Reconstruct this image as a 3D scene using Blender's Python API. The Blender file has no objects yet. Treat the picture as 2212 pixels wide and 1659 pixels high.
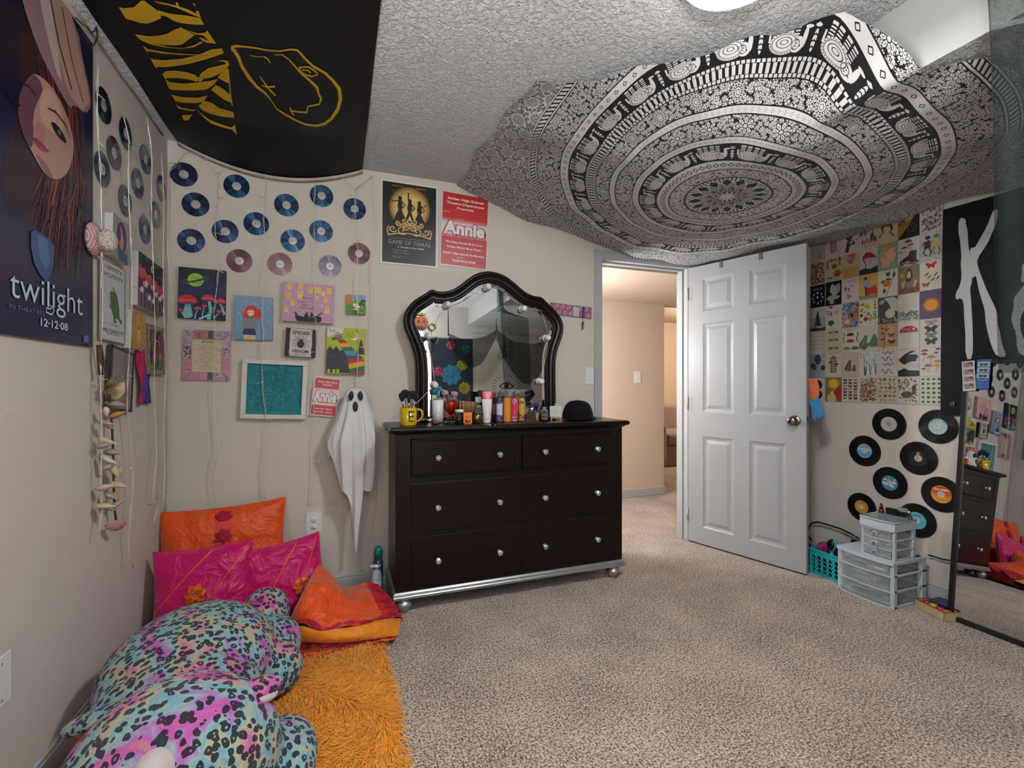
import bpy, math, random
import numpy as np
from mathutils import Vector, Matrix
R = math.radians; PI = math.pi
rnd = random.Random(11)
C = bpy.context.scene.collection
# ---------- camera ----------
F = 1010.0; TH = R(20.3); cT = math.cos(TH); sT = math.sin(TH); CH = 1.175
cam = bpy.data.cameras.new('camera'); co = bpy.data.objects.new('camera', cam); C.objects.link(co)
cam.sensor_width = 36; cam.sensor_fit = 'HORIZONTAL'; cam.lens = 36 * F / 2212; cam.clip_start = .02; cam.clip_end = 60
co.location = (0, 0, CH); co.rotation_euler = (R(90), 0, -TH)
bpy.context.scene.camera = co
# ---------- light & exposure ----------
S = bpy.context.scene
S.view_settings.view_transform = 'Standard'; S.view_settings.look = 'None'; S.view_settings.gamma = 1
S.view_settings.use_curve_mapping = False; S.view_settings.exposure = 1.22
S.cycles.max_bounces = 6; S.cycles.diffuse_bounces = 3; S.cycles.glossy_bounces = 3; S.cycles.transparent_max_bounces = 12; S.cycles.use_adaptive_sampling = True; S.cycles.adaptive_threshold = .07; S.cycles.caustics_reflective = False; S.cycles.caustics_refractive = False
S.cycles.transmission_bounces = 4; S.cycles.sample_clamp_indirect = 4; S.cycles.use_light_tree = False
w = bpy.data.worlds.new('world'); S.world = w; w.use_nodes = True
w.node_tree.nodes['Background'].inputs[0].default_value = (.75, .8, .9, 1); w.node_tree.nodes['Background'].inputs[1].default_value = .3
def lamp(name, kind, loc, power, col, size=.2, rot=(0, 0, 0)):
    l = bpy.data.lights.new(name, kind); l.energy = power; l.color = col
    if kind == 'AREA': l.shape = 'DISK'; l.size = size
    else: l.shadow_soft_size = size
    o = bpy.data.objects.new(name, l); C.objects.link(o); o.location = loc; o.rotation_euler = rot
    return o
LAMPX, LAMPY = 1.05, 1.005
lamp('ceiling_lamp_light', 'AREA', (LAMPX, LAMPY, 2.285), 13, (.93, .97, 1.0), .30)
lamp('uplight', 'AREA', (-.15, -.40, 1.45), 58, (.90, .96, 1.0), .5, (PI, 0, 0))  # added fill without a fixture, brightens the ceiling from behind the camera
lamp('bedside_lamp_light', 'POINT', (.2, -.6, 1.1), 8, (.95, .97, 1.0), .14)  # unseen fill added at the rear, no fixture there
lamp('hall_lamp_light', 'POINT', (1.35, 3.35, 1.45), 42.0, (.90, .95, 1.0), .15)  # unseen fill added out of view to brighten the hall walls
lamp('den_lamp_light', 'POINT', (5.6, 5.4, 1.9), 62, (1, .84, .66), .1)
# ---------- pixel -> point on a plane of the room ----------
XL, XR, YB, YK, ZC = -.815, 3.035, 2.827, -.9, 2.412
SOFX, SOFZ = 1.72, 2.17
def ray(px, py):
    k = (px - 1106) / F
    return Vector((k * cT + sT, cT - k * sT, (829.5 - py) / F))
def oY(px, py, Y): r = ray(px, py); t = Y / r.y; return Vector((r.x * t, Y, CH + r.z * t))
def oX(px, py, X): r = ray(px, py); t = X / r.x; return Vector((X, r.y * t, CH + r.z * t))
def oZ(px, py, Z): r = ray(px, py); t = (Z - CH) / r.z; return Vector((r.x * t, r.y * t, Z))
# ---------- colour ----------
def lin(h, a=1):
    if isinstance(h, str):
        h = h.lstrip('#'); h = [int(h[i:i + 2], 16) / 255 for i in (0, 2, 4)]
    return tuple(x / 12.92 if x <= .04045 else ((x + .055) / 1.055) ** 2.4 for x in h[:3]) + (a,)
# ---------- node expressions ----------
class E:
    def __init__(s, g, k): s.g = g; s.k = k
    def _o(s, op, *a):
        n = s.g.nodes.new('ShaderNodeMath'); n.operation = op
        for i, x in enumerate((s,) + a):
            if isinstance(x, E): s.g.links.new(x.k, n.inputs[i])
            else: n.inputs[i].default_value = x
        return E(s.g, n.outputs[0])
    def __add__(s, o): return s._o('ADD', o)
    __radd__ = __add__
    def __sub__(s, o): return s._o('SUBTRACT', o)
    def __rsub__(s, o): return (s * -1) + o
    def __mul__(s, o): return s._o('MULTIPLY', o)
    __rmul__ = __mul__
    def __truediv__(s, o): return s._o('DIVIDE', o)
    def __lt__(s, o): return s._o('LESS_THAN', o)
    def __gt__(s, o): return s._o('GREATER_THAN', o)
    def mx(s, o): return s._o('MAXIMUM', o)
    def mn(s, o): return s._o('MINIMUM', o)
    def abs(s): return s._o('ABSOLUTE')
    def sin(s): return s._o('SINE')
    def cos(s): return s._o('COSINE')
    def sqrt(s): return s._o('SQRT')
    def fract(s): return s._o('FRACT')
    def floor(s): return s._o('FLOOR')
    def atan2(s, o): return s._o('ARCTAN2', o)
    def inv(s): return 1 - s
def between(v, a, b): return (v > a) * (v < b)
def newmat(name):
    m = bpy.data.materials.new(name); m.use_nodes = True; g = m.node_tree
    return m, g, g.nodes['Principled BSDF']
def tc(g, which='Object'): return g.nodes.new('ShaderNodeTexCoord').outputs[which]
def noise(g, vec, scale, detail=2, rough=.5, out='Fac', dist=0):
    n = g.nodes.new('ShaderNodeTexNoise'); n.inputs['Scale'].default_value = scale; n.inputs['Detail'].default_value = detail
    n.inputs['Roughness'].default_value = rough; n.inputs['Distortion'].default_value = dist
    if vec is not None: g.links.new(vec, n.inputs['Vector'])
    return n.outputs[out]
def voro(g, vec, scale, feat='F1', out='Distance', dim='3D'):
    n = g.nodes.new('ShaderNodeTexVoronoi'); n.voronoi_dimensions = dim; n.feature = feat; n.inputs['Scale'].default_value = scale
    g.links.new(vec, n.inputs['Vector']); return n.outputs[out]
def ramp(g, fac, stops, interp='LINEAR'):
    n = g.nodes.new('ShaderNodeValToRGB'); n.color_ramp.interpolation = interp; e = n.color_ramp.elements
    while len(e) < len(stops): e.new(.5)
    for i, (p, c) in enumerate(stops): e[i].position = p; e[i].color = lin(c)
    g.links.new(fac.k if isinstance(fac, E) else fac, n.inputs[0]); return n.outputs[0]
def mix(g, fac, a, b, mode='MIX'):
    n = g.nodes.new('ShaderNodeMix'); n.data_type = 'RGBA'; n.blend_type = mode
    for x, i in ((fac, 0), (a, 6), (b, 7)):
        if isinstance(x, E): x = x.k
        if isinstance(x, (int, float)): n.inputs[i].default_value = x
        elif isinstance(x, str): n.inputs[i].default_value = lin(x)
        elif isinstance(x, tuple): n.inputs[i].default_value = x
        else: g.links.new(x, n.inputs[i])
    return n.outputs[2]
def bump(g, b, h, strength=.3, dist=.01):
    n = g.nodes.new('ShaderNodeBump'); n.inputs['Strength'].default_value = strength; n.inputs['Distance'].default_value = dist
    g.links.new(h.k if isinstance(h, E) else h, n.inputs['Height']); g.links.new(n.outputs[0], b.inputs['Normal'])
_M = {}
def mat(name, col='#ffffff', rough=.5, metal=0, var=.06, vs=30, bp=0, bs=200, sheen=0, coat=0, trans=0, ior=1.45, emit=0, aniso=0, alpha=1, vc=False, spec=.5):
    """plain procedural material: colour with slight noise variation; vc=True reads the printed colours of the mesh"""
    if name in _M: return _M[name]
    m, g, b = newmat(name); co_ = tc(g)
    if vc:
        a = g.nodes.new('ShaderNodeAttribute'); a.attribute_name = 'Col'; base = a.outputs['Color']
    else: base = None
    f = noise(g, co_, vs, 3)
    sc = E(g, f) * (2 * var) + (1 - var)
    cc = g.nodes.new('ShaderNodeCombineColor')
    for i in range(3): g.links.new(sc.k, cc.inputs[i])
    g.links.new(mix(g, 1.0, base if base is not None else lin(col), cc.outputs[0], 'MULTIPLY'), b.inputs['Base Color'])
    b.inputs['Roughness'].default_value = rough; b.inputs['Metallic'].default_value = metal
    b.inputs['Specular IOR Level'].default_value = spec
    b.inputs['Sheen Weight'].default_value = sheen; b.inputs['Coat Weight'].default_value = coat
    b.inputs['Transmission Weight'].default_value = trans; b.inputs['IOR'].default_value = ior; b.inputs['Alpha'].default_value = alpha
    if aniso: b.inputs['Anisotropic'].default_value = aniso
    if emit: b.inputs['Emission Color'].default_value = lin(col); b.inputs['Emission Strength'].default_value = emit
    if bp: bump(g, b, noise(g, co_, bs, 2), bp, .004)
    _M[name] = m; return m
# ---------- mesh builder ----------
I4 = Matrix.Identity(4)
def T(x, y, z): return Matrix.Translation((x, y, z))
def RX(a): return Matrix.Rotation(R(a), 4, 'X')
def RY(a): return Matrix.Rotation(R(a), 4, 'Y')
def RZ(a): return Matrix.Rotation(R(a), 4, 'Z')
_tx = {}
def text2d(txt, bold=0., shear=0., align='CENTER'):
    key = (txt, bold, shear, align)
    if key in _tx: return _tx[key]
    cu = bpy.data.curves.new('t', 'FONT'); cu.body = txt; cu.size = 1; cu.offset = bold; cu.shear = shear; cu.align_x = align
    cu.resolution_u = 3; ob = bpy.data.objects.new('t', cu); C.objects.link(ob)
    dg = bpy.context.evaluated_depsgraph_get(); me = bpy.data.meshes.new_from_object(ob.evaluated_get(dg))
    v = [(p.co.x, p.co.y) for p in me.vertices]; f = [tuple(p.vertices) for p in me.polygons]
    bpy.data.objects.remove(ob); bpy.data.curves.remove(cu); bpy.data.meshes.remove(me)
    _tx[key] = (v, f); return v, f
class MB:
    def __init__(s): s.v = []; s.f = []; s.m = []; s.c = []; s.s = []; s.uv = None
    def add(s, vs, fs, m=0, col=None, sm=False, M=None):
        o = len(s.v)
        s.v += [tuple(M @ Vector(p)) for p in vs] if M is not None else [tuple(p) for p in vs]
        for f in fs: s.f.append(tuple(i + o for i in f)); s.m.append(m); s.c.append(col); s.s.append(sm)
        return s
    def box(s, cx, cy, cz, sx, sy, sz, m=0, col=None, M=None):
        x, y, z = sx / 2, sy / 2, sz / 2
        vs = [(cx + a * x, cy + b * y, cz + d * z) for d in (-1, 1) for b in (-1, 1) for a in (-1, 1)]
        return s.add(vs, [(0, 2, 3, 1), (4, 5, 7, 6), (0, 1, 5, 4), (2, 6, 7, 3), (0, 4, 6, 2), (1, 3, 7, 5)], m, col, False, M)
    def bb(s, x0, x1, y0, y1, z0, z1, **k): return s.box((x0 + x1) / 2, (y0 + y1) / 2, (z0 + z1) / 2, abs(x1 - x0), abs(y1 - y0), abs(z1 - z0), **k)
    def lathe(s, prof, n=24, m=0, col=None, M=None, sm=True, sx=1, sy=1, star=0, sn=6):
        vs = []; fs = []
        for r, z in prof:
            for i in range(n):
                a = 2 * PI * i / n; q = r * (1 + star * math.cos(sn * a)); vs.append((q * math.cos(a) * sx, q * math.sin(a) * sy, z))
        for j in range(len(prof) - 1):
            for i in range(n): i2 = (i + 1) % n; fs.append((j * n + i, j * n + i2, (j + 1) * n + i2, (j + 1) * n + i))
        fs.append(tuple(range(n))[::-1]); fs.append(tuple((len(prof) - 1) * n + i for i in range(n)))
        return s.add(vs, fs, m, col, sm, M)
    def cyl(s, p0, p1, r, r2=None, n=12, m=0, col=None, sm=True):
        p0 = Vector(p0); p1 = Vector(p1); d = p1 - p0; q = d.to_track_quat('Z', 'Y').to_matrix().to_4x4(); q.translation = p0
        return s.lathe([(r, 0), (r if r2 is None else r2, d.length)], n, m, col, q, sm)
    def tube(s, pts, r, n=6, m=0, col=None, closed=False):
        pts = [Vector(p) for p in pts]; N = len(pts); vs = []; fs = []; prev = None
        for i, p in enumerate(pts):
            a = pts[(i - 1) % N] if (closed or i) else p; b = pts[(i + 1) % N] if (closed or i < N - 1) else p
            t = (b - a); t = t.normalized() if t.length > 1e-9 else Vector((0, 0, 1))
            if prev is None: u = t.orthogonal().normalized()
            else:
                u = prev - t * prev.dot(t); u = u.normalized() if u.length > 1e-6 else t.orthogonal().normalized()
            prev = u; w_ = t.cross(u); rr = r[i] if isinstance(r, (list, tuple)) else r
            for k in range(n): an = 2 * PI * k / n; vs.append(p + u * (math.cos(an) * rr) + w_ * (math.sin(an) * rr))
        for i in range(N if closed else N - 1):
            j = (i + 1) % N
            for k in range(n): k2 = (k + 1) % n; fs.append((i * n + k, i * n + k2, j * n + k2, j * n + k))
        if not closed: fs.append(tuple(range(n))[::-1]); fs.append(tuple((N - 1) * n + k for k in range(n)))
        return s.add(vs, fs, m, col, True)
    def ball(s, c, r, n=16, k=10, m=0, col=None, sx=1, sy=1, sz=1, M=None):
        pr = [(max(1e-4, math.sin(PI * j / k)) * r, -math.cos(PI * j / k) * r * sz) for j in range(k + 1)]
        MM = T(*c) if M is None else M @ T(*c)
        return s.lathe(pr, n, m, col, MM, True, sx, sy)
    def grid(s, fn, nu, nv, m=0, col=None, sm=True, wrapu=False, keep=None):
        vs = [fn(i / nu, j / nv) for j in range(nv + 1) for i in range(nu + (0 if wrapu else 1))]; W = nu + (0 if wrapu else 1)
        fs = []
        for j in range(nv):
            for i in range(nu):
                if keep and not keep((i + .5) / nu, (j + .5) / nv): continue
                i2 = (i + 1) % W; fs.append((j * W + i, j * W + i2, (j + 1) * W + i2, (j + 1) * W + i))
        return s.add(vs, fs, m, col, sm)
    def build(s, name, mats, parent=None, M=None, bevel=0, label=None, cat=None, group=None, kind=None, solid=0, sub=0, bseg=2):
        me = bpy.data.meshes.new(name); me.from_pydata(s.v, [], s.f)
        if not isinstance(mats, (list, tuple)): mats = [mats]
        for q in mats: me.materials.append(q)
        n = len(s.f)
        me.polygons.foreach_set('material_index', s.m); me.polygons.foreach_set('use_smooth', s.s)
        if any(q is not None for q in s.c):
            at = me.color_attributes.new('Col', 'FLOAT_COLOR', 'CORNER'); arr = []; ca = {}
            for f, q in zip(s.f, s.c):
                if q not in ca: ca[q] = lin(q) if q else (1, 1, 1, 1)
                arr += list(ca[q]) * len(f)
            at.data.foreach_set('color', arr)
        if s.uv is not None:
            u = me.uv_layers.new(name='UVMap'); li = np.empty(len(me.loops), dtype=np.int32); me.loops.foreach_get('vertex_index', li)
            u.data.foreach_set('uv', np.asarray(s.uv, dtype=np.float32)[li].ravel())
        me.update(); o = bpy.data.objects.new(name, me); C.objects.link(o)
        if parent: o.parent = parent
        if M is not None: o.matrix_local = M
        if bevel:
            b = o.modifiers.new('b', 'BEVEL'); b.width = bevel; b.segments = bseg; b.limit_method = 'ANGLE'; b.angle_limit = R(40)
        if solid: b = o.modifiers.new('s', 'SOLIDIFY'); b.thickness = solid; b.offset = 0
        if sub: b = o.modifiers.new('u', 'SUBSURF'); b.levels = sub; b.render_levels = sub
        if label: o['label'] = label
        if cat: o['category'] = cat
        if group: o['group'] = group
        if kind: o['kind'] = kind
        return o
def thing(name, label, cat, M=None, group=None):
    o = bpy.data.objects.new(name, None); C.objects.link(o); o.empty_display_size = .05
    if M is not None: o.matrix_world = M
    o['label'] = label; o['category'] = cat
    if group: o['group'] = group
    return o
def dup(o, M=None, label=None, group=None):
    c = o.copy(); C.objects.link(c)
    if M is not None: c.matrix_world = M
    if label: c['label'] = label
    if group: c['group'] = group
    for ch in list(o.children):
        q = ch.copy(); C.objects.link(q); q.parent = c
        for g_ in ch.children: d = g_.copy(); C.objects.link(d); d.parent = q
    return c
def struct(name, mb, m, **k): return mb.build(name, m, kind='structure', **k)
# ---------- flat printed / painted artwork (x right, y up, z out of the wall) ----------
class Art(MB):
    def __init__(s, w_, h, z=0., dz=4e-5, bg=None, cx=0, cy=0):
        super().__init__(); s.W = w_; s.H = h; s.z = z; s.dz = dz; s.x0 = cx - w_ / 2; s.y0 = cy - h / 2
        if bg: s.r(0, 0, 1, 1, bg)
    def q(s, x, y): return (s.x0 + min(1, max(0, x)) * s.W, s.y0 + min(1, max(0, y)) * s.H)
    def up(s, n=1): s.z += s.dz * n; return s
    def p(s, pts, col, up=True):
        if up: s.up()
        else: s.z += 6e-6
        s.add([s.q(*a) + (s.z,) for a in pts], [tuple(range(len(pts)))], 0, col); return s
    def r(s, x0, y0, x1, y1, col, up=True): return s.p([(x0, y0), (x1, y0), (x1, y1), (x0, y1)], col, up)
    def e(s, x, y, rx, ry, col, rot=0, n=20, a0=0, a1=360, up=True, lobes=0, la=.2):
        c_, s_ = math.cos(R(rot)), math.sin(R(rot)); A = s.W / s.H; P = []
        N = n if a1 - a0 >= 360 else n + 1
        for i in range(N):
            a = R(a0 + (a1 - a0) * i / n); k = 1 + la * math.cos(lobes * a) if lobes else 1
            u, v = rx * k * math.cos(a), ry * k * math.sin(a); P.append((x + u * c_ - v * s_, y + (u * s_ + v * c_) * A))
        return s.p(P, col, up)                     # rx, ry in units of the width
    def ring(s, x, y, r0, r1, col, n=28, a0=0, a1=360, up=True):
        A = s.W / s.H
        if up: s.up()
        P = []
        for i in range(n + 1):
            a = R(a0 + (a1 - a0) * i / n)
            for r_ in (r0, r1): P.append(s.q(x + r_ * math.cos(a), y + r_ * math.sin(a) * A) + (s.z,))
        s.add(P, [(2 * i, 2 * i + 1, 2 * i + 3, 2 * i + 2) for i in range(n)], 0, col); return s
    def l(s, pts, w_, col, up=True):               # polyline, width in units of the width; w_ may be a list
        if up: s.up()
        else: s.z += 6e-6
        Q = [Vector(s.q(*a)) for a in pts]; P = []
        for i, a in enumerate(Q):
            d = (Q[min(i + 1, len(Q) - 1)] - Q[max(i - 1, 0)]); d = d.normalized() if d.length else Vector((1, 0)); nn = Vector((-d.y, d.x))
            ww = (w_[i] if isinstance(w_, (list, tuple)) else w_) * s.W / 2
            P += [tuple(a + nn * ww) + (s.z,), tuple(a - nn * ww) + (s.z,)]
        s.add(P, [(2 * i, 2 * i + 1, 2 * i + 3, 2 * i + 2) for i in range(len(Q) - 1)], 0, col); return s
    def t(s, txt, x, y, h, col, fit=None, bold=0, shear=0, align='CENTER', rot=0, up=True):
        """text with cap height h (of the height); fit = width (of the width)"""
        if up: s.up()
        v, f = text2d(txt, bold, shear, align)
        if not v: return s
        xs = [a[0] for a in v]; wd = max(xs) - min(xs); k = h * s.H / .73; kx = k if fit is None else fit * s.W / wd
        X, Y = s.q(x, y); c_, s_ = math.cos(R(rot)), math.sin(R(rot))
        s.add([(X + (a * kx) * c_ - (b * k) * s_, Y + (a * kx) * s_ + (b * k) * c_, s.z) for a, b in v], f, 0, col); return s
    def leaf(s, x, y, L, wd, ang, col, up=True):
        n = 6; A = s.W / s.H; c_, s_ = math.cos(R(ang)), math.sin(R(ang)); P = []
        for sg in (1, -1):
            rg = range(n + 1) if sg > 0 else range(n - 1, 0, -1)
            for i in rg:
                t_ = i / n; u = L * t_; v = sg * wd * math.sin(PI * t_) * .5; P.append((x + u * c_ - v * s_, y + (u * s_ + v * c_) * A))
        return s.p(P, col, up)
    def fern(s, x, y, L, ang, col, n=9, wd=.5):
        A = s.W / s.H; c_, s_ = math.cos(R(ang)), math.sin(R(ang)); s.l([(x, y), (x + L * c_, y + L * s_ * A)], .012, col)
        for i in range(n):
            t_ = (i + 1) / (n + 1)
            for sg in (1, -1): s.leaf(x + L * t_ * c_, y + L * t_ * s_ * A, L * wd * (1 - t_ * .8), L * .09, ang + sg * 55, col, False)
        return s
    def bfly(s, x, y, k, col, body='#2a2320', rot=0):
        for sg in (1, -1):
            s.e(x + sg * k * .5, y + k * .22 * s.W / s.H, k * .5, k * .3, col, rot=sg * 28 + rot, n=12, up=(sg > 0))
            s.e(x + sg * k * .35, y - k * .28 * s.W / s.H, k * .32, k * .25, col, rot=-sg * 35 + rot, n=12, up=False)
        return s.e(x, y, k * .07, k * .42, body, n=8)
    def shroom(s, x, y, k, cap='#a3322a', stem='#d9cdb0', dots=None, lean=0):
        A = s.W / s.H
        s.p([(x - k * .1 + lean * k, y - k * .05 * A), (x + k * .1 + lean * k, y - k * .05 * A), (x + k * .16, y - k * 1.0 * A), (x - k * .16, y - k * 1.0 * A)], stem)
        s.e(x + lean * k, y - .05 * k * A, k * .55, k * .45, cap, a0=0, a1=180, n=14)
        if dots:
            for i in range(6): s.e(x + lean * k + k * (-.36 + .144 * i), y + k * (.1 + .12 * (i % 2)) * A, k * .055, k * .045, dots, n=7, up=(i == 0))
        return s
    def specks(s, n, x0, y0, x1, y1, cols, k=.03, seed=1, thin=.4):
        q = random.Random(seed); s.up()
        for i in range(n): s.e(q.uniform(x0, x1), q.uniform(y0, y1), k * q.uniform(.5, 1.2), k * thin * q.uniform(.6, 1.2), q.choice(cols), rot=q.uniform(0, 180), n=6, up=False)
        return s
# ---------- wall frames ----------
AX = {'B': ((1, 0, 0), (0, -1, 0)), 'L': ((0, 1, 0), (1, 0, 0)), 'R': ((0, -1, 0), (-1, 0, 0)), 'K': ((-1, 0, 0), (0, 1, 0))}
def wM(wall, u, v, off=0., roll=0):
    ux, nz = map(Vector, AX[wall]); base = {'B': Vector((0, YB, 0)), 'L': Vector((XL, 0, 0)), 'R': Vector((XR, 0, 0)), 'K': Vector((0, YK, 0))}[wall]
    pos = base + ux * u + Vector((0, 0, v)) + nz * off
    M = Matrix((ux, (0, 0, 1), nz)).transposed().to_4x4(); M.translation = pos
    return M @ RZ(roll)
def wuv(wall, px, py, off=0.):
    if wall == 'B': p = oY(px, py, YB - off); return p.x, p.z
    if wall == 'L': p = oX(px, py, XL + off); return p.y, p.z
    if wall == 'R': p = oX(px, py, XR - off); return -p.y, p.z
def quad(wall, pts, off=0.):
    """four image corners TL TR BR BL -> frame matrix, width, height"""
    P = [Vector(wuv(wall, x, y, off)) for x, y in pts]; ctr = sum(P, Vector((0, 0))) / 4
    a = ((P[1] - P[0]) + (P[2] - P[3])) / 2; b = ((P[0] - P[3]) + (P[1] - P[2])) / 2
    roll = math.degrees(math.atan2(a.y, a.x))
    return wM(wall, ctr.x, ctr.y, off, roll), a.length, b.length
def cr(x0, y0, k, pts): return [(x0 + x / k, y0 + y / k) for x, y in pts]
# ================= the room =================
def wallmat():
    m, g, b = newmat('wall_paint'); v = tc(g)
    g.links.new(mix(g, noise(g, v, 1.3, 2), '#bfb8ae', '#b9b1a6'), b.inputs['Base Color']); b.inputs['Roughness'].default_value = .75
    bump(g, b, noise(g, v, 170, 3), .12, .003); return m
def ceilmat():
    m, g, b = newmat('ceiling_knockdown'); v = tc(g)
    g.links.new(mix(g, noise(g, v, 2), '#c3c2c2', '#bab9b9'), b.inputs['Base Color']); b.inputs['Roughness'].default_value = .85
    a = E(g, noise(g, v, 60, 4, .6, dist=.6)); e = (a - .44)._o('MULTIPLY', 7)._o('MAXIMUM', 0)._o('MINIMUM', 1)
    bump(g, b, e + E(g, noise(g, v, 150, 2)) * .4, .8, .008); return m
def carpetmat(name='carpet', c1='#33261f', c2='#948172', c3='#cdbaab'):
    m, g, b = newmat(name); v = tc(g)
    n1 = E(g, noise(g, v, 135, 3, .7)); n2 = E(g, noise(g, v, 60, 2)); n3 = E(g, noise(g, v, 3.5, 3, .6))
    f = ((n1 - .5) * 3.2 + .55 + (n2 - .5) * .5 + (n3 - .5) * .45)
    g.links.new(ramp(g, f, [(.22, c1), (.52, c2), (.85, c3)]), b.inputs['Base Color'])
    b.inputs['Roughness'].default_value = .95; b.inputs['Specular IOR Level'].default_value = .1; b.inputs['Sheen Weight'].default_value = .25
    bump(g, b, f, .55, .008); return m
WALL = wallmat(); CEIL = ceilmat(); CARPET = carpetmat()
CREAM = mat('hall_paint', '#bfab98', .75, var=.03, vs=2, bp=.1, bs=170)
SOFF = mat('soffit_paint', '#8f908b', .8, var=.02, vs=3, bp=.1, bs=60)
TRIM = mat('trim_paint', '#a2a3a4', .35, var=.02)
DOORP = mat('door_paint', '#999a9b', .38, var=.02, bp=.05, bs=120)
PLATE = mat('plate_plastic', '#d2d2d0', .35, var=.01)
HALLY = 4.12
dx0 = oY(1301, 700, YB).x; dx1 = oY(1485, 700, YB).x; DH = 2.04; BT = .115
struct('floor', MB().bb(XL - .1, 7.2, YK - .1, 8.2, -.1, 0), CARPET)
struct('ceiling', MB().bb(XL - .1, XR + .1, YK - .1, YB + BT, ZC, ZC + .1), CEIL)
struct('wall_left', MB().bb(XL - .1, XL, YK - .1, YB + BT, 0, ZC), WALL)
struct('wall_right', MB().bb(XR, XR + .1, YK - .1, YB, 0, ZC), WALL)
struct('wall_rear', MB().bb(XL, XR, YK - .1, YK, 0, ZC), WALL)
bw = MB().bb(XL, dx0 - .018, YB, YB + BT, 0, ZC); bw.bb(dx0 - .018, dx1 + .018, YB, YB + BT, DH + .02, ZC); bw.bb(dx1 + .018, XR + .1, YB, YB + BT, 0, ZC)
struct('wall_back', bw, WALL)
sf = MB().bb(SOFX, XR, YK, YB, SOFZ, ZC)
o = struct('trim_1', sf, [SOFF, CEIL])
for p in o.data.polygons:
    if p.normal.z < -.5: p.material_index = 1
# baseboards
def bboard(name, x0, x1, y0, y1):
    m = MB(); tx, ty = (0, 0)
    m.bb(x0, x1, y0, y1, 0, .075)
    if abs(x1 - x0) < abs(y1 - y0): m.bb(min(x0, x1) if x0 < 0 else x0 + .005, max(x0, x1) - (.005 if x0 < 0 else 0), y0, y1, .075, .088)
    else: m.bb(x0, x1, min(y0, y1) + .005, y1, .075, .088)
    return struct(name, m, TRIM, bevel=.003)
bboard('baseboard_left', XL, XL + .013, YK, YB - .013)
bboard('baseboard_back', XL + .013, dx0 - .075, YB - .013, YB)
bboard('baseboard_right', XR - .013, XR, YK, YB - .013)
# door frame: jambs, stops and casing
m = MB()
for a, b_ in ((dx0 - .018, dx0), (dx1, dx1 + .018)): m.bb(a, b_, YB - .002, YB + BT + .002, 0, DH + .018)
m.bb(dx0 - .018, dx1 + .018, YB - .002, YB + BT + .002, DH, DH + .018)
m.bb(dx0, dx0 + .012, YB + .045, YB + .085, 0, DH - .012); m.bb(dx1 - .012, dx1, YB + .045, YB + .085, 0, DH - .012); m.bb(dx0, dx1, YB + .045, YB + .085, DH - .012, DH)
cw = .058
for yy, sg in ((YB, -1), (YB + BT, 1)):
    for a, t_ in ((.0, .012), (.016, .017), (.036, .013)):
        w2 = cw if a == 0 else cw - .006 if a == .016 else cw
        y2 = yy + sg * t_
        lo, hi = (a, min(a + .022, cw))
        m.bb(dx0 - .006 - hi, dx0 - .006 - lo, yy, y2, 0, DH + .006 + hi)
        m.bb(dx1 + .006 + lo, dx1 + .006 + hi, yy, y2, 0, DH + .006 + hi)
        m.bb(dx0 - .006 - lo, dx1 + .006 + lo, yy, y2, DH + .006 + lo, DH + .006 + hi)
struct('trim_2', m, TRIM, bevel=.0015)
# ---- open six panel door ----
hp = Vector((dx1 - .002, YB - .012, .012)); fp = oZ(1741.5, 1240.5, .012); dv = (fp - hp); DWd = dv.length; dv.normalize()
dn = Vector((0, 0, 1)).cross(dv); dn = dn if dn.x > 0 else -dn      # towards the right wall
face = -dn                                                           # visible face looks to -X
Md = Matrix((dv, (0, 0, 1), dv.cross(Vector((0, 0, 1))))).transposed().to_4x4(); Md.translation = hp
zs = 1 if dv.cross(Vector((0, 0, 1))).dot(face) > 0 else -1
th = .035; DHt = 2.025
door = thing('door_1', 'white six panel interior door standing open', 'door', Md); door['kind'] = 'structure'
st = .115; mu = .105; pw = (DWd - 2 * st - mu) / 2
cols = [(st, st + pw), (st + pw + mu, DWd - st)]; rows = [(.048, .165), (.209, .526), (.613, .941)]
rows = [(DHt * (1 - b_), DHt * (1 - a)) for a, b_ in rows]
xs = [0, cols[0][0], cols[0][1], cols[1][0], cols[1][1], DWd]; ysv = sorted({0, DHt} | {v for r_ in rows for v in r_})
slab = MB()
for zf, sg in ((0, zs), (-zs * th, -zs)):
    for i in range(5):
        for j in range(len(ysv) - 1):
            pc = i in (1, 3) and any(abs(r_[0] - ysv[j]) < 1e-6 for r_ in rows)
            if not pc:
                q = [(xs[i], ysv[j], zf), (xs[i + 1], ysv[j], zf), (xs[i + 1], ysv[j + 1], zf), (xs[i], ysv[j + 1], zf)]
                slab.add(q, [(0, 1, 2, 3) if sg > 0 else (3, 2, 1, 0)])
hi = zs > 0
for a, b_ in (((0, 0), (DWd, 0)), ((DWd, 0), (DWd, DHt)), ((DWd, DHt), (0, DHt)), ((0, DHt), (0, 0))):
    slab.add([(a[0], a[1], 0), (b_[0], b_[1], 0), (b_[0], b_[1], -zs * th), (a[0], a[1], -zs * th)], [(0, 1, 2, 3)])
slab.build('door_slab', DOORP, door)
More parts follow.
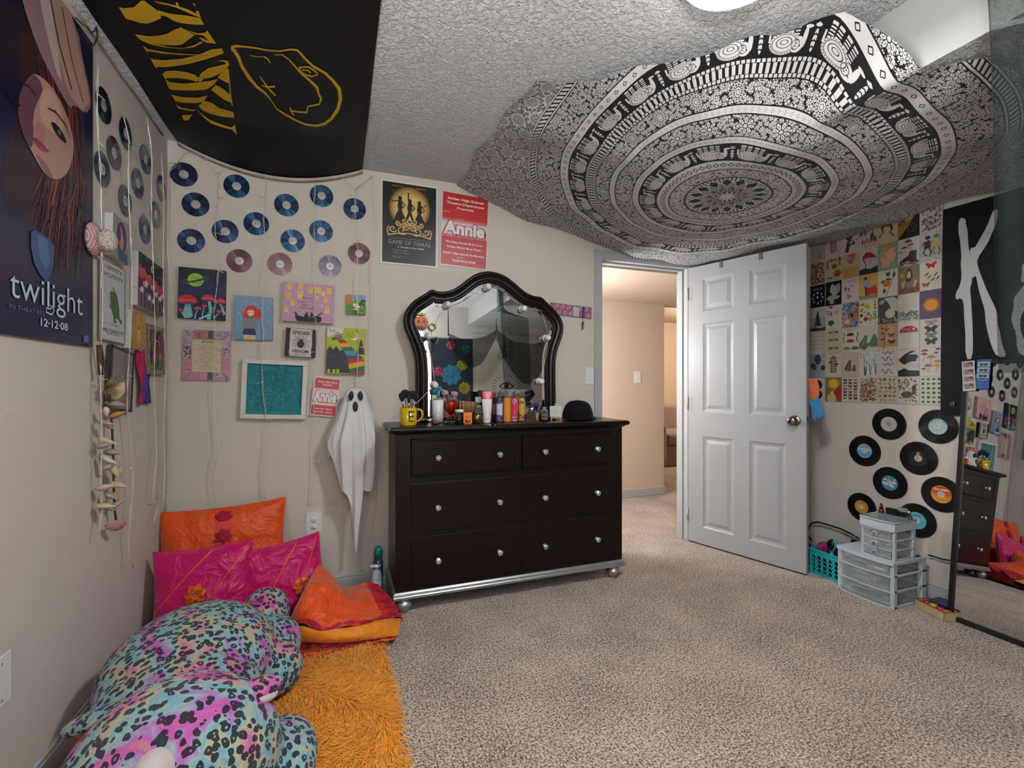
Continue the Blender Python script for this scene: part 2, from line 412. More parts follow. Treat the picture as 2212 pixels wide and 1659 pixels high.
for zf, sg in ((0, zs), (-zs * th, -zs)):
    for cc in cols:
        for r_ in rows:
            pm = MB(); lv = [(0, 0), (.012, -.007), (.026, -.009), (.05, -.002), (.055, -.002)]; vs = []
            for ins, d in lv:
                x0, x1, y0, y1 = cc[0] + ins, cc[1] - ins, r_[0] + ins, r_[1] - ins
                vs += [(x0, y0, zf + sg * d), (x1, y0, zf + sg * d), (x1, y1, zf + sg * d), (x0, y1, zf + sg * d)]
            fs = [(4 * l + k, 4 * l + (k + 1) % 4, 4 * l + 4 + (k + 1) % 4, 4 * l + 4 + k) for l in range(4) for k in range(4)] + [(16, 17, 18, 19)]
            pm.add(vs, fs); pm.build('door_panel', DOORP, door)
CHR = mat('brushed_nickel', '#8d8279', .22, 1, var=.05)
kb = MB(); kz = .935; kx = DWd - .062
for sg, zf in ((zs, 0), (-zs, -zs * th)):
    MM = T(kx, kz, zf) @ (I4 if sg > 0 else RX(180))
    kb.lathe([(.001, 0), (.032, 0), (.033, .004), (.028, .008), (.012, .01), (.011, .028), (.018, .032), (.027, .042), (.0285, .052), (.025, .062), (.014, .067), (.001, .068)], 28, M=MM)
kb.build('door_knob', CHR, door)
lb = MB().bb(DWd - .001, DWd + .0015, kz - .028, kz + .028, -zs * (th / 2 - .012), -zs * (th / 2 + .012)); lb.bb(DWd, DWd + .011, kz - .007, kz + .007, -zs * (th / 2 - .007), -zs * (th / 2 + .007))
lb.build('latch', CHR, door, bevel=.001)
for z_ in (.2, 1.02, 1.83):
    hg = MB().cyl((-.002, z_ - .045, zs * .006), (-.002, z_ + .045, zs * .006), .006, n=10); hg.bb(-.001, .028, z_ - .044, z_ + .044, zs * .0005, zs * .002); hg.build('hinge', TRIM, door)
for i, fx in enumerate((.32, .66)):
    hk = MB(); g_ = DWd * fx; hk.bb(g_ - .012, g_ + .012, DHt - .045, DHt + .003, zs * .0005, zs * .003); hk.bb(g_ - .012, g_ + .012, DHt + .0005, DHt + .003, -zs * (th + .002), zs * .003); hk.bb(g_ - .012, g_ + .012, DHt - .3, DHt + .003, -zs * (th + .0005), -zs * (th + .003)); hk.bb(g_ - .012, g_ + .012, DHt - .3, DHt - .295, -zs * (th + .003), -zs * (th + .04))
    oo = hk.build('over_door_hook', mat('hook_steel', '#85796f', .4, .7), M=Md, label=('grey over-door hook clipped on the white door top, nearer the hinges', 'grey over-door hook clipped on the white door top, nearer the knob side')[i], cat='hook')
# towel behind the door
tw = MB(); tp = Md @ Vector((DWd * .93, 1.18, -zs * (th + .02)))
for k, (cl, z0, z1, dxx) in enumerate((('#c8663a', 1.06, 1.21, .0), ('#2f7fae', .945, 1.07, .0))):
    tw.grid(lambda u, v, z0=z0, z1=z1: (2.742 + .055 * u + .004 * math.sin(u * 19), 2.10 + .0 - .035 * (1 - v) * (z0 < 1) - .02 * math.sin(v * 3) + .03 * math.sin(u * 9) - .02 * (1.33 - (z0 + (z1 - z0) * v)) / .4, z0 + (z1 - z0) * v + (.05 * u if z0 < 1 else 0)), 14, 6, col=cl)
tw.build('towel', mat('towel_cloth', vc=True, rough=.95, sheen=.4, bp=.5, bs=400), solid=.006, label='orange and blue towel hanging behind the open white door', cat='towel')
# ---- hall and den beyond the doorway ----
hx = oZ(1437, 1068, 0).x
struct('wall_hall', MB().bb(.9, hx, HALLY, HALLY + .12, 0, 2.35), CREAM)
struct('wall_hall_left', MB().bb(.8, .9, YB + BT, HALLY + .12, 0, 2.35), CREAM)
struct('ceiling_hall', MB().bb(.8, 7.2, YB + BT, HALLY + .12, 2.02, 2.08), CREAM)
struct('ceiling_den', MB().bb(hx - 2, 7.2, HALLY + .12, 8.2, 2.34, 2.4), CREAM)
struct('wall_den_far', MB().bb(hx - 2, 7.2, 7.3, 7.4, 0, 2.35), CREAM)
struct('wall_den_right', MB().bb(7.1, 7.2, YB, 7.4, 0, 2.35), CREAM)
struct('wall_den_left', MB().bb(hx - 1.9, hx - 1.8, HALLY + .12, 7.4, 0, 2.35), CREAM)
struct('wall_hall_south', MB().bb(XR + .1, 7.2, YB - .1, YB + .01, 0, 2.35), CREAM)
hb = MB().bb(.9, hx + .013, HALLY - .013, HALLY, 0, .085); hb.bb(hx, hx + .013, HALLY, HALLY + .12, 0, .085); struct('baseboard_hall', hb, TRIM, bevel=.004)
mx, mz = oY(1377, 815, HALLY).x, oY(1377, 815, HALLY).z
def switch(name, label, M, w_=.072, h=.118):
    t = thing(name, label, 'light switch', M)
    MB().box(0, 0, .003, w_, h, .006).build('wall_plate', PLATE, t, bevel=.002)
    MB().box(0, .004, .009, .010, .022, .012, M=RX(-18)).build('toggle', PLATE, t, bevel=.002)
    s_ = MB(); s_.cyl((0, .03, .005), (0, .03, .0075), .003, n=8); s_.cyl((0, -.03, .005), (0, -.03, .0075), .003, n=8); s_.build('screw', mat('screw', '#8a8780', .4, .5), t)
Mh = Matrix(((1, 0, 0), (0, 0, 1), (0, -1, 0))).transposed().to_4x4(); Mh.translation = (mx, HALLY, mz)
switch('light_switch', 'white light switch on the peach hallway wall beyond the doorway', Mh, .075, .12)
u, v = wuv('B', 1272.5, 812); switch('light_switch', 'white light switch beside the left door casing above the dresser', wM('B', u, v), .062, .118)
# sofa in the den
sx, sy = 4.28, 5.25
SOFA = mat('sofa_fabric', '#7a665b', .95, var=.12, vs=60, sheen=.3, bp=.3, bs=300)
t = thing('sofa', 'brown fabric sofa seen through the doorway in the far room', 'sofa', T(sx, sy, 0))
p0 = oZ(1437, 1010, .03)
t.location = (p0.x - .05, p0.y + .15, 0)
MB().bb(0, 2.0, 0, .95, 0, .30).build('base', SOFA, t, bevel=.03)
MB().bb(-.02, .2, -.02, .95, .05, .62).build('armrest', SOFA, t, bevel=.05, bseg=4)
MB().bb(.2, 1.1, -.01, .7, .30, .47).build('seat_cushion', SOFA, t, bevel=.05, bseg=4)
MB().bb(.2, 2.0, .7, .95, .3, .85).build('backrest', SOFA, t, bevel=.06, bseg=4)
pm = MB(); pm.ball((.03, .30, .80), .24, sx=.55, sy=1.0, sz=1.0); pm.build('back_cushion', mat('cushion_brown', '#6d5a50', .95, bp=.4, bs=40), t)
# ---- ceiling light ----
t = thing('ceiling_light', 'round white flush ceiling light with glowing bowl', 'ceiling light', T(LAMPX, LAMPY, ZC))
MB().lathe([(.001, 0), (.185, 0), (.188, -.02), (.18, -.035), (.17, -.03), (.001, -.03)], 48).build('rim', mat('lamp_rim', '#d8d8d6', .3, .1, var=.01), t)
MB().lathe([(.172, -.03), (.168, -.05), (.15, -.075), (.11, -.098), (.06, -.11), (.001, -.114)], 48).build('glass_bowl', mat('lamp_glow', '#fbfaf6', .3, emit=10, var=0), t)
# ---- outlets ----
def outlet(M, label, w_=.075, h=.12, dup_=True):
    t = thing('wall_outlet', label, 'outlet', M); MB().box(0, 0, .0025, w_, h, .005).build('wall_plate', PLATE, t, bevel=.002)
    if not dup_:
        s_ = MB(); s_.cyl((0, h * .36, .004), (0, h * .36, .0065), .003, n=8, col='#777'); s_.cyl((0, -h * .36, .004), (0, -h * .36, .0065), .003, n=8); s_.c = [None] * len(s_.f); s_.build('screw', mat('screw'), t); return
    for sy_ in (.0195, -.0195):
        a = MB(); a.lathe([(.0165, 0), (.0165, .0045), (.016, .005), (.001, .005)], 24, M=T(0, sy_, .003), sy=.85); f = a.build('socket', PLATE, t)
        b_ = MB(); b_.box(-.006, sy_ + .003, .0082, .0022, .009, .0006); b_.box(.006, sy_ + .003, .0082, .0022, .007, .0006); b_.cyl((0, sy_ - .007, .008), (0, sy_ - .007, .0085), .0025, n=8); b_.build('slot', mat('slot_black', '#1c1a18', .6), f)
M_, w_, h_ = quad('B', cr(280, 1040, 3.568, [(1356, 240), (1482, 233), (1480, 405), (1356, 410)])); u, v = M_.translation.x, M_.translation.z
outlet(wM('B', u, v), 'white double power outlet above the pillows on the back wall', .082, .125)
u, v = wuv('L', 6, 1468); outlet(wM('L', u - .015, v), 'white cable plate low on the left wall beside the leopard plush', .08, .13, False)
# ================= rear of the room (seen in the dresser mirror) =================
def eyetap():
    w_, h = .98, 1.25; a = Art(w_, h, bg='#b9b2a3', dz=1e-4); k = '#1c1b1b'
    for i in range(24): a.e(.03 + .94 * i / 23, .955 - .02 * math.sin(i * PI / 23), .008, .008, k, n=6, up=(i == 0)); a.e(.03 + .94 * i / 23, .93 - .02 * math.sin(i * PI / 23), .006, .006, k, n=6, up=False)
    for y, r_ in ((.83, .05), (.72, .065)):
        a.e(.5, y, r_, r_, k); a.e(.5, y - .012, r_ * .85, r_ * .8, '#b9b2a3')
        for i in range(15): an = R(-10 + 200 * i / 14); a.l([(.5 + r_ * 1.3 * math.cos(an), y + r_ * 1.3 * math.sin(an) * w_ / h), (.5 + r_ * 1.9 * math.cos(an), y + r_ * 1.9 * math.sin(an) * w_ / h)], .006, k, up=False)
    y = .40; a.p([(.38, y), (.44, y + .035), (.5, y + .045), (.56, y + .035), (.62, y), (.56, y - .03), (.5, y - .038), (.44, y - .03)], k); a.p([(.41, y), (.45, y + .025), (.5, y + .032), (.55, y + .025), (.59, y), (.55, y - .02), (.5, y - .026), (.45, y - .02)], '#b9b2a3'); a.e(.5, y + .004, .035, .035, k); a.e(.515, y + .012, .01, .01, '#b9b2a3')
    for i in range(22): an = R(360 * i / 22); a.l([(.5 + .17 * math.cos(an), y + .1 * math.sin(an)), (.5 + .23 * math.cos(an), y + .145 * math.sin(an))], .007, k, up=(i == 0))
    for sg in (1, -1):
        a.p([(.5, .26), (.5 + sg * .12, .30), (.5 + sg * .42, .36), (.5 + sg * .46, .30), (.5 + sg * .3, .16), (.5 + sg * .12, .12), (.5, .18)], '#1d2027')
        for i in range(9): a.e(.5 + sg * (.08 + .035 * i), .24 + .008 * i, .012, .02, '#8f97a6', n=6, up=(i == 0))
    return a, w_, h
PRINT = mat('printed_cloth', vc=True, rough=.9, var=.05, vs=12, bp=.2, bs=300)
PAPER = mat('printed_paper', vc=True, rough=.38, var=.02)
PAINT = mat('painted_canvas', vc=True, rough=.55, var=.06, vs=40, bp=.25, bs=500)
a, w_, h = eyetap(); a.box(0, 0, -.003, w_, h, .005, col='#b3ac9d'); a.build('wall_tapestry', PRINT, M=wM('K', -2.27, 1.42, .012), label='cream wall tapestry printed with black eye, moons and moth, reflected in the dresser mirror', cat='tapestry')
a = Art(.62, .92, bg='#23303b', dz=1e-4); q = random.Random(3)
for cx_, cy_, r_, cl in ((.5, .45, .22, '#2d6f8d'), (.2, .25, .13, '#8d7a22'), (.25, .6, .12, '#8d8a2a'), (.8, .2, .12, '#1f7f9a'), (.8, .5, .11, '#8d2a4d'), (.5, .9, .1, '#9d2f50'), (.15, .85, .1, '#1d6a7a'), (.55, .12, .1, '#8d6a22')):
    a.e(cx_, cy_, r_, r_, cl, lobes=9, la=.12, n=40)
    for i in range(40): an = q.uniform(0, 6.3); rr = r_ * q.uniform(.1, 1); a.e(cx_ + rr * math.cos(an), cy_ + rr * math.sin(an) * .67, .012, .006, q.choice(['#101820', '#c0b040', '#101820']), rot=q.uniform(0, 180), n=6, up=(i == 0))
a.box(0, 0, -.003, .62, .92, .005, col='#1b242c'); a.build('wall_tapestry', PRINT, M=wM('K', -1.46, 1.50, .012), label='dark tapestry with teal, yellow and pink bursts, reflected left in the dresser mirror', cat='tapestry')
def gauze(name, alpha, colr):
    m, g, b = newmat(name); v = tc(g); out = g.nodes['Material Output']; tr = g.nodes.new('ShaderNodeBsdfTransparent'); df = g.nodes.new('ShaderNodeBsdfDiffuse'); df.inputs[0].default_value = lin(colr)
    ms = g.nodes.new('ShaderNodeMixShader'); f = (E(g, noise(g, v, 500, 1)) - .5) * .9 + alpha + (E(g, noise(g, v, 18, 3, dist=1.5)) - .5) * .35
    f = f.mx(.05).mn(.98); g.links.new(f.k, ms.inputs[0]); g.links.new(tr.outputs[0], ms.inputs[1]); g.links.new(df.outputs[0], ms.inputs[2]); g.links.new(ms.outputs[0], out.inputs[0]); return m
GAUZE = gauze('black_gauze', .58, '#27302f'); NET = gauze('black_netting', .72, '#151617')
# canopy netting hung from hooks in the rear of the room
t = thing('canopy_netting', 'black netting canopy swagged from ceiling hooks, reflected in the dresser mirror', 'netting', T(0, 0, 0))
hooks = [(1.35, -.55, SOFZ + .2), (1.95, -.35, SOFZ - .01), (2.85, -.5, SOFZ - .01)]
def swag(p, q_, dip, drop):
    m = MB(); p = Vector(p); q_ = Vector(q_)
    m.grid(lambda u, v: tuple(p.lerp(q_, u) + Vector((0, .03 * math.sin(u * 17 + v * 3), -dip * 4 * u * (1 - u) * (.6 + .5 * v) - drop * v * (.25 + 3 * u * (1 - u)) * .6))), 28, 6); return m
swag((1.35, -.55, 1.98), (1.95, -.35, 2.02), .16, .5).build('swag', NET, t); swag((1.95, -.35, 2.02), (2.85, -.5, 2.0), .25, .7).build('swag', NET, t)
for p in ((1.35, -.55, 1.98), (1.95, -.35, 2.02), (2.85, -.5, 2.0)):
    MB().tube([(p[0], p[1], (SOFZ if p[0] > SOFX else ZC)), (p[0], p[1], p[2] - .03)], [.003, .010], 6).build('cord', mat('black_cord', '#141414', .9), t)
# sheer black panel close to the camera on the right
def gz(u, v):
    z = 2.405 - 1.20 * v; x = 1.60 + .45 * u; y = .725 - .30 * u + .016 * math.sin(u * 26 + v) + .006 * math.sin(u * 61); y -= .012 * v; return (min(x + (.078 * v + .012 * math.sin(v * 5)), 1.70 if z > 2.1 else 9), y, z)
g_ = thing('canopy_curtain', 'sheer black gauze curtain hanging at the far right in front of the flag', 'curtain')
MB().grid(gz, 60, 20).build('gauze_panel', GAUZE, g_)
hm = MB(); hm.grid(lambda u, v: tuple(Vector(gz(u, .225 + .012 * v)) + Vector((-.003, -.003, 0))), 60, 1); hm.build('seam', gauze('gauze_seam', .7, '#5f6c6c'), g_)
# ================= mandala cloth on the ceiling =================
def mandala():
    m, g, b = newmat('mandala_print'); uvn = g.nodes.new('ShaderNodeUVMap'); uvn.uv_map = 'UVMap'
    sp = g.nodes.new('ShaderNodeSeparateXYZ'); g.links.new(uvn.outputs[0], sp.inputs[0]); x = E(g, sp.outputs[0]); y = E(g, sp.outputs[1])
    uv = uvn.outputs[0]
    r = (x * x + y * y).sqrt(); th = y.atan2(x) * (1 / (2 * PI)) + .5
    def cell(n, r0, r1, ph=0.):
        rm = (r0 + r1) / 2; u = ((th * n + ph).fract() - .5) * (2 * PI * rm / n); v = r - rm; return u, v
    def polar(u, v): return (u * u + v * v).sqrt(), v.atan2(u)
    def OR(a, b_): return a.mx(b_)
    def AND(a, b_): return a * b_
    def NOT(a): return a.inv()
    def line(v, c_, w_): return (v - c_).abs() < w_
    # centre: pointed petals and sunburst
    def star(n, base, amp, ph=0.): a = ((th * n + ph).fract() - .5).abs() * 2; return r < (base + a * amp)
    s1 = star(12, .035, .045); s2 = star(12, .025, .03, .5); s3 = star(16, .11, .05, .5); s3b = star(16, .10, .05, .5); s4 = star(16, .145, .05); s4b = star(16, .135, .05)
    rays = (th * 96).fract() > .5
    core = AND(s4, NOT(s4b)); core = OR(core, AND(s3b, rays)); core = OR(core, AND(s3, NOT(s3b))); core = AND(core, NOT(star(12, .05, .05))); core = OR(core, AND(s1, NOT(star(12, .028, .038)))); core = OR(core, s2); core = OR(core, AND(between(r, .155, .195), AND(NOT(s4), (th * 64).fract() > .35)))
    core = AND(core, r < .195)
    # paisley band
    u, v = cell(22, .205, .272); pr, pa = polar(u, v + u * .35)
    pz = OR(AND(pr < .030, pr > .024), AND(pr < .019, ((pa * 1.6).sin() > -.3))); pz = OR(pz, AND(pr < .033, AND(pr > .0315, (pa * 12).sin() > 0)))
    pz = AND(OR(pz, voro_cells(g, uv, 95, .16)), between(r, .203, .275))
    # beads and braids
    def braid(a, b_, n):
        c_ = (a + b_) / 2; w_ = (b_ - a); edge = OR(line(r, a + .003, .0022), line(r, b_ - .003, .0022)); edge = OR(edge, OR(line(r, a + .010, .0015), line(r, b_ - .010, .0015)))
        dia = (((th * n).fract() - .5).abs() * (2 * PI * c_ / n) + (r - c_).abs()) ; return AND(OR(edge, NOT(between(dia, w_ * .16, w_ * .26))), between(r, a, b_))
    # elephants facing around the ring
    def elephants(n, a, b_):
        u, v = cell(n, a, b_); H = b_ - a; u = u / (H * 1.55); v = v / (H * -1.0)
        def el(cx, cy, rx, ry): return (((u - cx) / rx) * ((u - cx) / rx) + ((v - cy) / ry) * ((v - cy) / ry)) < 1
        def ele(cx, cy, rx, ry, w_): q = ((u - cx) / rx) * ((u - cx) / rx) + ((v - cy) / ry) * ((v - cy) / ry); return between(q, 1 - w_, 1)
        def bx(x0, x1, y0, y1): return AND(between(u, x0, x1), between(v, y0, y1))
        body = OR(el(-.08, .15, .36, .30), el(.25, .20, .17, .21)); trunk = OR(el(.41, .02, .055, .26), el(.45, -.24, .09, .045))
        legs = OR(OR(bx(-.38, -.25, -.46, .1), bx(-.21, -.09, -.46, .1)), OR(bx(-.02, .10, -.46, .1), bx(.14, .25, -.44, .1)))
        legs = AND(legs, OR((v * 75).sin() > .0, v < -.40))
        sh = OR(OR(body, trunk), legs)
        cut = OR(ele(-.08, .15, .30, .24, .12), OR(ele(-.08, .13, .20, .15, .22), ele(-.08, .12, .10, .07, .4))); cut = OR(cut, OR(ele(.22, .20, .10, .14, .28), el(.33, .24, .02, .02)))
        q2 = ((u + .08) / .36) * ((u + .08) / .36) + ((v - .15) / .30) * ((v - .15) / .30); cut = OR(cut, AND(between(q2, .76, .9), ((v - .15).atan2(u + .08) * 26).sin() > .2))
        sh = AND(sh, NOT(cut))
        gap = 2 * PI * (a + b_) / 2 / n / H / 1.55
        lf = OR(el(-gap / 2, .1, .05, .30), el(gap / 2, .1, .05, .30)); lf = OR(lf, OR(el(-gap / 2, -.3, .08, .07), el(gap / 2, -.3, .08, .07))); lf = AND(lf, ((v * 40) + (u.abs() * 30)).sin() > -.6)
        tail = bx(-.47, -.42, -.2, .1)
        return AND(OR(OR(sh, tail), lf), between(r, a, b_))
    def flowers(n, a, b_, dens):
        u, v = cell(n, a, b_); rm = (b_ - a) * .40; pr, pa = polar(u, v)
        R1 = (pa * 8).cos() * (.18 * rm) + rm * .82
        f = AND(pr < R1, NOT(AND(pr > rm * .30, (pa * 8).cos() < -.72))); f = AND(f, NOT(between(pr, rm * .22, rm * .32))); f = AND(f, NOT(AND(between(pr, rm * .5, rm * .75), (pa * 8).cos() > .92)))
        bg = AND(pr > R1 * 1.12, voro_cells(g, uv, dens, .13)); return AND(OR(f, bg), between(r, a, b_))
    def paisleys(n, a, b_):
        u, v = cell(n, a, b_); H = b_ - a; u = u / H; v = (v / H) + (u * u) * -.6; pr = ((u / .30) * (u / .30) + (v / .40) * (v / .40)).sqrt(); pa = v.atan2(u)
        f = OR(AND(pr < 1, NOT(OR(between(pr, .80, .86), OR(between(pr, .52, .60), between(pr, .25, .33))))), AND(between(pr, 1.04, 1.16), (pa * 16).sin() > -.1)); f = AND(f, NOT(AND(between(pr, .6, .8), (pa * 14).sin() > .5)))
        return AND(OR(f, AND(pr > 1.2, voro_cells(g, uv, 110, .13))), between(r, a, b_))
    ladder = AND(OR(AND(between(r, .662, .688), (th * 190).fract() > .45), OR(AND(line(r, .656, .0045), (th * 260).fract() > .3), AND(line(r, .694, .0045), (th * 260).fract() > .3))), between(r, .648, .70))
    out = OR(core, OR(pz, braid(.280, .335, 64))); out = OR(out, elephants(15, .34, .425)); out = OR(out, braid(.43, .458, 120)); out = OR(out, flowers(24, .462, .545, 100)); out = OR(out, braid(.55, .575, 150)); out = OR(out, paisleys(26, .58, .648)); out = OR(out, ladder)
    out = OR(out, elephants(27, .70, .785)); out = OR(out, braid(.79, .83, 110))
    vine = AND(OR(flowers(44, .835, .893, 85), flowers(46, .893, .955, 85)), r < .955); out = OR(out, vine)
    out = OR(out, OR(line(r, .962, .003), AND(between(r, .968, .992), (th * 260 + r * 40).fract() > .4))); out = OR(out, line(r, .998, .003))
    # corner field: rosettes in a lattice
    P = .118; a1 = (x + y) / P; b1 = (x - y) / P; fu = (a1.fract() - .5) * P; fv = (b1.fract() - .5) * P; pr = (fu * fu + fv * fv).sqrt(); pa = fv.atan2(fu)
    ros = OR(OR(between(pr, .0, .006), AND(between(pr, .010, .034), (pa * 16).sin() > 0)), OR(between(pr, .0, 0), AND(between(pr, .036, .04), (pa * 30).sin() > -.4)))
    dark = OR(ros, AND(pr > .046, voro_cells(g, uv, 110, .13))); field = AND(NOT(dark), r > 1.003)
    out = OR(out, field)
    g.links.new(mix(g, out, '#0f0d0e', mix(g, noise(g, uv, 6, 3), '#a5a09e', '#bcb8b6')), b.inputs['Base Color'])
    b.inputs['Roughness'].default_value = .9; b.inputs['Sheen Weight'].default_value = .1; b.inputs['Specular IOR Level'].default_value = .2
    return m
_VC = {}
def voro_cells(g, vec, sc, w_):      # small irregular blossoms and leaves, one shared field
    sc = 98
    if sc in _VC: return _VC[sc]
    d = g.nodes.new('ShaderNodeTexVoronoi'); d.voronoi_dimensions = '2D'; d.inputs['Scale'].default_value = sc * .62; d.inputs['Randomness'].default_value = .75; g.links.new(vec, d.inputs['Vector'])
    s_ = g.nodes.new('ShaderNodeVectorMath'); s_.operation = 'SUBTRACT'; g.links.new(vec, s_.inputs[0]); g.links.new(d.outputs['Position'], s_.inputs[1])
    sx_ = g.nodes.new('ShaderNodeSeparateXYZ'); g.links.new(s_.outputs[0], sx_.inputs[0]); sc_ = g.nodes.new('ShaderNodeSeparateColor'); g.links.new(d.outputs['Color'], sc_.inputs[0])
    a_ = E(g, sx_.outputs[1]).atan2(E(g, sx_.outputs[0])); k = E(g, sc_.outputs[0]); n = (k * 4).floor() + 2; D = E(g, d.outputs['Distance']); R_ = (a_ * n + k * 20).cos() * .17 + .40
    _VC[sc] = ((D < R_) * ((D - .12).abs() > .035)).mx(((D > R_ + .12) * ((a_ * 9).sin() > .2)) * (D < .62)); return _VC[sc]
TCX, TCY = 1.82, 1.82
ctrl = [(.69, 2.815, 2.395), (.72, 2.34, 2.40), (.80, 1.74, 2.40), (1.0, 1.55, 2.375), (1.2, 1.37, 2.385), (1.42, 1.18, 2.37), (1.62, 1.0, 2.40), (1.74, .92, 2.15), (1.9, .84, 2.135), (2.3, .80, 2.10), (2.95, .80, 2.11), (3.0, 1.4, 2.115), (3.0, 1.9, 2.11), (3.0, 2.4, 2.10), (3.0, 2.80, 2.09),
        (2.4, 2.80, 2.06), (2.05, 2.80, 2.06), (1.8, 2.80, 2.115), (1.5, 2.80, 2.17), (1.2, 2.81, 2.235), (.95, 2.81, 2.305), (1.82, 1.82, 2.115), (1.3, 2.3, 2.21), (1.25, 1.8, 2.23), (1.62, 1.35, 2.16), (2.4, 1.4, 2.07), (2.4, 2.3, 2.06), (1.8, 2.4, 2.10), (1.0, 2.5, 2.30), (1.0, 2.0, 2.31), (2.1, 1.1, 2.09), (1.66, 1.6, 2.13), (1.6, 2.0, 2.12)]
cp = np.array(ctrl); cxy = cp[:, :2]; cz = cp[:, 2]
def U(d2): return d2 * np.log(d2 + 1e-9) * .5
K_ = U(((cxy[:, None] - cxy[None]) ** 2).sum(-1)) + np.eye(len(cp)) * .004
Pm = np.c_[np.ones(len(cp)), cxy]; A_ = np.block([[K_, Pm], [Pm.T, np.zeros((3, 3))]]); sol = np.linalg.solve(A_, np.r_[cz, 0, 0, 0])
NX, NY = 150, 130; gx = np.linspace(.69, 3.015, NX + 1); gy = np.linspace(.80, 2.812, NY + 1)
def y0f(x):
    y = 1.74 if x < .80 else 1.74 + (x - .80) * (1.0 - 1.74) / (1.62 - .80) if x < 1.62 else 1.0 - min(x - 1.62, .2) * .9
    return y + .010 * math.sin(x * 22) + .005 * math.sin(x * 41)
Y0 = np.array([y0f(x) for x in gx]); X_ = np.tile(gx, (NY + 1, 1)); Y_ = Y0[None] + (2.812 - Y0)[None] * np.linspace(0, 1, NY + 1)[:, None] ** 1.0; q_ = np.c_[X_.ravel(), Y_.ravel()]
z_ = U(((q_[:, None] - cxy[None]) ** 2).sum(-1)) @ sol[:len(cp)] + sol[-3] + q_ @ sol[-2:]
ang = np.arctan2(q_[:, 1] - TCY, q_[:, 0] - TCX); rad = np.hypot(q_[:, 0] - TCX, q_[:, 1] - TCY); amp = np.clip((rad - .3) / .7, 0, 1)
z_ += amp * (.010 * np.sin(ang * 9 + 1 + rad * 2) + .006 * np.sin(ang * 17 + rad * 5)) + .003 * np.sin(q_[:, 0] * 21 + q_[:, 1] * 9)
z_ = np.minimum(np.minimum(z_, 2.403), np.clip(2.40 - (q_[:, 0] - 1.56) * 1.7, SOFZ - .012, 3))
Z = z_.reshape(NY + 1, NX + 1)
for _ in range(4): Z[1:-1, 1:-1] = (Z[1:-1, 1:-1] * 2 + Z[:-2, 1:-1] + Z[2:, 1:-1] + Z[1:-1, :-2] + Z[1:-1, 2:]) / 6
z_ = np.where(q_[:, 0] > SOFX - .01, np.minimum(Z.ravel(), SOFZ - .008), Z.ravel())
ex = q_[:, 0] + np.clip(1 - (q_[:, 0] - .69) / .4, 0, 1) * (.07 * np.clip((2.35 - q_[:, 1]) / .9, 0, 1) + .014 * np.sin(q_[:, 1] * 15))
tap = MB(); W1 = NX + 1; tap.v = [tuple(a_) for a_ in np.c_[ex, q_[:, 1], z_]]; tap.f = [(j * W1 + i, j * W1 + i + 1, (j + 1) * W1 + i + 1, (j + 1) * W1 + i) for j in range(NY) for i in range(NX)]
tap.m = [0] * len(tap.f); tap.c = [None] * len(tap.f); tap.s = [True] * len(tap.f); tap.uv = [(a_ - TCX, b_ - TCY) for a_, b_ in q_]
MAND = mandala()
tp_ = thing('ceiling_tapestry', 'large black and white mandala cloth pinned across the ceiling corner', 'tapestry')
tap.build('cloth', MAND, tp_)
# ================= black flag on the ceiling with yellow letters =================
ZF = 2.375
def cpt(px, py, z=ZF): p = oZ(px, py, z); return (p.x, p.y)
fc = [cpt(372, 300), cpt(765, 360), cpt(828, 0), cpt(200, 0)]
flag = thing('band_flag', 'black flag with yellow wavy letters and a drawn face pinned to the ceiling', 'flag')
FX0, FX1 = -.765, .125; FY1 = 2.80
def fz(x, y):
    u = (x - FX0) / (FX1 - FX0); d = max(0, 1 - (FY1 - y) / .35)
    return 2.397 - .085 * 4 * u * (1 - u) * d - .028 * math.sin(PI * u) - .004 * math.sin(y * 9 + x * 4)
def fx(u, y): return FX0 + (FX1 - FX0) * u
BLACK = mat('black_flag_cloth', '#070608', .5, var=.1, vs=20, bp=.15, bs=500, spec=.28)
fm = MB(); y0 = 1.30
fm.grid(lambda u, v: (fx(u, y0 + (FY1 - y0) * v), y0 + (FY1 - y0) * v, fz(fx(u, y0), y0 + (FY1 - y0) * v)), 40, 50)
fm.build('cloth', BLACK, flag)
hm = MB(); hm.grid(lambda u, v: (fx(u, FY1), FY1 - .018 + .03 * v, fz(fx(u, FY1), FY1) - .003 - .01 * v), 40, 1); hm.build('hem', mat('hem_cloth', '#b3a79c', .9, bp=.3), flag, solid=.002)
gm = MB()
for u in (.02, .985): x = fx(u, FY1); gm.tube([(x + .011 * math.cos(a), FY1 - .004, fz(x, FY1) - .006 + .008 * math.sin(a)) for a in np.linspace(0, 6.2, 12)], .002, 5, closed=True)
gm.build('grommet', mat('brass', '#8a7a52', .35, 1), flag)
YEL = mat('yellow_print', '#a8850a', .7, var=.05)
def fl(polys, k=3.3515, x0=200, y0_=0):
    m = MB()
    for P in polys:
        V = [cpt(x0 + a / k, y0_ + b_ / k, ZF) for a, b_ in P]; V = [(x, y, fz(x, y) - .0022) for x, y in V]; m.add(V, [tuple(range(len(V)))])
    return m
def stroke(pts, ws):
    """closed quads of a brush line in image pixels"""
    out = []; Q = [Vector(p) for p in pts]; L = []; Rr = []
    for i, a in enumerate(Q):
        d = (Q[min(i + 1, len(Q) - 1)] - Q[max(i - 1, 0)]).normalized(); n = Vector((-d.y, d.x)); w_ = (ws[i] if isinstance(ws, list) else ws) / 2; L.append(a + n * w_); Rr.append(a - n * w_)
    for i in range(len(Q) - 1): out.append([tuple(L[i]), tuple(L[i + 1]), tuple(Rr[i + 1]), tuple(Rr[i])])
    return out
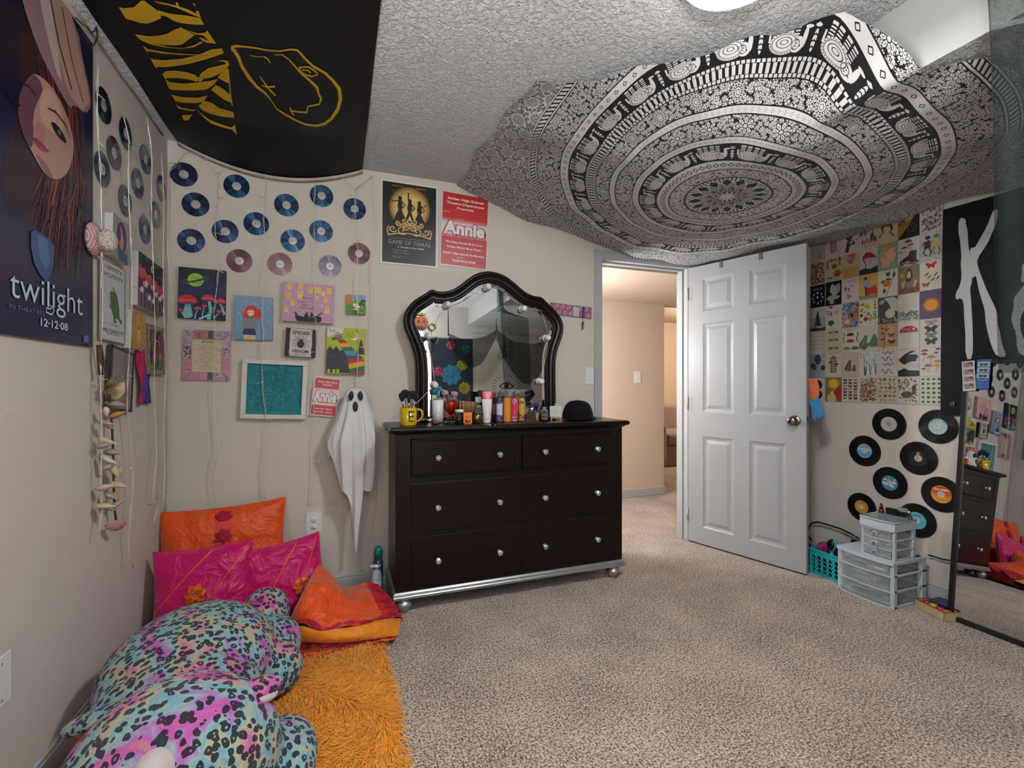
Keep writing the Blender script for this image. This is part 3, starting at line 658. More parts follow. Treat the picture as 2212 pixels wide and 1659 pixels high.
L1 = [  # letters, traced as bands (crop pixels)
 [(190, 66), (235, 68), (300, 55), (350, 5), (372, 0), (400, 20), (460, 62), (420, 90), (390, 130), (360, 150), (300, 160), (255, 150), (235, 140)],
 [(190, 66), (235, 140), (262, 178), (232, 125)],
 [(300, 160), (360, 168), (420, 140), (470, 105), (525, 105), (570, 92), (470, 72), (430, 40), (400, 20), (380, 40), (430, 62), (500, 120), (450, 150), (400, 172), (340, 172)],
 [(460, 62), (560, 85), (640, 90), (700, 95), (780, 110), (808, 156), (740, 158), (640, 152), (590, 140), (520, 100)],
 [(440, 0), (520, 8), (600, 22), (700, 50), (755, 80), (745, 60), (765, 55), (785, 110), (700, 75), (640, 50), (560, 25), (480, 15)],
 [(600, 0), (615, 0), (630, 35), (615, 38)], [(725, 0), (735, 0), (745, 20), (735, 20)],
 [(305, 262), (400, 270), (470, 262), (540, 240), (590, 205), (640, 184), (690, 210), (740, 238), (690, 280), (650, 315), (600, 328), (520, 330), (440, 325), (345, 305)],
 [(345, 305), (440, 325), (560, 345), (660, 345), (740, 315), (780, 288), (800, 295), (730, 335), (640, 350), (540, 350), (420, 335)],
 [(680, 200), (760, 225), (820, 215), (830, 198), (895, 300), (830, 295), (790, 280), (770, 255), (800, 260), (850, 285), (800, 240), (740, 232)],
 [(360, 345), (400, 372), (520, 385), (640, 392), (790, 390), (860, 372), (790, 395), (640, 398), (500, 398), (400, 388), (398, 405)],
 [(420, 450), (520, 450), (640, 430), (760, 395), (860, 345), (935, 335), (952, 372), (880, 400), (800, 430), (700, 465), (600, 490), (520, 505), (450, 508)],
 [(415, 435), (430, 450), (470, 520), (460, 520)],
 [(505, 560), (530, 535), (600, 525), (680, 530), (740, 545), (768, 570), (760, 598), (700, 585), (620, 580), (560, 585), (525, 592)],
 [(525, 592), (560, 615), (660, 618), (760, 602), (850, 585), (910, 570), (870, 620), (820, 650), (740, 662), (640, 668), (560, 670), (545, 650)],
 [(768, 570), (785, 530), (840, 490), (910, 470), (965, 455), (960, 440), (925, 435), (895, 438), (940, 425), (980, 430), (992, 455), (975, 485), (920, 530), (860, 560), (800, 575), (785, 595), (770, 598)],
 [(570, 705), (640, 715), (760, 712), (835, 690), (800, 740), (740, 752), (660, 755), (600, 750)],
 [(600, 770), (640, 790), (720, 800), (750, 795), (730, 808), (660, 805), (625, 800), (635, 815)],
 [(645, 840), (700, 838), (722, 832), (695, 868), (660, 872)],
 [(905, 560), (940, 510), (975, 490), (985, 500), (988, 600), (940, 578)],
 [(858, 650), (890, 612), (940, 635), (1000, 680), (1008, 735), (950, 715), (900, 680)],
 [(765, 770), (810, 730), (860, 740), (920, 775), (1018, 798), (1026, 838), (940, 835), (860, 820), (800, 800)],
 [(755, 795), (800, 830), (850, 860), (920, 880), (980, 895), (1010, 900), (1030, 885), (1045, 940), (1010, 912), (940, 900), (860, 880), (800, 845)]]
L1 += stroke([(980, 490), (988, 560), (995, 640), (1002, 700), (1012, 755)], 8)
fl(L1).build('lettering', YEL, flag)
sm = stroke([(1040, 360), (1015, 345), (1012, 325), (1040, 315), (1090, 320), (1160, 328), (1260, 350), (1350, 362), (1430, 352), (1480, 358), (1505, 385), (1540, 430), (1600, 490), (1680, 540), (1740, 600), (1785, 660), (1795, 730), (1775, 800), (1730, 860), (1680, 895), (1620, 905), (1540, 890), (1460, 850), (1380, 805), (1330, 770), (1290, 710), (1245, 660), (1190, 620), (1130, 550), (1080, 470), (1060, 410), (1035, 365)],
            [26, 28, 26, 22, 14, 14, 12, 12, 14, 16, 16, 16, 18, 18, 20, 24, 26, 26, 24, 22, 20, 16, 14, 14, 8, 6, 16, 18, 26, 22, 24, 26])
sm += stroke([(1315, 388), (1370, 388), (1420, 425), (1470, 485), (1510, 535), (1570, 585), (1625, 640), (1635, 680), (1655, 720), (1640, 755), (1560, 765), (1550, 805), (1500, 800), (1440, 790)], [6, 8, 10, 12, 12, 16, 20, 12, 16, 14, 12, 16, 12, 10])
sm += stroke([(1430, 765), (1440, 795), (1458, 822)], 10) + stroke([(1495, 490), (1560, 490), (1610, 520), (1630, 550), (1590, 560), (1540, 545), (1505, 520), (1495, 490)], 12) + stroke([(1515, 510), (1560, 515), (1580, 535)], 10)
sm += stroke([(1210, 545), (1250, 600), (1290, 650), (1325, 682)], [6, 10, 12, 10]) + stroke([(1222, 610), (1260, 622), (1320, 620)], [6, 10, 16]) + stroke([(1140, 388), (1190, 400), (1255, 400)], 6) + stroke([(1240, 400), (1270, 420), (1285, 448)], [8, 10, 8])
fl(sm).build('face_outline', YEL, flag)
# ================= posters and canvases =================
def paper(name, label, cat, wall, pts, art, off=.004, group=None, thick=.0006, M_=None, mat_=None):
    M, w_, h = M_ or quad(wall, pts, off); a = Art(w_, h, z=thick / 2)
    art(a); a.box(0, 0, 0, w_, h, thick, col='#c9c5bd'); return a.build(name, mat_ or PAPER, M=M, label=label, cat=cat, group=group)
def canvas(name, label, wall, pts, art, side='#b9b5ad', depth=.022, cat='canvas painting', M_=None):
    M, w_, h = M_ or quad(wall, pts, depth); t = thing(name, label, cat, M)
    MB().box(0, 0, -depth / 2 - .0005, w_, h, depth - .003).build('stretcher', mat('canvas_side_' + side[1:], side, .8, bp=.3, bs=600), t, bevel=.002)
    a = Art(w_, h, z=.0001); art(a); a.build('painting', PAINT, t); return t
def sm_(P, n=2):
    for _ in range(n): P = [q for a_, b_ in zip(P, P[1:] + P[:1]) for q in ((a_[0] * .75 + b_[0] * .25, a_[1] * .75 + b_[1] * .25), (a_[0] * .25 + b_[0] * .75, a_[1] * .25 + b_[1] * .75))]
    return P
def film(a):
    p0 = a.p; fc_ = lambda P: [(.42 + (x - .30) * .84, .455 + (y - .35) * .68) if .29 < x < .79 and .34 < y < .75 else (x, y) for x, y in P]; a.p = lambda P, c, up=True: p0(sm_(fc_(P)) if 4 < len(P) < 20 and fc_(P) != P else P, c, up); l0 = a.l; a.l = lambda P, w_, c, up=True: l0(fc_(P) if len(P) < 4 or max(y for x, y in P) < .75 else P, w_, c, up)   # film poster: generic pale face with auburn hair against night blue
    a.r(0, 0, 1, 1, '#1b1a38'); rr = random.Random(5)
    a.p([(0, .55), (.15, .52), (.45, .6), (.6, .8), (.62, 1), (0, 1)], '#141329')
    a.p([(0, .78), (.1, .8), (.22, .83), (.30, .9), (.3, 1), (0, 1)], '#2c4459'); a.p([(0, .56), (.05, .6), (.07, .78), (0, .8)], '#20304a')
    a.p([(.30, .34), (.46, .30), (.66, .30), (.82, .36), (.90, .5), (.88, .68), (.80, .84), (.60, .90), (.42, .80), (.34, .6)], '#2b1722')
    for i in range(130):
        x = rr.uniform(.60, .92); a.l([(x - .12, .86), (x - .02 + rr.uniform(-.02, .02), .7), (x + rr.uniform(-.02, .04), .5), (x + rr.uniform(-.14, .02), rr.uniform(.18, .38))], [.002, .008, .009, .002], rr.choice(['#4a2226', '#6a3230', '#351a26', '#7c4034', '#2a1524', '#23142a', '#2a1524']), up=(i % 6 == 0))
    # upper hand / cheek of a second figure
    a.p([(.38, 1), (.42, .88), (.55, .775), (.66, .745), (.74, .72), (.82, .735), (.93, .74), (.99, .80), (.9, .9), (.84, 1)], '#8a6b70')
    a.p([(.60, 1), (.66, .86), (.74, .775), (.80, .745), (.9, .745), (.97, .80), (.88, .9), (.8, 1)], '#a98679'); a.p([(.52, .98), (.60, .86), (.68, .77), (.72, .76), (.68, .86), (.62, .98)], '#b59a98')
    a.l([(.62, .98), (.7, .86), (.80, .77)], .012, '#4a2f3d'); a.l([(.72, .98), (.8, .86), (.9, .77)], .010, '#5a3a40')
    F_ = [(.42, .72), (.36, .66), (.31, .58), (.30, .50), (.34, .44), (.40, .405), (.48, .36), (.56, .35), (.66, .385), (.73, .45), (.77, .53), (.77, .60), (.72, .67), (.64, .715), (.54, .74)]
    a.p(F_, '#a47c74'); a.p([(.42, .72), (.36, .66), (.31, .58), (.30, .50), (.34, .44), (.40, .405), (.42, .47), (.41, .55), (.45, .62), (.50, .70)], '#5d3c4a'); a.p([(.50, .70), (.46, .62), (.47, .56), (.56, .54), (.64, .57), (.68, .62), (.64, .69), (.56, .72)], '#b88f80')
    a.p([(.42, .52), (.47, .55), (.52, .53), (.50, .47), (.44, .47)], '#9b6c69'); a.p([(.55, .585), (.60, .60), (.67, .585), (.71, .555), (.66, .545), (.59, .555)], '#2a1a24'); a.e(.70, .607, .014, .01, '#6a5a60'); a.l([(.53, .63), (.60, .645), (.69, .63), (.74, .59)], [.006, .012, .01, .004], '#4a2c30')
    a.p([(.36, .585), (.40, .60), (.44, .585), (.40, .57)], '#1c1020'); a.l([(.33, .63), (.38, .645), (.43, .635)], .007, '#2c1822')
    a.p([(.40, .46), (.44, .475), (.50, .468), (.55, .455), (.50, .437), (.44, .435)], '#8f3a50'); a.l([(.41, .457), (.48, .457), (.54, .454)], .004, '#4a1a2c'); a.p([(.42, .405), (.5, .36), (.58, .35), (.56, .38), (.48, .41)], '#8a5c5c')
    a.p([(.50, .28), (.53, .29), (.62, .285), (.66, .27), (.655, .22), (.63, .18), (.60, .16), (.56, .175), (.52, .2), (.50, .24)], '#2c4a74'); a.p([(.54, .28), (.61, .28), (.63, .22), (.60, .19), (.56, .22)], '#3c6288')
    a.t('twilight', .635, .095, .075, '#a9c4c6', fit=.52, bold=-.005); a.t('IN THEATRES', .48, .066, .012, '#5f6285', fit=.22); a.t('12·12·08', .66, .038, .022, '#c5cad6', fit=.2, bold=.01); a.t('T W I L I G H T T H E M O V I E . C O M', .70, .018, .006, '#3f4270', fit=.26); a.r(.90, .012, .95, .034, '#3f5f95')
    a.l([(.63, .10), (.66, .088), (.64, .074), (.60, .078), (.605, .09), (.635, .09)], .006, '#a9c4c6')
uB, vB = wuv('L', 196, 750, .006); pw_, ph_ = .71, 1.06
PTM = wM('L', uB - pw_ / 2 + .008, vB + ph_ / 2, .008, 0)
fm_ = Art(pw_, ph_, z=.0008); film(fm_); fm_.box(0, 0, 0, pw_, ph_, .001, col='#1b1a38')
fm_.build('movie_poster', mat('gloss_paper', vc=True, rough=.25, var=.02), M=PTM, label='dark blue film poster with auburn-haired face and pale title on the left wall', cat='poster')
def tiaras(a):
    a.r(0, 0, 1, 1, '#c9c5bf'); a.r(.03, .02, .97, .98, '#141517'); a.t('SNIDER HIGH SCHOOL PRESENTS~', .5, .935, .014, '#b07f35', fit=.62, bold=.01)
    for r_, c_ in ((.37, '#3a2c18'), (.355, '#6b5126'), (.335, '#8f6f33'), (.30, '#b08c4c'), (.25, '#c9a865')): a.e(.5, .69, r_, r_ * 1.05, c_, n=40)
    for i in range(26): x = .2 + .6 * i / 25; a.l([(x, .69 + .2), (x, .69 + .2 - .02 - .05 * ((i * 7) % 5) / 4)], .006, '#6b5126', up=(i == 0))
    k = '#15120f'
    for x, hd, wd in ((.33, .80, .13), (.5, .78, .10), (.67, .77, .12)):
        a.e(x, hd, .035, .038, k); a.p([(x - .03, hd - .02), (x + .03, hd - .02), (x + .045, hd - .09), (x + .03, hd - .14), (x + wd, .50), (x - wd, .50), (x - .03, hd - .14), (x - .045, hd - .09)], k, False)
        a.l([(x + .03, hd - .04), (x + .09, hd - .08), (x + .04, hd - .12)], .022, k, up=False)
    a.l([(.31, .765), (.22, .755), (.16, .77)], .018, k); a.l([(.49, .76), (.47, .82), (.475, .875)], .022, k); a.l([(.66, .735), (.75, .73), (.80, .76)], .016, k)
    for i in range(7): an = R(60 + 40 * i); a.l([(.15, .77), (.15 + .05 * math.cos(an), .77 + .035 * math.sin(an))], .006, k, up=(i == 0))
    g_ = '#c6a168'
    def curl(x, y, r_, s0, tr, sg=1): a.l([(x + sg * (r_ * (1 - i / 16)) * math.cos(R(s0 + tr * i / 15)), y + .66 * (r_ * (1 - i / 16)) * math.sin(R(s0 + tr * i / 15))) for i in range(16)], .018, g_, up=False)
    a.l([(.12, .345), (.3, .375), (.5, .385), (.7, .375), (.88, .345)], .02, g_)
    for sg in (1, -1):
        a.l([(.5 + sg * .36, .35), (.5 + sg * .39, .40), (.5 + sg * .37, .455), (.5 + sg * .33, .42), (.5 + sg * .36, .40)], .02, g_, up=False); curl(.5 + sg * .29, .425, .07, 200, 420, sg); curl(.5 + sg * .20, .50, .06, 200, 420, sg); curl(.5 + sg * .13, .42, .09, 230, 420, sg); curl(.5 + sg * .09, .535, .05, 200, 400, sg); curl(.5 + sg * .07, .455, .06, 180, 400, sg)
    a.ring(.5, .53, .03, .05, g_, up=False); a.p([(.5, .60), (.53, .56), (.5, .53), (.47, .56)], g_, False)
    a.r(.14, .315, .86, .318, '#8d8d8d'); a.t('GAME OF TIARAS', .5, .245, .052, '#9c9c9c', fit=.74, bold=-.008); a.t('A Comedy by Don Zolidis', .52, .205, .02, '#b8bcc2', fit=.48, bold=.015, shear=.25)
    a.t('October 21- 7:00 p.m.', .20, .165, .016, '#a59a80', align='LEFT', shear=.2); a.t('October 22- 7:00 p.m.', .20, .135, .016, '#a59a80', align='LEFT', shear=.2); a.t('Tickets- $5', .20, .085, .016, '#a59a80', align='LEFT', shear=.2)
paper('poster', 'black theatre poster with three silhouettes and gold tiara on the back wall', 'poster', 'B', cr(800, 360, 4.148, [(88, 103), (605, 187), (600, 908), (95, 865)]), tiaras, .005)
def annie(a, small=False):
    a.r(0, 0, 1, 1, '#c6bfbd')
    if small:
        a.r(.06, .72, .97, .97, '#a81d28'); a.r(.06, .70, .97, .72, '#c07a7c'); a.r(.03, .03, .95, .27, '#a81d28'); a.r(.03, .27, .95, .29, '#c07a7c')
    else:
        n = 10; a.r(.02, .66, .98, .985, '#b02a2b'); a.r(.02, .015, .98, .38, '#a83436')
        for i in range(n): q = i / n; c_ = '#%02x%02x%02x' % (int(176 + 24 * q), int(42 + 150 * q), int(43 + 150 * q)); a.r(.02, .66 - .008 * (i + 1), .98, .66 - .008 * i, c_, up=False); a.r(.02, .38 + .006 * i, .98, .38 + .006 * (i + 1), c_, up=False)
    yy, hh = (.38, .28) if small else (.44, .17); rd = '#a3222d'
    for bo, cl, ft in ((.095, rd, .94), (.045, '#d5d0ce', .875)): a.t('Annie', .5, yy, hh, cl, bold=bo, fit=ft)
    w_ = '#d9d0cc'
    if small:
        a.t('Snider High School', .53, .86, .045, w_, fit=.72, bold=.03); a.t('Presents', .53, .79, .045, w_, fit=.36, bold=.03); a.t('March 24th - 7:00 p.m.', .49, .17, .04, w_, fit=.66, bold=.03); a.t('March 25th - 7:00 p.m.', .49, .09, .04, w_, fit=.66, bold=.03)
    else:
        for s_, y, f in (('Snider High School', .895, .76), ('Theatre Department', .835, .80), ('Presents:', .775, .36), ('Thursday, March 24 at 7 p.m.', .315, .80), ('Friday, March 25 at 7 p.m.', .25, .72), ('Snider High School Auditorium', .165, .88), ('Ticket Price $5.00', .07, .5)): a.t(s_, .5, y, .03 if y > .5 else .024, w_, fit=f, bold=.035)
        q = random.Random(4)
        for x, y, c_ in ((.85, .62, '#39507a'), (.2, .78, '#55202a'), (.12, .46, '#333a55'), (.35, .43, '#6a6a88'), (.5, .385, '#6a2530'), (.8, .375, '#4c2a44'), (.8, .27, '#b8903a'), (.42, .12, '#cfc6c0'), (.85, .09, '#7a2a44'), (.7, .70, '#6a2530'), (.1, .72, '#cfc6c0'), (.4, .64, '#8d8da2')):
            P = [(x - .08 + .016 * i, y + q.uniform(-.012, .012)) for i in range(11)]; a.l(P, .007, c_, up=False)
paper('poster', 'large red and white musical poster, signed in pen, above the dresser mirror', 'poster', 'B', cr(800, 360, 4.148, [(635, 203), (1062, 285), (1045, 928), (628, 880)]), annie, .005)
paper('flyer', 'small red and white musical flyer tilted beside the hanging ghost', 'flyer', 'B', cr(340, 540, 4.148, [(1405, 1130), (1640, 1155), (1605, 1500), (1365, 1480)]), lambda a: annie(a, True), .014)
def planet(a):
    a.r(0, 0, 1, 1, '#0f1636'); a.r(0, .45, 1, .75, '#121d49'); a.r(0, .75, 1, 1, '#101126')
    E_ = [(.36 + .29 * math.cos(b) * .95 - .05 * math.sin(b) * .3, .765 + .055 * math.sin(b) + .065 * math.cos(b)) for b in np.linspace(0, 2 * PI, 30)]; a.l(E_, .02, '#2b5a2e')
    a.e(.36, .765, .17, .165, '#8fae2c', n=32)
    for y, c_ in ((.80, '#5fa04a'), (.74, '#a3b83a'), (.70, '#5fa04a')): a.p([(.22, y), (.30, y + .03), (.42, y + .02), (.50, y + .035), (.50, y), (.40, y - .02), (.30, y)], c_)
    a.l([(.16, .71), (.3, .73), (.45, .77), (.56, .81)], [.04, .05, .05, .04], '#1c4426')
    t_ = '#6fb3b3'; rd = '#b5202f'
    def ms(x, y, r_, lean=0, bx=0, by=0, sw=.04, c_=rd, dots='#d8607a'):
        a.l([(x + bx, by), (x + bx * .7 + lean, by + (y - by) * .45), (x + lean * .4, y - .01)], [sw * 1.4, sw, sw * .8], t_); a.e(x, y - .008, r_ * 1.0, r_ * .28, '#6a3560'); a.e(x, y - .008, r_, r_ * .85, c_, a0=0, a1=180)
        for i in range(8): a.e(x + r_ * (-.7 + .2 * i), y + r_ * (.12 + .35 * ((i * 3) % 3) / 3 if 0 < i < 7 else .03), r_ * .1, r_ * .08, dots, n=8, up=(i == 0))
    a.p([(.10, .08), (.16, .30), (.26, .30), (.32, .06), (.27, .01), (.15, .01)], t_); a.r(.16, .22, .25, .30, '#3f9aa5'); ms(.20, .33, .21, sw=.001)
    ms(.63, .40, .15, .05, .02, .0, .07, dots='#e58090'); ms(.90, .36, .13, -.03, .10, .12, .04); ms(.42, .20, .08, .0, -.06, .0, .025); ms(.06, .16, .06, -.02, .1, .0, .02); ms(.56, .26, .06, .0, -.05, .0, .022); ms(.88, .17, .07, .02, -.12, .02, .022); ms(.97, .28, .04, 0, 0, .1, .015)
    a.l([(.45, .0), (.55, .04), (.66, .10)], .04, '#8fc7c0'); a.l([(.58, .13), (.7, .12), (.78, .16)], .015, '#2f7f80')
canvas('painting', 'dark blue canvas with green ringed planet and red mushrooms on the back wall', 'B', cr(340, 540, 4.148, [(190, 148), (613, 187), (605, 632), (180, 607)]), planet, '#2a2740')
def girl(a):
    a.r(0, 0, 1, 1, '#6f8ba8'); a.specks(60, .02, .02, .98, .98, ['#7d98b3', '#8ea7bd', '#64819f'], .05, 2, .12)
    for x, y in ((.3, .87), (.54, .83), (.72, .74), (.86, .72), (.72, .50), (.9, .45), (.12, .6), (.7, .88)): a.l([(x - .03, y), (x + .03, y)], .006, '#b9cbd8', up=False); a.l([(x, y - .03), (x, y + .03)], .006, '#b9cbd8', up=False)
    a.e(.46, .66, .185, .16, '#c22b1c', n=30, lobes=9, la=.05); a.e(.30, .57, .09, .1, '#c22b1c', up=False); a.e(.60, .57, .10, .12, '#c22b1c', up=False)
    a.p([(.34, .66), (.34, .60), (.38, .555), (.43, .54), (.49, .56), (.52, .61), (.52, .67), (.43, .70)], '#dcc0a4'); a.p([(.33, .68), (.40, .715), (.52, .70), (.53, .64), (.48, .68), (.42, .67), (.36, .68)], '#d33a22')
    a.e(.39, .625, .018, .012, '#2d4a2c'); a.e(.475, .625, .018, .012, '#2d4a2c', up=False); a.l([(.42, .585), (.44, .58), (.46, .588)], .006, '#a03a3a')
    a.p([(.28, .22), (.22, .30), (.21, .42), (.26, .50), (.36, .52), (.50, .52), (.58, .49), (.62, .40), (.61, .27), (.56, .2), (.50, .25), (.34, .25)], '#77797b'); a.p([(.31, .49), (.36, .52), (.38, .50), (.35, .47)], '#4c3a3c'); a.p([(.40, .50), (.45, .54), (.49, .52), (.46, .48)], '#5a4a4c')
    a.l([(.28, .32), (.33, .26), (.45, .27), (.52, .24)], .006, '#4e5052'); a.p([(.26, .25), (.53, .25), (.56, .18), (.57, .10), (.23, .11), (.22, .17)], '#1d2c5c'); a.p([(.24, .11), (.56, .105), (.55, 0), (.26, 0)], '#cfae90'); a.r(.40, 0, .405, .1, '#8d6a54'); a.l([(.20, .765), (.23, .75)], .015, '#2c3a3a'); a.l([(.25, .745), (.27, .735)], .013, '#6b6a2f')
canvas('painting', 'light blue canvas of a red-haired figure in a grey jumper on the back wall', 'B', cr(340, 540, 4.148, [(690, 402), (1035, 428), (1030, 808), (683, 800)]), girl, '#7b756e')
def lantern(a):
    a.r(0, 0, 1, 1, '#b086a3'); q = random.Random(8)
    a.up()
    for x, y, s_ in ((.12, .9, 1), (.33, .93, .9), (.10, .65, 1), (.33, .70, 1.15), (.19, .49, .9), (.07, .30, .8), (.53, .85, 1), (.68, .86, 1), (.78, .78, .9), (.90, .86, 1), (.67, .65, .7), (.84, .62, .9), (.76, .45, .5), (.87, .35, 1)):
        a.r(x - .045 * s_, y - .09 * s_, x + .045 * s_, y + .07 * s_, '#cbb05e', up=False)
    a.up()
    for x, y, s_ in ((.12, .92, 1), (.33, .95, .9), (.10, .67, 1), (.33, .72, 1.15), (.19, .5, .9), (.07, .31, .8), (.53, .87, 1), (.90, .88, 1), (.84, .63, .9), (.87, .36, 1)): a.r(x - .03 * s_, y - .03 * s_, x + .03 * s_, y + .04 * s_, '#c9a226', up=False)
    for i in range(34): a.e(q.uniform(.03, .97), q.uniform(.05, .97), .008, .007, q.choice(['#5a3a6a', '#d8c6d6', '#5a3a6a']), n=7, up=(i == 0))
    for s_, x, y in (('And at', .47, .60), ('Last', .36, .50), ('See', .42, .42), ('The Light', .48, .34)): a.t(s_, x, y, .05, '#2d1f2a', bold=.004, fit=.035 * len(s_))
    k = '#16120f'; a.p([(.24, .22), (.28, .17), (.40, .13), (.56, .13), (.66, .18), (.71, .24), (.76, .14), (.76, .05), (.72, .01), (.28, .01), (.25, .08)], k)
    a.l([(.26, .12), (.27, .20), (.235, .24), (.215, .22)], [.05, .025, .02, .02], k, up=False); a.l([(.73, .12), (.72, .22), (.755, .27), (.78, .24)], [.05, .025, .02, .02], k, up=False)
    for x, d in ((.46, 1), (.57, -1)): a.p([(x - .04, .12), (x + .05 * d, .14), (x + .03 * d, .20), (x - .02 * d, .22), (x - .04 * d, .18)], k, False); a.e(x + .01 * d, .235, .022, .024, k, up=False)
canvas('painting', 'pink canvas with yellow lanterns, handwriting and a black boat silhouette', 'B', cr(340, 540, 4.148, [(1130, 277), (1585, 325), (1575, 660), (1120, 635)]), lantern, '#a88a9a', .03)
def toad(a):
    a.r(0, 0, 1, 1, '#4c7a34'); a.r(.0, .62, 1, 1, '#7891ab'); a.r(0, .5, .3, 1, '#a3703f'); a.e(.84, .62, .15, .16, '#4f8a5c'); a.specks(60, .3, .05, .98, .45, ['#2f5d25', '#6a9a3c', '#3f6f2c'], .12, 3, .2); a.specks(12, .68, .5, .98, .75, ['#23301f'], .06, 4, 1)
    a.e(.52, .62, .14, .13, '#63a03a'); a.p([(.42, .44), (.60, .44), (.64, .22), (.40, .22)], '#cfc3ae'); a.e(.5, .42, .2, .13, '#a5322a'); a.specks(7, .36, .38, .64, .5, ['#e0d6c8'], .1, 5, .9); a.l([(.3, .14), (.6, .2)], .04, '#28401f')
canvas('painting', 'tiny square canvas with a toadstool and green grass on the back wall', 'B', cr(340, 540, 4.148, [(1695, 398), (1870, 408), (1863, 583), (1690, 573)]), toad, '#8f8a55', .018)
def spider(a):
    a.r(0, 0, 1, 1, '#171412'); q = random.Random(2); P = [(.14 + q.uniform(-.008, .008), i / 16) for i in range(17)] + [(.87 + q.uniform(-.02, .01), 1 - i / 16) for i in range(17)]; P = [(x, min(.99, max(.01, y))) for x, y in P]
    a.p(P, '#b9b1a9'); k = '#191615'; a.t('SPIDER', .5, .79, .12, k, fit=.58, bold=.022); a.t('VENOM', .5, .14, .11, k, fit=.54, bold=.022); a.t('HIGHLY TOXIC', .5, .06, .04, k, fit=.42, bold=.01)
    for i in range(36): an = R(i * 10); a.l([(.5 + .17 * math.cos(an), .49 + .17 * math.sin(an)), (.5 + .31 * math.cos(an), .49 + .25 * math.sin(an))], .003, '#4b4540', up=(i == 0))
    a.e(.5, .44, .115, .13, k); a.e(.5, .57, .06, .055, k)
    for sg in (1, -1):
        for P in ([(.54, .58), (.66, .66), (.70, .82)], [(.54, .56), (.74, .58), (.80, .50)], [(.54, .53), (.70, .48), (.76, .34)], [(.53, .52), (.64, .42), (.66, .28)], [(.52, .60), (.58, .70), (.57, .80)]): a.l([(.5 + sg * (x - .5), y) for x, y in P], [.02, .014, .006], k)
    for x, y in ((.18, .94), (.83, .94), (.18, .06), (.83, .06)): a.e(x, y, .02, .02, '#8a6a5c', up=False)
canvas('wooden_sign', 'small black and white wooden spider poison sign on the back wall', 'B', cr(340, 540, 4.148, [(1150, 695), (1425, 715), (1415, 968), (1142, 945)]), spider, '#1d1815', .03, 'sign')
def ufo(a):
    a.r(0, 0, 1, 1, '#9aa524'); a.p([(0, 1), (.42, 1), (.40, .88), (.2, .86), (.0, .78)], '#c6c4c0')
    for i in range(3): a.l([(.05 + .1 * i, .97 - .04 * i), (.12 + .1 * i, .90 - .02 * i), (.2 + .1 * i, .96 - .05 * i)], .014, '#3a3f52')
    a.e(.70, .83, .12, .11, '#d2cfc8'); a.e(.65, .85, .10, .09, '#9aa524')
    for i in range(9): a.e(.50 + .04 * (i % 4), .90 - .035 * (i // 4) - .02 * (i % 4), .015, .008, '#3d4420', n=6, up=(i == 0))
    Q = [((.27, .74), (.40, .76)), ((.33, .66), (.54, .68)), ((.37, .58), (.64, .60)), ((.40, .50), (.74, .51)), ((.42, .40), (.86, .42)), ((.44, .30), (.95, .36)), ((.48, .20), (.98, .30)), ((.54, .10), (.99, .20)), ((.6, .0), (.99, .08))]
    cs = ['#a3242c', '#c9962c', '#2f5f45', '#3f7f93', '#4c4468', '#a3242c', '#c9962c', '#2f5f45', '#3f7f93']
    for i in range(8): a.p([Q[i][0], Q[i][1], Q[i + 1][1], Q[i + 1][0]], cs[i])
    a.p([Q[8][0], Q[8][1], (.99, 0)], '#a3242c'); a.e(.25, .77, .15, .045, '#55565c', rot=14); a.e(.27, .81, .08, .05, '#77787e', rot=14)
    for i in range(6): a.l([(.14 + .04 * i, .74 + .01 * i), (.16 + .04 * i, .79 + .01 * i)], .008, '#1d1d22', up=(i == 0))
    k = '#2b2b33'
    a.p([(0, .5), (.08, .60), (.16, .52), (.24, .60), (.33, .50), (.42, .52), (.52, .35), (.58, .15), (.62, .02), (0, .02)], k)
    for x, y, s_ in ((.88, .78, 1),):
        for i in range(5): a.p([(x, y - .05 * i), (x + .05 + .02 * i, y - .10 - .06 * i), (x - .05 - .02 * i, y - .10 - .06 * i)], k, up=(i == 0))
    for x0 in (.03, .16, .26): a.r(x0, 0, x0 + .07, .10, '#9aa524', up=(x0 == .03))
    a.specks(40, .03, .12, .55, .5, ['#3a3a44', '#23232a'], .05, 6, .3)
canvas('painting', 'lime green canvas of a flying saucer with a rainbow beam over pines', 'B', cr(340, 540, 4.148, [(1522, 693), (1868, 708), (1858, 1120), (1512, 1103)]), ufo, '#a9a39b')
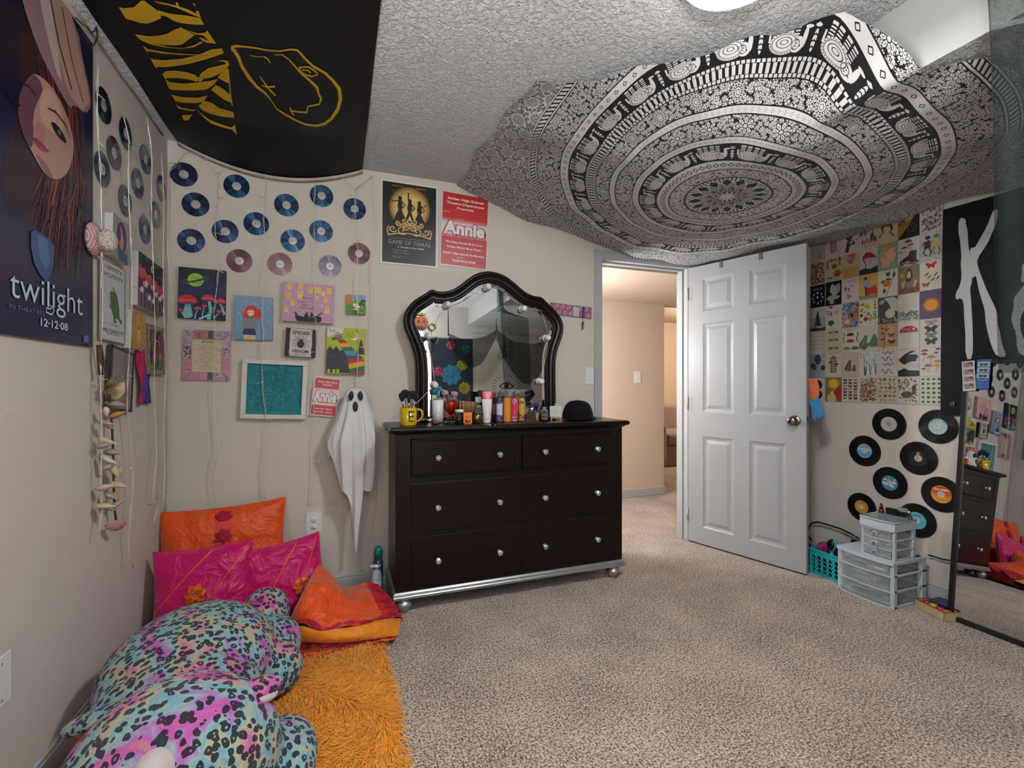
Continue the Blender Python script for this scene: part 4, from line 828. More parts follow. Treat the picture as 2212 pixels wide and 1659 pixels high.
# pink framed poem
M_, w_, h_ = quad('B', cr(340, 540, 4.148, [(232, 705), (662, 730), (650, 1168), (228, 1165)]), .014)
t = thing('picture_frame', 'pink patterned wooden frame around a cream name poem on the back wall', 'picture frame', M_)
fr = MB(); bx_ = .18
for x0, x1, y0, y1 in ((-.5, .5, .5 - bx_, .5), (-.5, .5, -.5, -.5 + bx_ * .9), (-.5, -.5 + bx_ * .98, -.5 + bx_ * .9, .5 - bx_), (.5 - bx_, .5, -.5 + bx_ * .9, .5 - bx_)): fr.bb(x0 * w_, x1 * w_, y0 * h_, y1 * h_, -.012, 0)
fr.build('frame', mat('frame_pink', '#b98f98', .7), t, bevel=.001)
a = Art(w_, h_, z=.0003); q = random.Random(9); k = '#3a2a30'
segs = [(0, .82, .18, 1, '#b59aac'), (.18, .82, .34, 1, '#bd8fa0'), (.34, .82, .50, 1, '#b8787c'), (.50, .82, .66, 1, '#b5a6b0'), (.66, .82, 1, 1, '#b09aae'), (0, .68, .18, .82, '#b3a0b2'), (0, .40, .18, .68, '#b9a2b0'), (0, .2, .18, .40, '#c0838f'), (0, 0, .30, .16, '#b88096'), (0, .16, .17, .2, '#b88096'), (.30, 0, .5, .16, '#bb7f86'), (.5, 0, .68, .16, '#b9a9b2'), (.68, 0, 1, .16, '#b59cb0'), (.82, .16, 1, .42, '#bd8793'), (.82, .42, 1, .62, '#b895a8'), (.82, .62, 1, .82, '#b39cb2')]
for i, (x0, y0, x1, y1, c_) in enumerate(segs): a.r(x0, y0, x1, y1, c_, up=(i == 0))
a.up()
for x in (.51, .5):
    for i in range(7): b0 = .02 * i; a.l([(x + b0, .83), (x + b0 + .03, .99)], .006, k, up=False); a.l([(x + b0 + .03, .83), (x + b0, .99)], .006, k, up=False); a.l([(x + b0, .01), (x + b0 + .03, .155)], .006, k, up=False); a.l([(x + b0 + .03, .01), (x + b0, .155)], .006, k, up=False)
for i in range(7): y = .215 + .026 * i; a.l([(.01, y), (.165, y - .02)], .004, k, up=False); a.l([(.83, y), (.99, y + .02)], .004, k, up=False)
for i in range(8): a.l([(.02 + .035 * i, .01), (.03 + .03 * i, .155)], .004, k, up=False); a.l([(.34 + .02 * i, .83), (.36 + .015 * i, .99)], .003, k, up=False)
a.specks(70, .01, .42, .165, .67, [k], .02, 3, .6); a.specks(60, .02, .70, .165, .97, ['#6a4a5c'], .012, 4, .6); a.specks(70, .2, .83, .34, .98, ['#8a2a50', '#6a3a5c'], .012, 5, .8); a.specks(70, .70, .83, .98, .98, ['#6a4a5c'], .012, 6, .8); a.specks(60, .83, .44, .99, .80, ['#6a4a5c'], .012, 7, .8); a.specks(60, .55, .01, .98, .15, ['#6a4a5c'], .012, 8, .8)
for P in ([(.02, .99), (.18, .83)], [(.98, .99), (.82, .83)], [(.02, .01), (.17, .16)], [(.98, .01), (.83, .16)], [(0, .68), (.18, .68)], [(0, .40), (.18, .41)], [(0, .2), (.18, .21)], [(.82, .62), (1, .61)], [(.82, .42), (1, .43)], [(.34, .82), (.33, 1)], [(.3, 0), (.33, .16)]): a.l(P, .008, k, up=False)
a.build('pattern', PAINT, t)
a = Art(w_ * .65, h_ * .67, z=-.008, cy=.0 * h_); a.r(0, 0, 1, 1, '#b9ad93')
a.t('Eisha', .5, .87, .062, '#2b2620', shear=.35, fit=.42, bold=.008)
for i, s_ in enumerate(('Lighthearted', 'Eager to please', 'This child is alert and', 'intelligent', 'She has a sweet', 'disposition', 'Slightly stubborn', 'She will fight for her', 'rights', 'A likeable child', 'An appealing child')): a.t(s_, .5, .775 - .07 * i, .030, '#4a4436', shear=.35, fit=.037 * len(s_))
a.build('printed_sheet', PAPER, t)
# letter board
M_, w_, h_ = quad('B', cr(340, 540, 4.148, [(750, 972), (1350, 1000), (1325, 1520), (748, 1510)]), .03)
t = thing('letter_board', 'empty turquoise felt letter board in a white frame on the back wall', 'letter board', M_)
fw = .024; fr = MB(); fr.bb(-w_ / 2, w_ / 2, h_ / 2 - fw, h_ / 2, -.026, 0); fr.bb(-w_ / 2, w_ / 2, -h_ / 2, -h_ / 2 + fw, -.026, 0); fr.bb(-w_ / 2, -w_ / 2 + fw, -h_ / 2 + fw, h_ / 2 - fw, -.026, 0); fr.bb(w_ / 2 - fw, w_ / 2, -h_ / 2 + fw, h_ / 2 - fw, -.026, 0)
fr.build('frame', mat('white_wood', '#c2c0be', .5, bp=.1), t, bevel=.002)
fb = MB(); n = 38; hh = h_ - 2 * fw; fb.bb(-w_ / 2 + fw, w_ / 2 - fw, -h_ / 2 + fw, h_ / 2 - fw, -.024, -.015)
for i in range(n): y = -hh / 2 + hh * (i + .5) / n; fb.grid(lambda u, v, y=y: (-w_ / 2 + fw + (w_ - 2 * fw) * u, y + hh / n * (v - .5) * .92, -.015 + .0045 * math.sin(PI * v)), 1, 6)
fb.build('felt', mat('teal_felt', '#13828c', .95, var=.05, vs=90, sheen=.3, bp=.4, bs=900), t)
# ---- left wall pieces ----
def purple(a):
    a.r(0, 0, 1, 1, '#8d8b8c'); a.e(.48, .55, .30, .42, '#542a68', n=28); a.p([(.3, 0), (.28, .2), (.38, .28), (.62, .27), (.80, .2), (.95, .0)], '#3c5f6c'); a.p([(.38, .28), (.34, .42), (.42, .52), (.44, .66), (.38, .72), (.45, .78), (.50, .7), (.55, .62), (.62, .5), (.58, .34), (.62, .27)], '#b08a58'); a.l([(.42, .7), (.40, .8), (.47, .84)], .03, '#b08a58'); a.l([(.40, .40), (.52, .42)], .01, '#4a3020'); a.specks(12, .1, .1, .9, .3, ['#2d4a58'], .04, 3)
canvas('painting', 'grey canvas with a purple oval and a raised hand, behind the patchwork hat', 'L', cr(0, 400, 3.95, [(975, 240), (1115, 355), (1100, 690), (960, 590)]), purple, '#b8b6b2', .03)
def frogsign(a):
    a.r(0, 0, 1, 1, '#a9abad'); a.r(.03, .015, .97, .985, '#b4b5b8'); g_ = '#5f7355'; a.t('HIPPITY', .5, .895, .06, g_, fit=.72, bold=.03); a.t('HOPPITY', .5, .80, .06, g_, fit=.80, bold=.03)
    a.t('GET OFF MY', .42, .20, .035, '#6f7a6a', fit=.6, bold=.01); a.t('PROPERTY', .5, .09, .065, g_, fit=.86, bold=.03)
    a.p([(.42, .66), (.58, .65), (.66, .6), (.74, .46), (.76, .36), (.66, .30), (.50, .32), (.40, .42), (.36, .55), (.36, .62)], '#3f6232'); a.p([(.38, .62), (.44, .58), (.50, .60), (.48, .64)], '#8a2f3a'); a.p([(.40, .66), (.56, .66), (.52, .70), (.42, .70)], '#7d8d84'); a.e(.44, .655, .04, .03, '#a9b79a')
    a.l([(.40, .48), (.34, .44), (.42, .42)], .04, '#3f6232'); a.l([(.68, .36), (.78, .30), (.86, .27)], .06, '#33522a'); a.l([(.52, .33), (.54, .26), (.62, .27)], .06, '#33522a'); a.l([(.36, .50), (.24, .58), (.16, .64)], .012, '#55504a')
    for x0, y0, x1, y1 in ((0, 0, 1, .008), (0, .992, 1, 1), (0, 0, .018, 1), (.982, 0, 1, 1)): a.r(x0, y0, x1, y1, '#4d4d4f', up=False)
paper('tin_sign', 'pale tin sign with a green frog and green lettering on the left wall', 'sign', 'L', cr(0, 400, 3.95, [(850, 612), (1062, 722), (1065, 1365), (860, 1310)]), frogsign, .012, thick=.002)
def pinkmt(a):
    a.r(0, 0, 1, 1, '#211d24'); q = random.Random(5)
    for i in range(22): x, y = q.uniform(.05, .95), q.uniform(.72, .97); a.l([(x, y), (x + .03, y - .012)], .012, '#a8a8b0', up=False)
    a.e(.52, .83, .06, .06, '#c9c4c4'); a.e(.57, .83, .06, .06, '#211d24'); a.p([(0, .50), (0, .78), (.1, .72), (.2, .76), (.32, .66), (.45, .70), (.55, .62), (.68, .66), (.8, .58), (.9, .62), (1, .56), (1, .40), (.5, .45)], '#b8495f')
    a.p([(0, .24), (0, .54), (.3, .50), (.6, .44), (1, .38), (1, .1)], '#4a2a62'); a.p([(0, 0), (0, .34), (1, .30), (1, 0)], '#7a6058')
    for x, y, k in ((.25, .44, .16), (.12, .30, .12), (.55, .46, .15), (.68, .36, .10), (.40, .22, .10), (.85, .32, .12), (.55, .20, .08), (.96, .40, .1)):
        a.l([(x, .02 + .02 * k), (x - .01, y * .5), (x, y)], .05 * k / .12, '#27406f'); a.e(x, y - .02, k * .75, k * .75, '#97352c', a0=0, a1=180, up=False); a.specks(7, x - k * .5, y, x + k * .5, y + k * .45, ['#ddd2c6'], .035, 2, .9); a.r(x - k * .5, y - .035, x + k * .5, y - .012, '#c9bcae', up=False)
canvas('painting', 'canvas of pink mountains and starry night above red mushrooms, left wall by the corner', 'L', cr(0, 400, 3.95, [(1180, 560), (1395, 715), (1390, 1130), (1185, 1020)]), pinkmt, '#b5b1ac', .03)
def gold(a):
    a.r(0, 0, 1, 1, '#a47a45'); a.specks(40, 0, 0, 1, 1, ['#b0854c', '#98703f'], .14, 3, .3); a.e(.5, .5, .16, .5, '#b28a44'); a.e(.5, .45, .09, .1, '#c0a050'); a.e(.5, .34, .09, .08, '#c0a050'); a.e(.5, .345, .04, .04, '#d8d4c8'); a.e(.5, .345, .02, .03, '#1d2530'); a.l([(.42, .6), (.5, .62), (.58, .6)], .02, '#5a3a1f'); a.e(.5, .55, .05, .04, '#6a4420')
canvas('painting', 'narrow tan and gold canvas with a painted eye between the tin sign and butterfly frame', 'L', cr(0, 400, 3.95, [(1115, 1060), (1240, 1100), (1240, 1400), (1125, 1395)]), gold, '#bdbcb9', .03)
def butter(a):
    a.r(0, 0, 1, 1, '#8a7468'); a.specks(160, 0, 0, 1, 1, ['#a8958a', '#6a5850', '#b5a69a'], .03, 3, .9); a.r(.14, .10, .86, .90, '#4c6b3a'); a.specks(90, .16, .12, .84, .88, ['#6f9a3f', '#2f4a2c', '#39563a'], .08, 5, .5)
    for sg in (1, -1):
        a.e(.5 + sg * .18, .62, .16, .24, '#7c4358', rot=-sg * 20); a.e(.5 + sg * .17, .36, .13, .18, '#8c4a52', rot=sg * 20)
        for i in range(5): a.e(.5 + sg * (.10 + .04 * i), .60 + .03 * i, .03, .03, ['#3c5c8c', '#b08048', '#40304a'][i % 3], n=9); a.e(.5 + sg * .17, .36, .06, .08, '#b07a58', n=9)
    a.e(.5, .5, .03, .40, '#241f30')
M_ = quad('L', cr(0, 400, 3.95, [(1260, 1180), (1410, 1225), (1410, 1620), (1255, 1610)]), .018)
canvas('picture_frame', 'framed jewelled butterfly picture with mottled pink border by the corner', 'L', None, butter, '#8c786d', .016, 'picture frame', M_)
def sketch(a):
    a.r(0, 0, 1, 1, '#7f7369'); q = random.Random(3)
    for i in range(7): a.l([(.05, .62 + .045 * i), (.95, .60 + .045 * i + q.uniform(-.01, .01))], .008, '#5f564e', up=False)
    for x in (.3, .65): a.p([(x - .1, .36), (x - .12, .50), (x, .60), (x + .12, .50), (x + .1, .36)], '#5d544d'); a.l([(x, .36), (x, .18)], .04, '#5d544d')
    a.specks(60, .05, .2, .95, .6, ['#695f56', '#92877b'], .08, 4, .3)
M_ = quad('L', cr(180, 680, 3.317, [(182, 224), (360, 262), (342, 715), (196, 660)]), .018)
t = canvas('picture_frame', 'black framed grey pencil sketch behind the shell garland on the left wall', 'L', None, sketch, '#2a2a33', .014, 'picture frame', (M_[0], M_[1], M_[2]))
fr = MB(); w_, h_ = M_[1], M_[2]; f_ = .008
for b_ in ((-w_ / 2, w_ / 2, h_ / 2 - f_, h_ / 2), (-w_ / 2, w_ / 2, -h_ / 2, -h_ / 2 + f_), (-w_ / 2, -w_ / 2 + f_, -h_ / 2, h_ / 2), (w_ / 2 - f_, w_ / 2, -h_ / 2, h_ / 2)): fr.bb(*b_, -.002, .004)
fr.build('frame', mat('frame_black', '#1f1f26', .35), t)
pf = MB(); c0, c1 = wuv('L', 180 + 365 / 3.317, 680 + 265 / 3.317), wuv('L', 180 + 455 / 3.317, 680 + 625 / 3.317)
fwid, fhei = c1[0] - c0[0], c0[1] - c1[1] + .01
for i, cl in enumerate(('#a32048', '#a32048', '#553082', '#28306a', '#28306a')):
    pf.grid(lambda u, v, i=i: (-fwid / 2 + fwid * (i + u) / 5 + .006 * math.sin(v * 6), -fhei / 2 + fhei * v, .008 * math.sin((i + u) * 1.9 + v * 5) + .01), 4, 16, col=cl)
pf.build('pride_flag', PRINT, M=wM('L', (c0[0] + c1[0]) / 2, (c0[1] + c1[1]) / 2, .004), label='small pink, purple and blue striped flag on the left wall', cat='flag', solid=.0015)
# korn-style flag on the right wall: hand-drawn white letters
M_, w_, h_ = quad('R', [(2040, 432), (2330, 360), (2330, 900), (2052, 878)], .012)
kx = wuv('R', 2040, 600)[0]; zt, zb = 2.105, 1.01
t = thing('band_flag', 'black flag with rough white hand-drawn letters on the right wall', 'flag')
fwid = .95
km = MB(); km.grid(lambda u, v: (XR - .010 - .006 * math.sin(u * 9 + v * 3), -(kx + fwid * u) + .012 * (1 - v) * (u < .02), zb + (zt - zb) * v + .02 * (1 - u) * 0), 30, 30); km.build('cloth', BLACK, t)
lt = MB()
def kp(P, k=3.318, x0=1960, y0=360):
    V = []; P = sm_(P, 1)
    for a_, b_ in P:
        p = oX(x0 + a_ / k, y0 + b_ / k, XR - .018); u = (-p.y - kx) / fwid; v = (p.z - zb) / (zt - zb); V.append((XR - .0125 - .006 * math.sin(u * 9 + v * 3), p.y, p.z))
    lt.add(V, [tuple(range(len(V)))])
kp([(362, 380), (385, 362), (412, 375), (412, 415), (425, 450), (430, 560), (448, 645), (455, 700), (462, 820), (445, 870), (455, 960), (470, 1200), (468, 1380), (418, 1380), (416, 1180), (408, 1120), (402, 960), (372, 940), (362, 955), (345, 945), (345, 910), (372, 860), (388, 790), (378, 690), (385, 650), (372, 520), (360, 470)])
kp([(448, 645), (442, 600), (452, 578), (478, 580), (495, 545), (560, 430), (600, 320), (625, 298), (642, 310), (632, 390), (600, 470), (560, 560), (492, 660), (500, 720), (530, 800), (570, 900), (610, 980), (640, 1050), (642, 1130), (655, 1170), (675, 1280), (710, 1362), (640, 1365), (600, 1290), (560, 1140), (550, 1020), (520, 930), (500, 850), (485, 770), (462, 810), (455, 700)])
kp([(810, 700), (850, 680), (850, 820), (800, 830), (812, 760)]); kp([(752, 940), (800, 880), (850, 820), (880, 860), (880, 1000), (830, 1020), (800, 1080), (800, 1160), (830, 1250), (880, 1300), (880, 1362), (800, 1350), (775, 1290), (775, 1200), (745, 1130), (735, 1080), (755, 1000)])
lt.build('lettering', mat('white_print', '#aeb0b0', .8, var=.06, vs=8), t)
gm = MB(); p = oX(2057, 872, XR - .02); gm.tube([(p.x, p.y + .008 * math.cos(a), p.z + .008 * math.sin(a)) for a in np.linspace(0, 6, 12)], .0025, 5, closed=True); gm.build('grommet', mat('grommet_steel', '#a8a8a8', .3, 1), t)
# ================= compact discs =================
def cdmat(name, cols, seed):
    m, g, b = newmat(name); v = tc(g); sp = g.nodes.new('ShaderNodeSeparateXYZ'); g.links.new(v, sp.inputs[0]); x = E(g, sp.outputs[0]); y = E(g, sp.outputs[1])
    a = y.atan2(x) * (1 / (2 * PI)) + .5; r = (x * x + y * y).sqrt()
    A2 = a * (2 * PI); f = ((A2 * 3 + seed).sin() * .24 + (A2 * 7 + seed * 2).sin() * .16 + (A2 * 13 + seed * 5).sin() * .10 + (A2 * 29).sin() * .05 + .5)  # wedges by angle: diffraction streaks painted into the base colour
    g.links.new(mix(g, 1.0, ramp(g, f, [(i / (len(cols) - 1), c) for i, c in enumerate(cols)]), '#a6a6ac', 'MULTIPLY'), b.inputs['Base Color'])
    b.inputs['Metallic'].default_value = .75; b.inputs['Roughness'].default_value = .24; b.inputs['Anisotropic'].default_value = .93
    tg = g.nodes.new('ShaderNodeTangent'); tg.direction_type = 'RADIAL'; tg.axis = 'Z'; g.links.new(tg.outputs[0], b.inputs['Tangent']); b.inputs['Anisotropic Rotation'].default_value = .25
    b.inputs['Coat Weight'].default_value = .5; b.inputs['Coat Roughness'].default_value = .05
    return m
CDM = [cdmat('disc_blue', ['#0b1c4a', '#1e66a0', '#12265e', '#2a9ab0', '#1b2c70', '#4a2f7a', '#0d1a3c'], 0.3),
       cdmat('disc_violet', ['#3a2a5c', '#2c4a9a', '#5a3a6e', '#2a8fa8', '#43305f', '#2f3f9a', '#6a3f62'], 1.7),
       cdmat('disc_red', ['#6a2f3a', '#7d4048', '#5a3a5c', '#8a4a3a', '#6a3440', '#7c6a74', '#5a2a36'], 2.9),
       cdmat('disc_grey', ['#5a5156', '#7a6a78', '#4a4a50', '#8a7a88', '#5e4c5c', '#70708a', '#4a4448'], 4.1)]
HUB = mat('disc_hub', '#a9a6a2', .25, .15, var=.05, coat=.5)
CLEARP = mat('clear_plastic', '#e8ecec', .05, trans=.95, ior=1.46, var=0)
protos = {}
def disc(k, M, label, r=.0612):
    if k not in protos:
        t = thing('compact_disc', label, 'disc', M)
        a = MB(); a.lathe([(.0215, 0), (r, 0), (r, .0012), (.0215, .0012)], 56, sm=False); a.f = a.f[:-2]; a.m = a.m[:-2]; a.c = a.c[:-2]; a.s = a.s[:-2]
        a.build('data_disc', CDM[k], t)
        h = MB(); h.lathe([(.0076, .0002), (.0215, .0002), (.0215, .0014), (.0195, .0017), (.0076, .0014)], 32); h.f = h.f[:-2]; h.m = h.m[:-2]; h.c = h.c[:-2]; h.s = h.s[:-2]
        h.build('hub', HUB, t); MB().lathe([(.001, .0002), (.0074, .0002), (.0074, .0008), (.001, .0008)], 16).build('mounting_tack', mat('blue_tack', '#b5aea4', .8), t); protos[k] = t
    else: t = dup(protos[k], M, label)
    t['group'] = 'discs stuck on the walls'
q = random.Random(21)
bcd = [(237, 236, 1, 'violet disc, topmost and nearest the corner on the back wall'), (710, 341, 0, 'deep blue disc, second from the corner in the top row of the back wall'), (343, 505, 1, 'violet disc directly below the top corner disc on the back wall'),
       (608, 747, 1, 'violet blue disc touched by the light strand above the planet canvas'), (304, 830, 1, 'purple disc just above the dark planet canvas on its left'), (887, 677, 0, 'blue disc in the middle of the back wall cluster, above two reddish ones'),
       (1157, 511, 0, 'blue disc left of the uppermost right pair, under the black flag'), (1472, 428, 0, 'blue disc under the right end of the black ceiling flag'), (1768, 545, 1, 'blue disc at the far right of the top row, nearest the black poster'),
       (1467, 744, 0, 'blue disc straight below the one under the flag end'), (1213, 830, 0, 'blue disc above the left part of the pink lantern canvas'), (734, 1010, 2, 'reddish disc above the red-haired figure canvas'),
       (1099, 1038, 2, 'reddish disc just left above the pink lantern canvas'), (1548, 1057, 3, 'dull grey disc right above the pink lantern canvas'), (1807, 944, 2, 'mauve disc above the tiny toadstool canvas')]
for x, y, k, lb_ in bcd:
    u, v = wuv('B', 340 + x / 4.148, 320 + y / 4.148, .003); disc(k, wM('B', u, v, .003) @ RZ(q.uniform(-12, 12)), lb_, .0612)
lcd = [(110, 222, 0, 'teal disc at the poster edge, highest on the left wall'), (330, 502, 0, 'dark blue disc, second highest on the left wall'), (215, 697, 3, 'violet grey disc below the top one near the poster edge'), (98, 855, 1, 'violet disc half touching the film poster edge'),
       (527, 760, 0, 'blue disc on the left wall halfway to the corner, upper'), (450, 998, 1, 'violet disc in the middle of the left wall cluster'), (688, 1048, 3, 'greyish disc nearest the corner on the left wall, upper'), (325, 1170, 1, 'blue and grey disc above the grey canvas on the left wall'),
       (630, 1310, 3, 'greyish disc nearest the corner on the left wall, lower'), (522, 1457, 1, 'blue and violet disc above the pink mountain canvas')]
for x, y, k, lb_ in lcd:
    u, v = wuv('L', 200 + x / 4.611, 180 + y / 4.611, .003); disc(k, wM('L', u, v, .003) @ RZ(q.uniform(-12, 12)), lb_, .0612)
# ================= vinyl records =================
def vinyl():
    m, g, b = newmat('vinyl'); v = tc(g); sp = g.nodes.new('ShaderNodeSeparateXYZ'); g.links.new(v, sp.inputs[0]); x = E(g, sp.outputs[0]); y = E(g, sp.outputs[1]); r = (x * x + y * y).sqrt()
    b.inputs['Base Color'].default_value = lin('#0d0c0c'); b.inputs['Roughness'].default_value = .28; b.inputs['Anisotropic'].default_value = .8
    tg = g.nodes.new('ShaderNodeTangent'); tg.direction_type = 'RADIAL'; tg.axis = 'Z'; g.links.new(tg.outputs[0], b.inputs['Tangent'])
    bump(g, b, (r * 5200).sin() * .5 + E(g, noise(g, v, 3)) * .2, .12, .001); return m
VIN = vinyl(); PAPR = mat('label_paper', vc=True, rough=.6, var=.03)
def lbl_white(a): a.l([(0.32, 0.760), (0.68, 0.760)], 0.021, '#6a6a6a'); a.ring(.5, .5, .47, .475, '#8a8a8a'); a.e(.86, .55, .06, .06, '#8d8d8a', up=False)
def lbl_dance(a):
    a.ring(.5, .5, .10, .47, '#9db4b8', up=True)
    s_ = 'DANCE-A-LONG'
    for i, ch in enumerate(s_): an = 152 - 124 * i / (len(s_) - 1); a.t(ch, .5 + .385 * math.cos(R(an)), .5 + .385 * math.sin(R(an)), .085, '#2c3538', bold=.02, rot=an - 90, up=(i == 0))
    for y in (.53, .44): a.l([(.04, y), (.36, y)], .008, '#59696c', up=False); a.l([(.64, y), (.96, y)], .008, '#59696c', up=False)
    a.l([(0.37, 0.240), (0.63, 0.240)], 0.017, '#40504f')
def lbl_sky(a): a.e(.5, .5, .49, .49, '#5c93b5', a0=180, a1=360); a.p([(.02, .5), (.1, .62), (.28, .7), (.5, .66), (.7, .72), (.9, .62), (.98, .5)], '#8fb3cb'); a.p([(.3, .8), (.42, .92), (.5, .78), (.62, .93), (.66, .76), (.5, .70)], '#c99436'); a.l([(0.54, 0.800), (0.90, 0.800)], 0.028, '#2f3f7a'); a.l([(0.32, 0.240), (0.68, 0.240)], 0.017, '#26415a'); a.l([(0.32, 0.150), (0.68, 0.150)], 0.016, '#26415a')
def lbl_black(a): a.e(.5, .80, .12, .09, '#a35a2c'); a.e(.5, .82, .05, .04, '#d9b48a')
def lbl_cloud(a):
    for x, y, r_ in ((.2, .45, .14), (.35, .38, .12), (.78, .55, .14), (.65, .30, .14), (.25, .7, .1), (.8, .75, .08)): a.e(x, y, r_, r_ * .6, '#b9ced2', up=(x == .2))
    for i, c_ in enumerate(('#b5482c', '#c98a2c', '#c9b23a', '#5f8f3a')): a.l([(.40 + .03 * i, .97 - .01 * i), (.40 + .03 * i, .72), (.30 + .03 * i, .62)], .03, c_, up=(i == 0))
    a.l([(0.34, 0.220), (0.66, 0.220)], 0.017, '#1f3a3f')
def lbl_col(a):
    a.e(.5, .5, .49, .49, '#c98a26', a0=-60, a1=240)
    for i, c_ in enumerate(('#b52c22', '#b83a22', '#bd5224', '#c26c26')): y0, y1 = .95 - .14 * i, .81 - .14 * i; h0, h1 = [max(0, .24 - (y - .5) ** 2) ** .5 for y in (y0, y1)]; a.p([(.5 - h1, y1), (.5 + h1, y1), (.5 + h0, y0), (.5 - h0, y0)], c_)
    a.t('COLUMBIA', .5, .72, .11, '#dcc9b5', fit=.8, bold=.04); a.l([(0.04, 0.520), (0.40, 0.520)], 0.014, '#3a2a1a'); a.l([(0.69, 0.520), (0.95, 0.520)], 0.014, '#3a2a1a'); a.l([(0.27, 0.220), (0.73, 0.220)], 0.017, '#3a2a1a')
def lbl_gold(a): a.l([(0.32, 0.800), (0.68, 0.800)], 0.025, '#6a4a1a'); a.ring(.5, .5, .43, .44, '#8a5a1f')
def lbl_teal(a): a.l([(0.35, 0.800), (0.76, 0.800)], 0.032, '#16323a'); a.l([(0.74, 0.470), (0.90, 0.470)], 0.025, '#16323a'); a.l([(0.32, 0.220), (0.68, 0.220)], 0.021, '#16323a')
recs = [(662.5, 186.5, 249, 223, '#a9a8a4', lbl_white, '#8d8a84', .23, 'record with white label, upper left of the cluster'), (1014, 204, 292, 242, '#93a9ad', lbl_dance, '#b9b2a2', .25, 'record with pale blue lettered label beside the mirror, topmost right'),
        (488.5, 378, 229, 217, '#6e9cc4', lbl_sky, '#b5aea0', .24, 'record with sky blue label, leftmost in the cluster'), (873.5, 431, 273, 236, '#181416', lbl_black, '#aaa59b', .24, 'record with black label and copper dot in the middle of the cluster'),
        (669, 608, 248, 226, '#3f7f9a', lbl_cloud, '#b5ada0', .25, 'record with cloud and rainbow label below the middle'), (1038, 690, 292, 250, '#c2952a', lbl_col, '#b5ada0', .26, 'record with red and yellow label partly behind the mirror frame'),
        (467, 780, 215, 205, '#b98a2c', lbl_gold, '#b5ada0', .25, 'record with golden label left of the small drawers'), (862, 877, 220, 240, '#4f9fae', lbl_teal, '#b5ada0', .28, 'record with turquoise label behind the small drawer tower')]
for x, y, wd, ht, bc, fn, hole, lr, lb_ in recs:
    px, py = 1720 + x / 3.3175, 860 + y / 3.3175; p = oX(px, py, XR - .006); zc = p.x * sT + p.y * cT; rr = ht / 3.3175 / F * zc / 2
    if y in (780,): rr = .085
    t = thing('vinyl_record', lb_ + ', right wall', 'record', wM('R', -p.y, p.z, .004), 'records stuck on the right wall')
    MB().lathe([(.002, 0), (rr, 0), (rr + .0005, .0008), (rr, .0016), (rr * .96, .0014), (rr * .56, .0014), (.002, .0016)], 64).build('vinyl_disc', VIN, t)
    a = Art(rr * .98 * (1.02 if lr > .25 else .96), rr * .98 * (1.02 if lr > .25 else .96), z=.0019); a.e(.5, .5, .5, .5, bc, n=40); fn(a); a.e(.5, .5, .18 if bc != '#181416' else .22, .18 if bc != '#181416' else .22, hole, n=24); a.e(.44, .53, .03, .03, '#5a4a3a', up=True); a.build('paper_label', PAPR, t)
# ================= grid of small prints =================
gl = -wuv('R', 1751, 800)[0]; gr = -wuv('R', 2038, 800)[0]; cwd = (gl - gr) / 7; zb_ = 1.061; rh = (2.160 - zb_) / 7
gl = -gr - cwd * 7   # u of the left edge
def base(c_): return lambda a: a.r(0, 0, 1, 1, c_)
W0 = '#b5aba3'
def pr_specks(cols, n=170, k=.07, bg='#b3a59b', th_=.35): return lambda a: (a.r(0, 0, 1, 1, bg), a.specks(n, .08, .06, .92, .94, cols, k, n, th_))
def g_branch(bg, lc, sc, n=8, w=.09, L=.26, flower=None):
    def f(a):
        a.r(0, 0, 1, 1, bg); a.l([(.5, .1), (.48, .4), (.52, .7), (.5, .88)], .02, sc)
        for i in range(n):
            y = .2 + .65 * i / n
            for sg in (1, -1): a.leaf(.5, y, L, w, 90 - sg * 60, lc, up=(i == 0 and sg == 1))
        if flower: 
            for x, y in ((.5, .85), (.3, .62), (.7, .55)): a.e(x, y, .1, .09, flower, lobes=5, la=.25, up=False)
    return f
def g_frogleg(a): a.r(0, 0, 1, 1, '#b09b7a'); c_ = '#3f4434'; a.p([(.42, .98), (.62, .98), (.66, .72), (.5, .62), (.38, .74)], c_); a.l([(.42, .72), (.2, .62), (.28, .46), (.08, .34)], [.14, .12, .07, .05], c_); a.l([(.62, .7), (.72, .5), (.6, .38), (.78, .28)], [.14, .12, .07, .05], c_); a.p([(.08, .36), (.02, .28), (.16, .3)], c_); a.p([(.78, .3), (.9, .22), (.7, .24)], c_)
def g_feather(a): 
    a.r(0, 0, 1, 1, '#b3a092')
    for i, (x, h, c_) in enumerate(((.15, .4, '#5a3a30'), (.28, .3, '#8a4a3c'), (.40, .5, '#7a6a50'), (.52, .35, '#8a5a48'), (.66, .7, '#2d2a22'), (.78, .8, '#4a3c2c'), (.9, .45, '#2d2622'))): a.leaf(x, .15, h, .10, 90 - 6 + i * 2, c_)
    a.specks(20, .05, .55, .5, .9, ['#3a5a30', '#5a3c30'], .12, 4, .4); a.l([(.1, .08), (.9, .13)], .02, '#4a3a30')
def g_cactus(a): a.r(0, 0, 1, 1, '#b0a094'); c_ = '#2a3328'; a.l([(.3, .05), (.36, .35), (.5, .6), (.72, .92)], [.22, .16, .18, .14], c_); a.l([(.45, .5), (.2, .75), (.14, .92)], [.12, .14, .1], c_); a.l([(.36, .25), (.62, .36), (.74, .42)], .09, c_); a.specks(14, .3, .3, .9, .9, ['#8a3a30', '#2a3328'], .08, 4, .9)
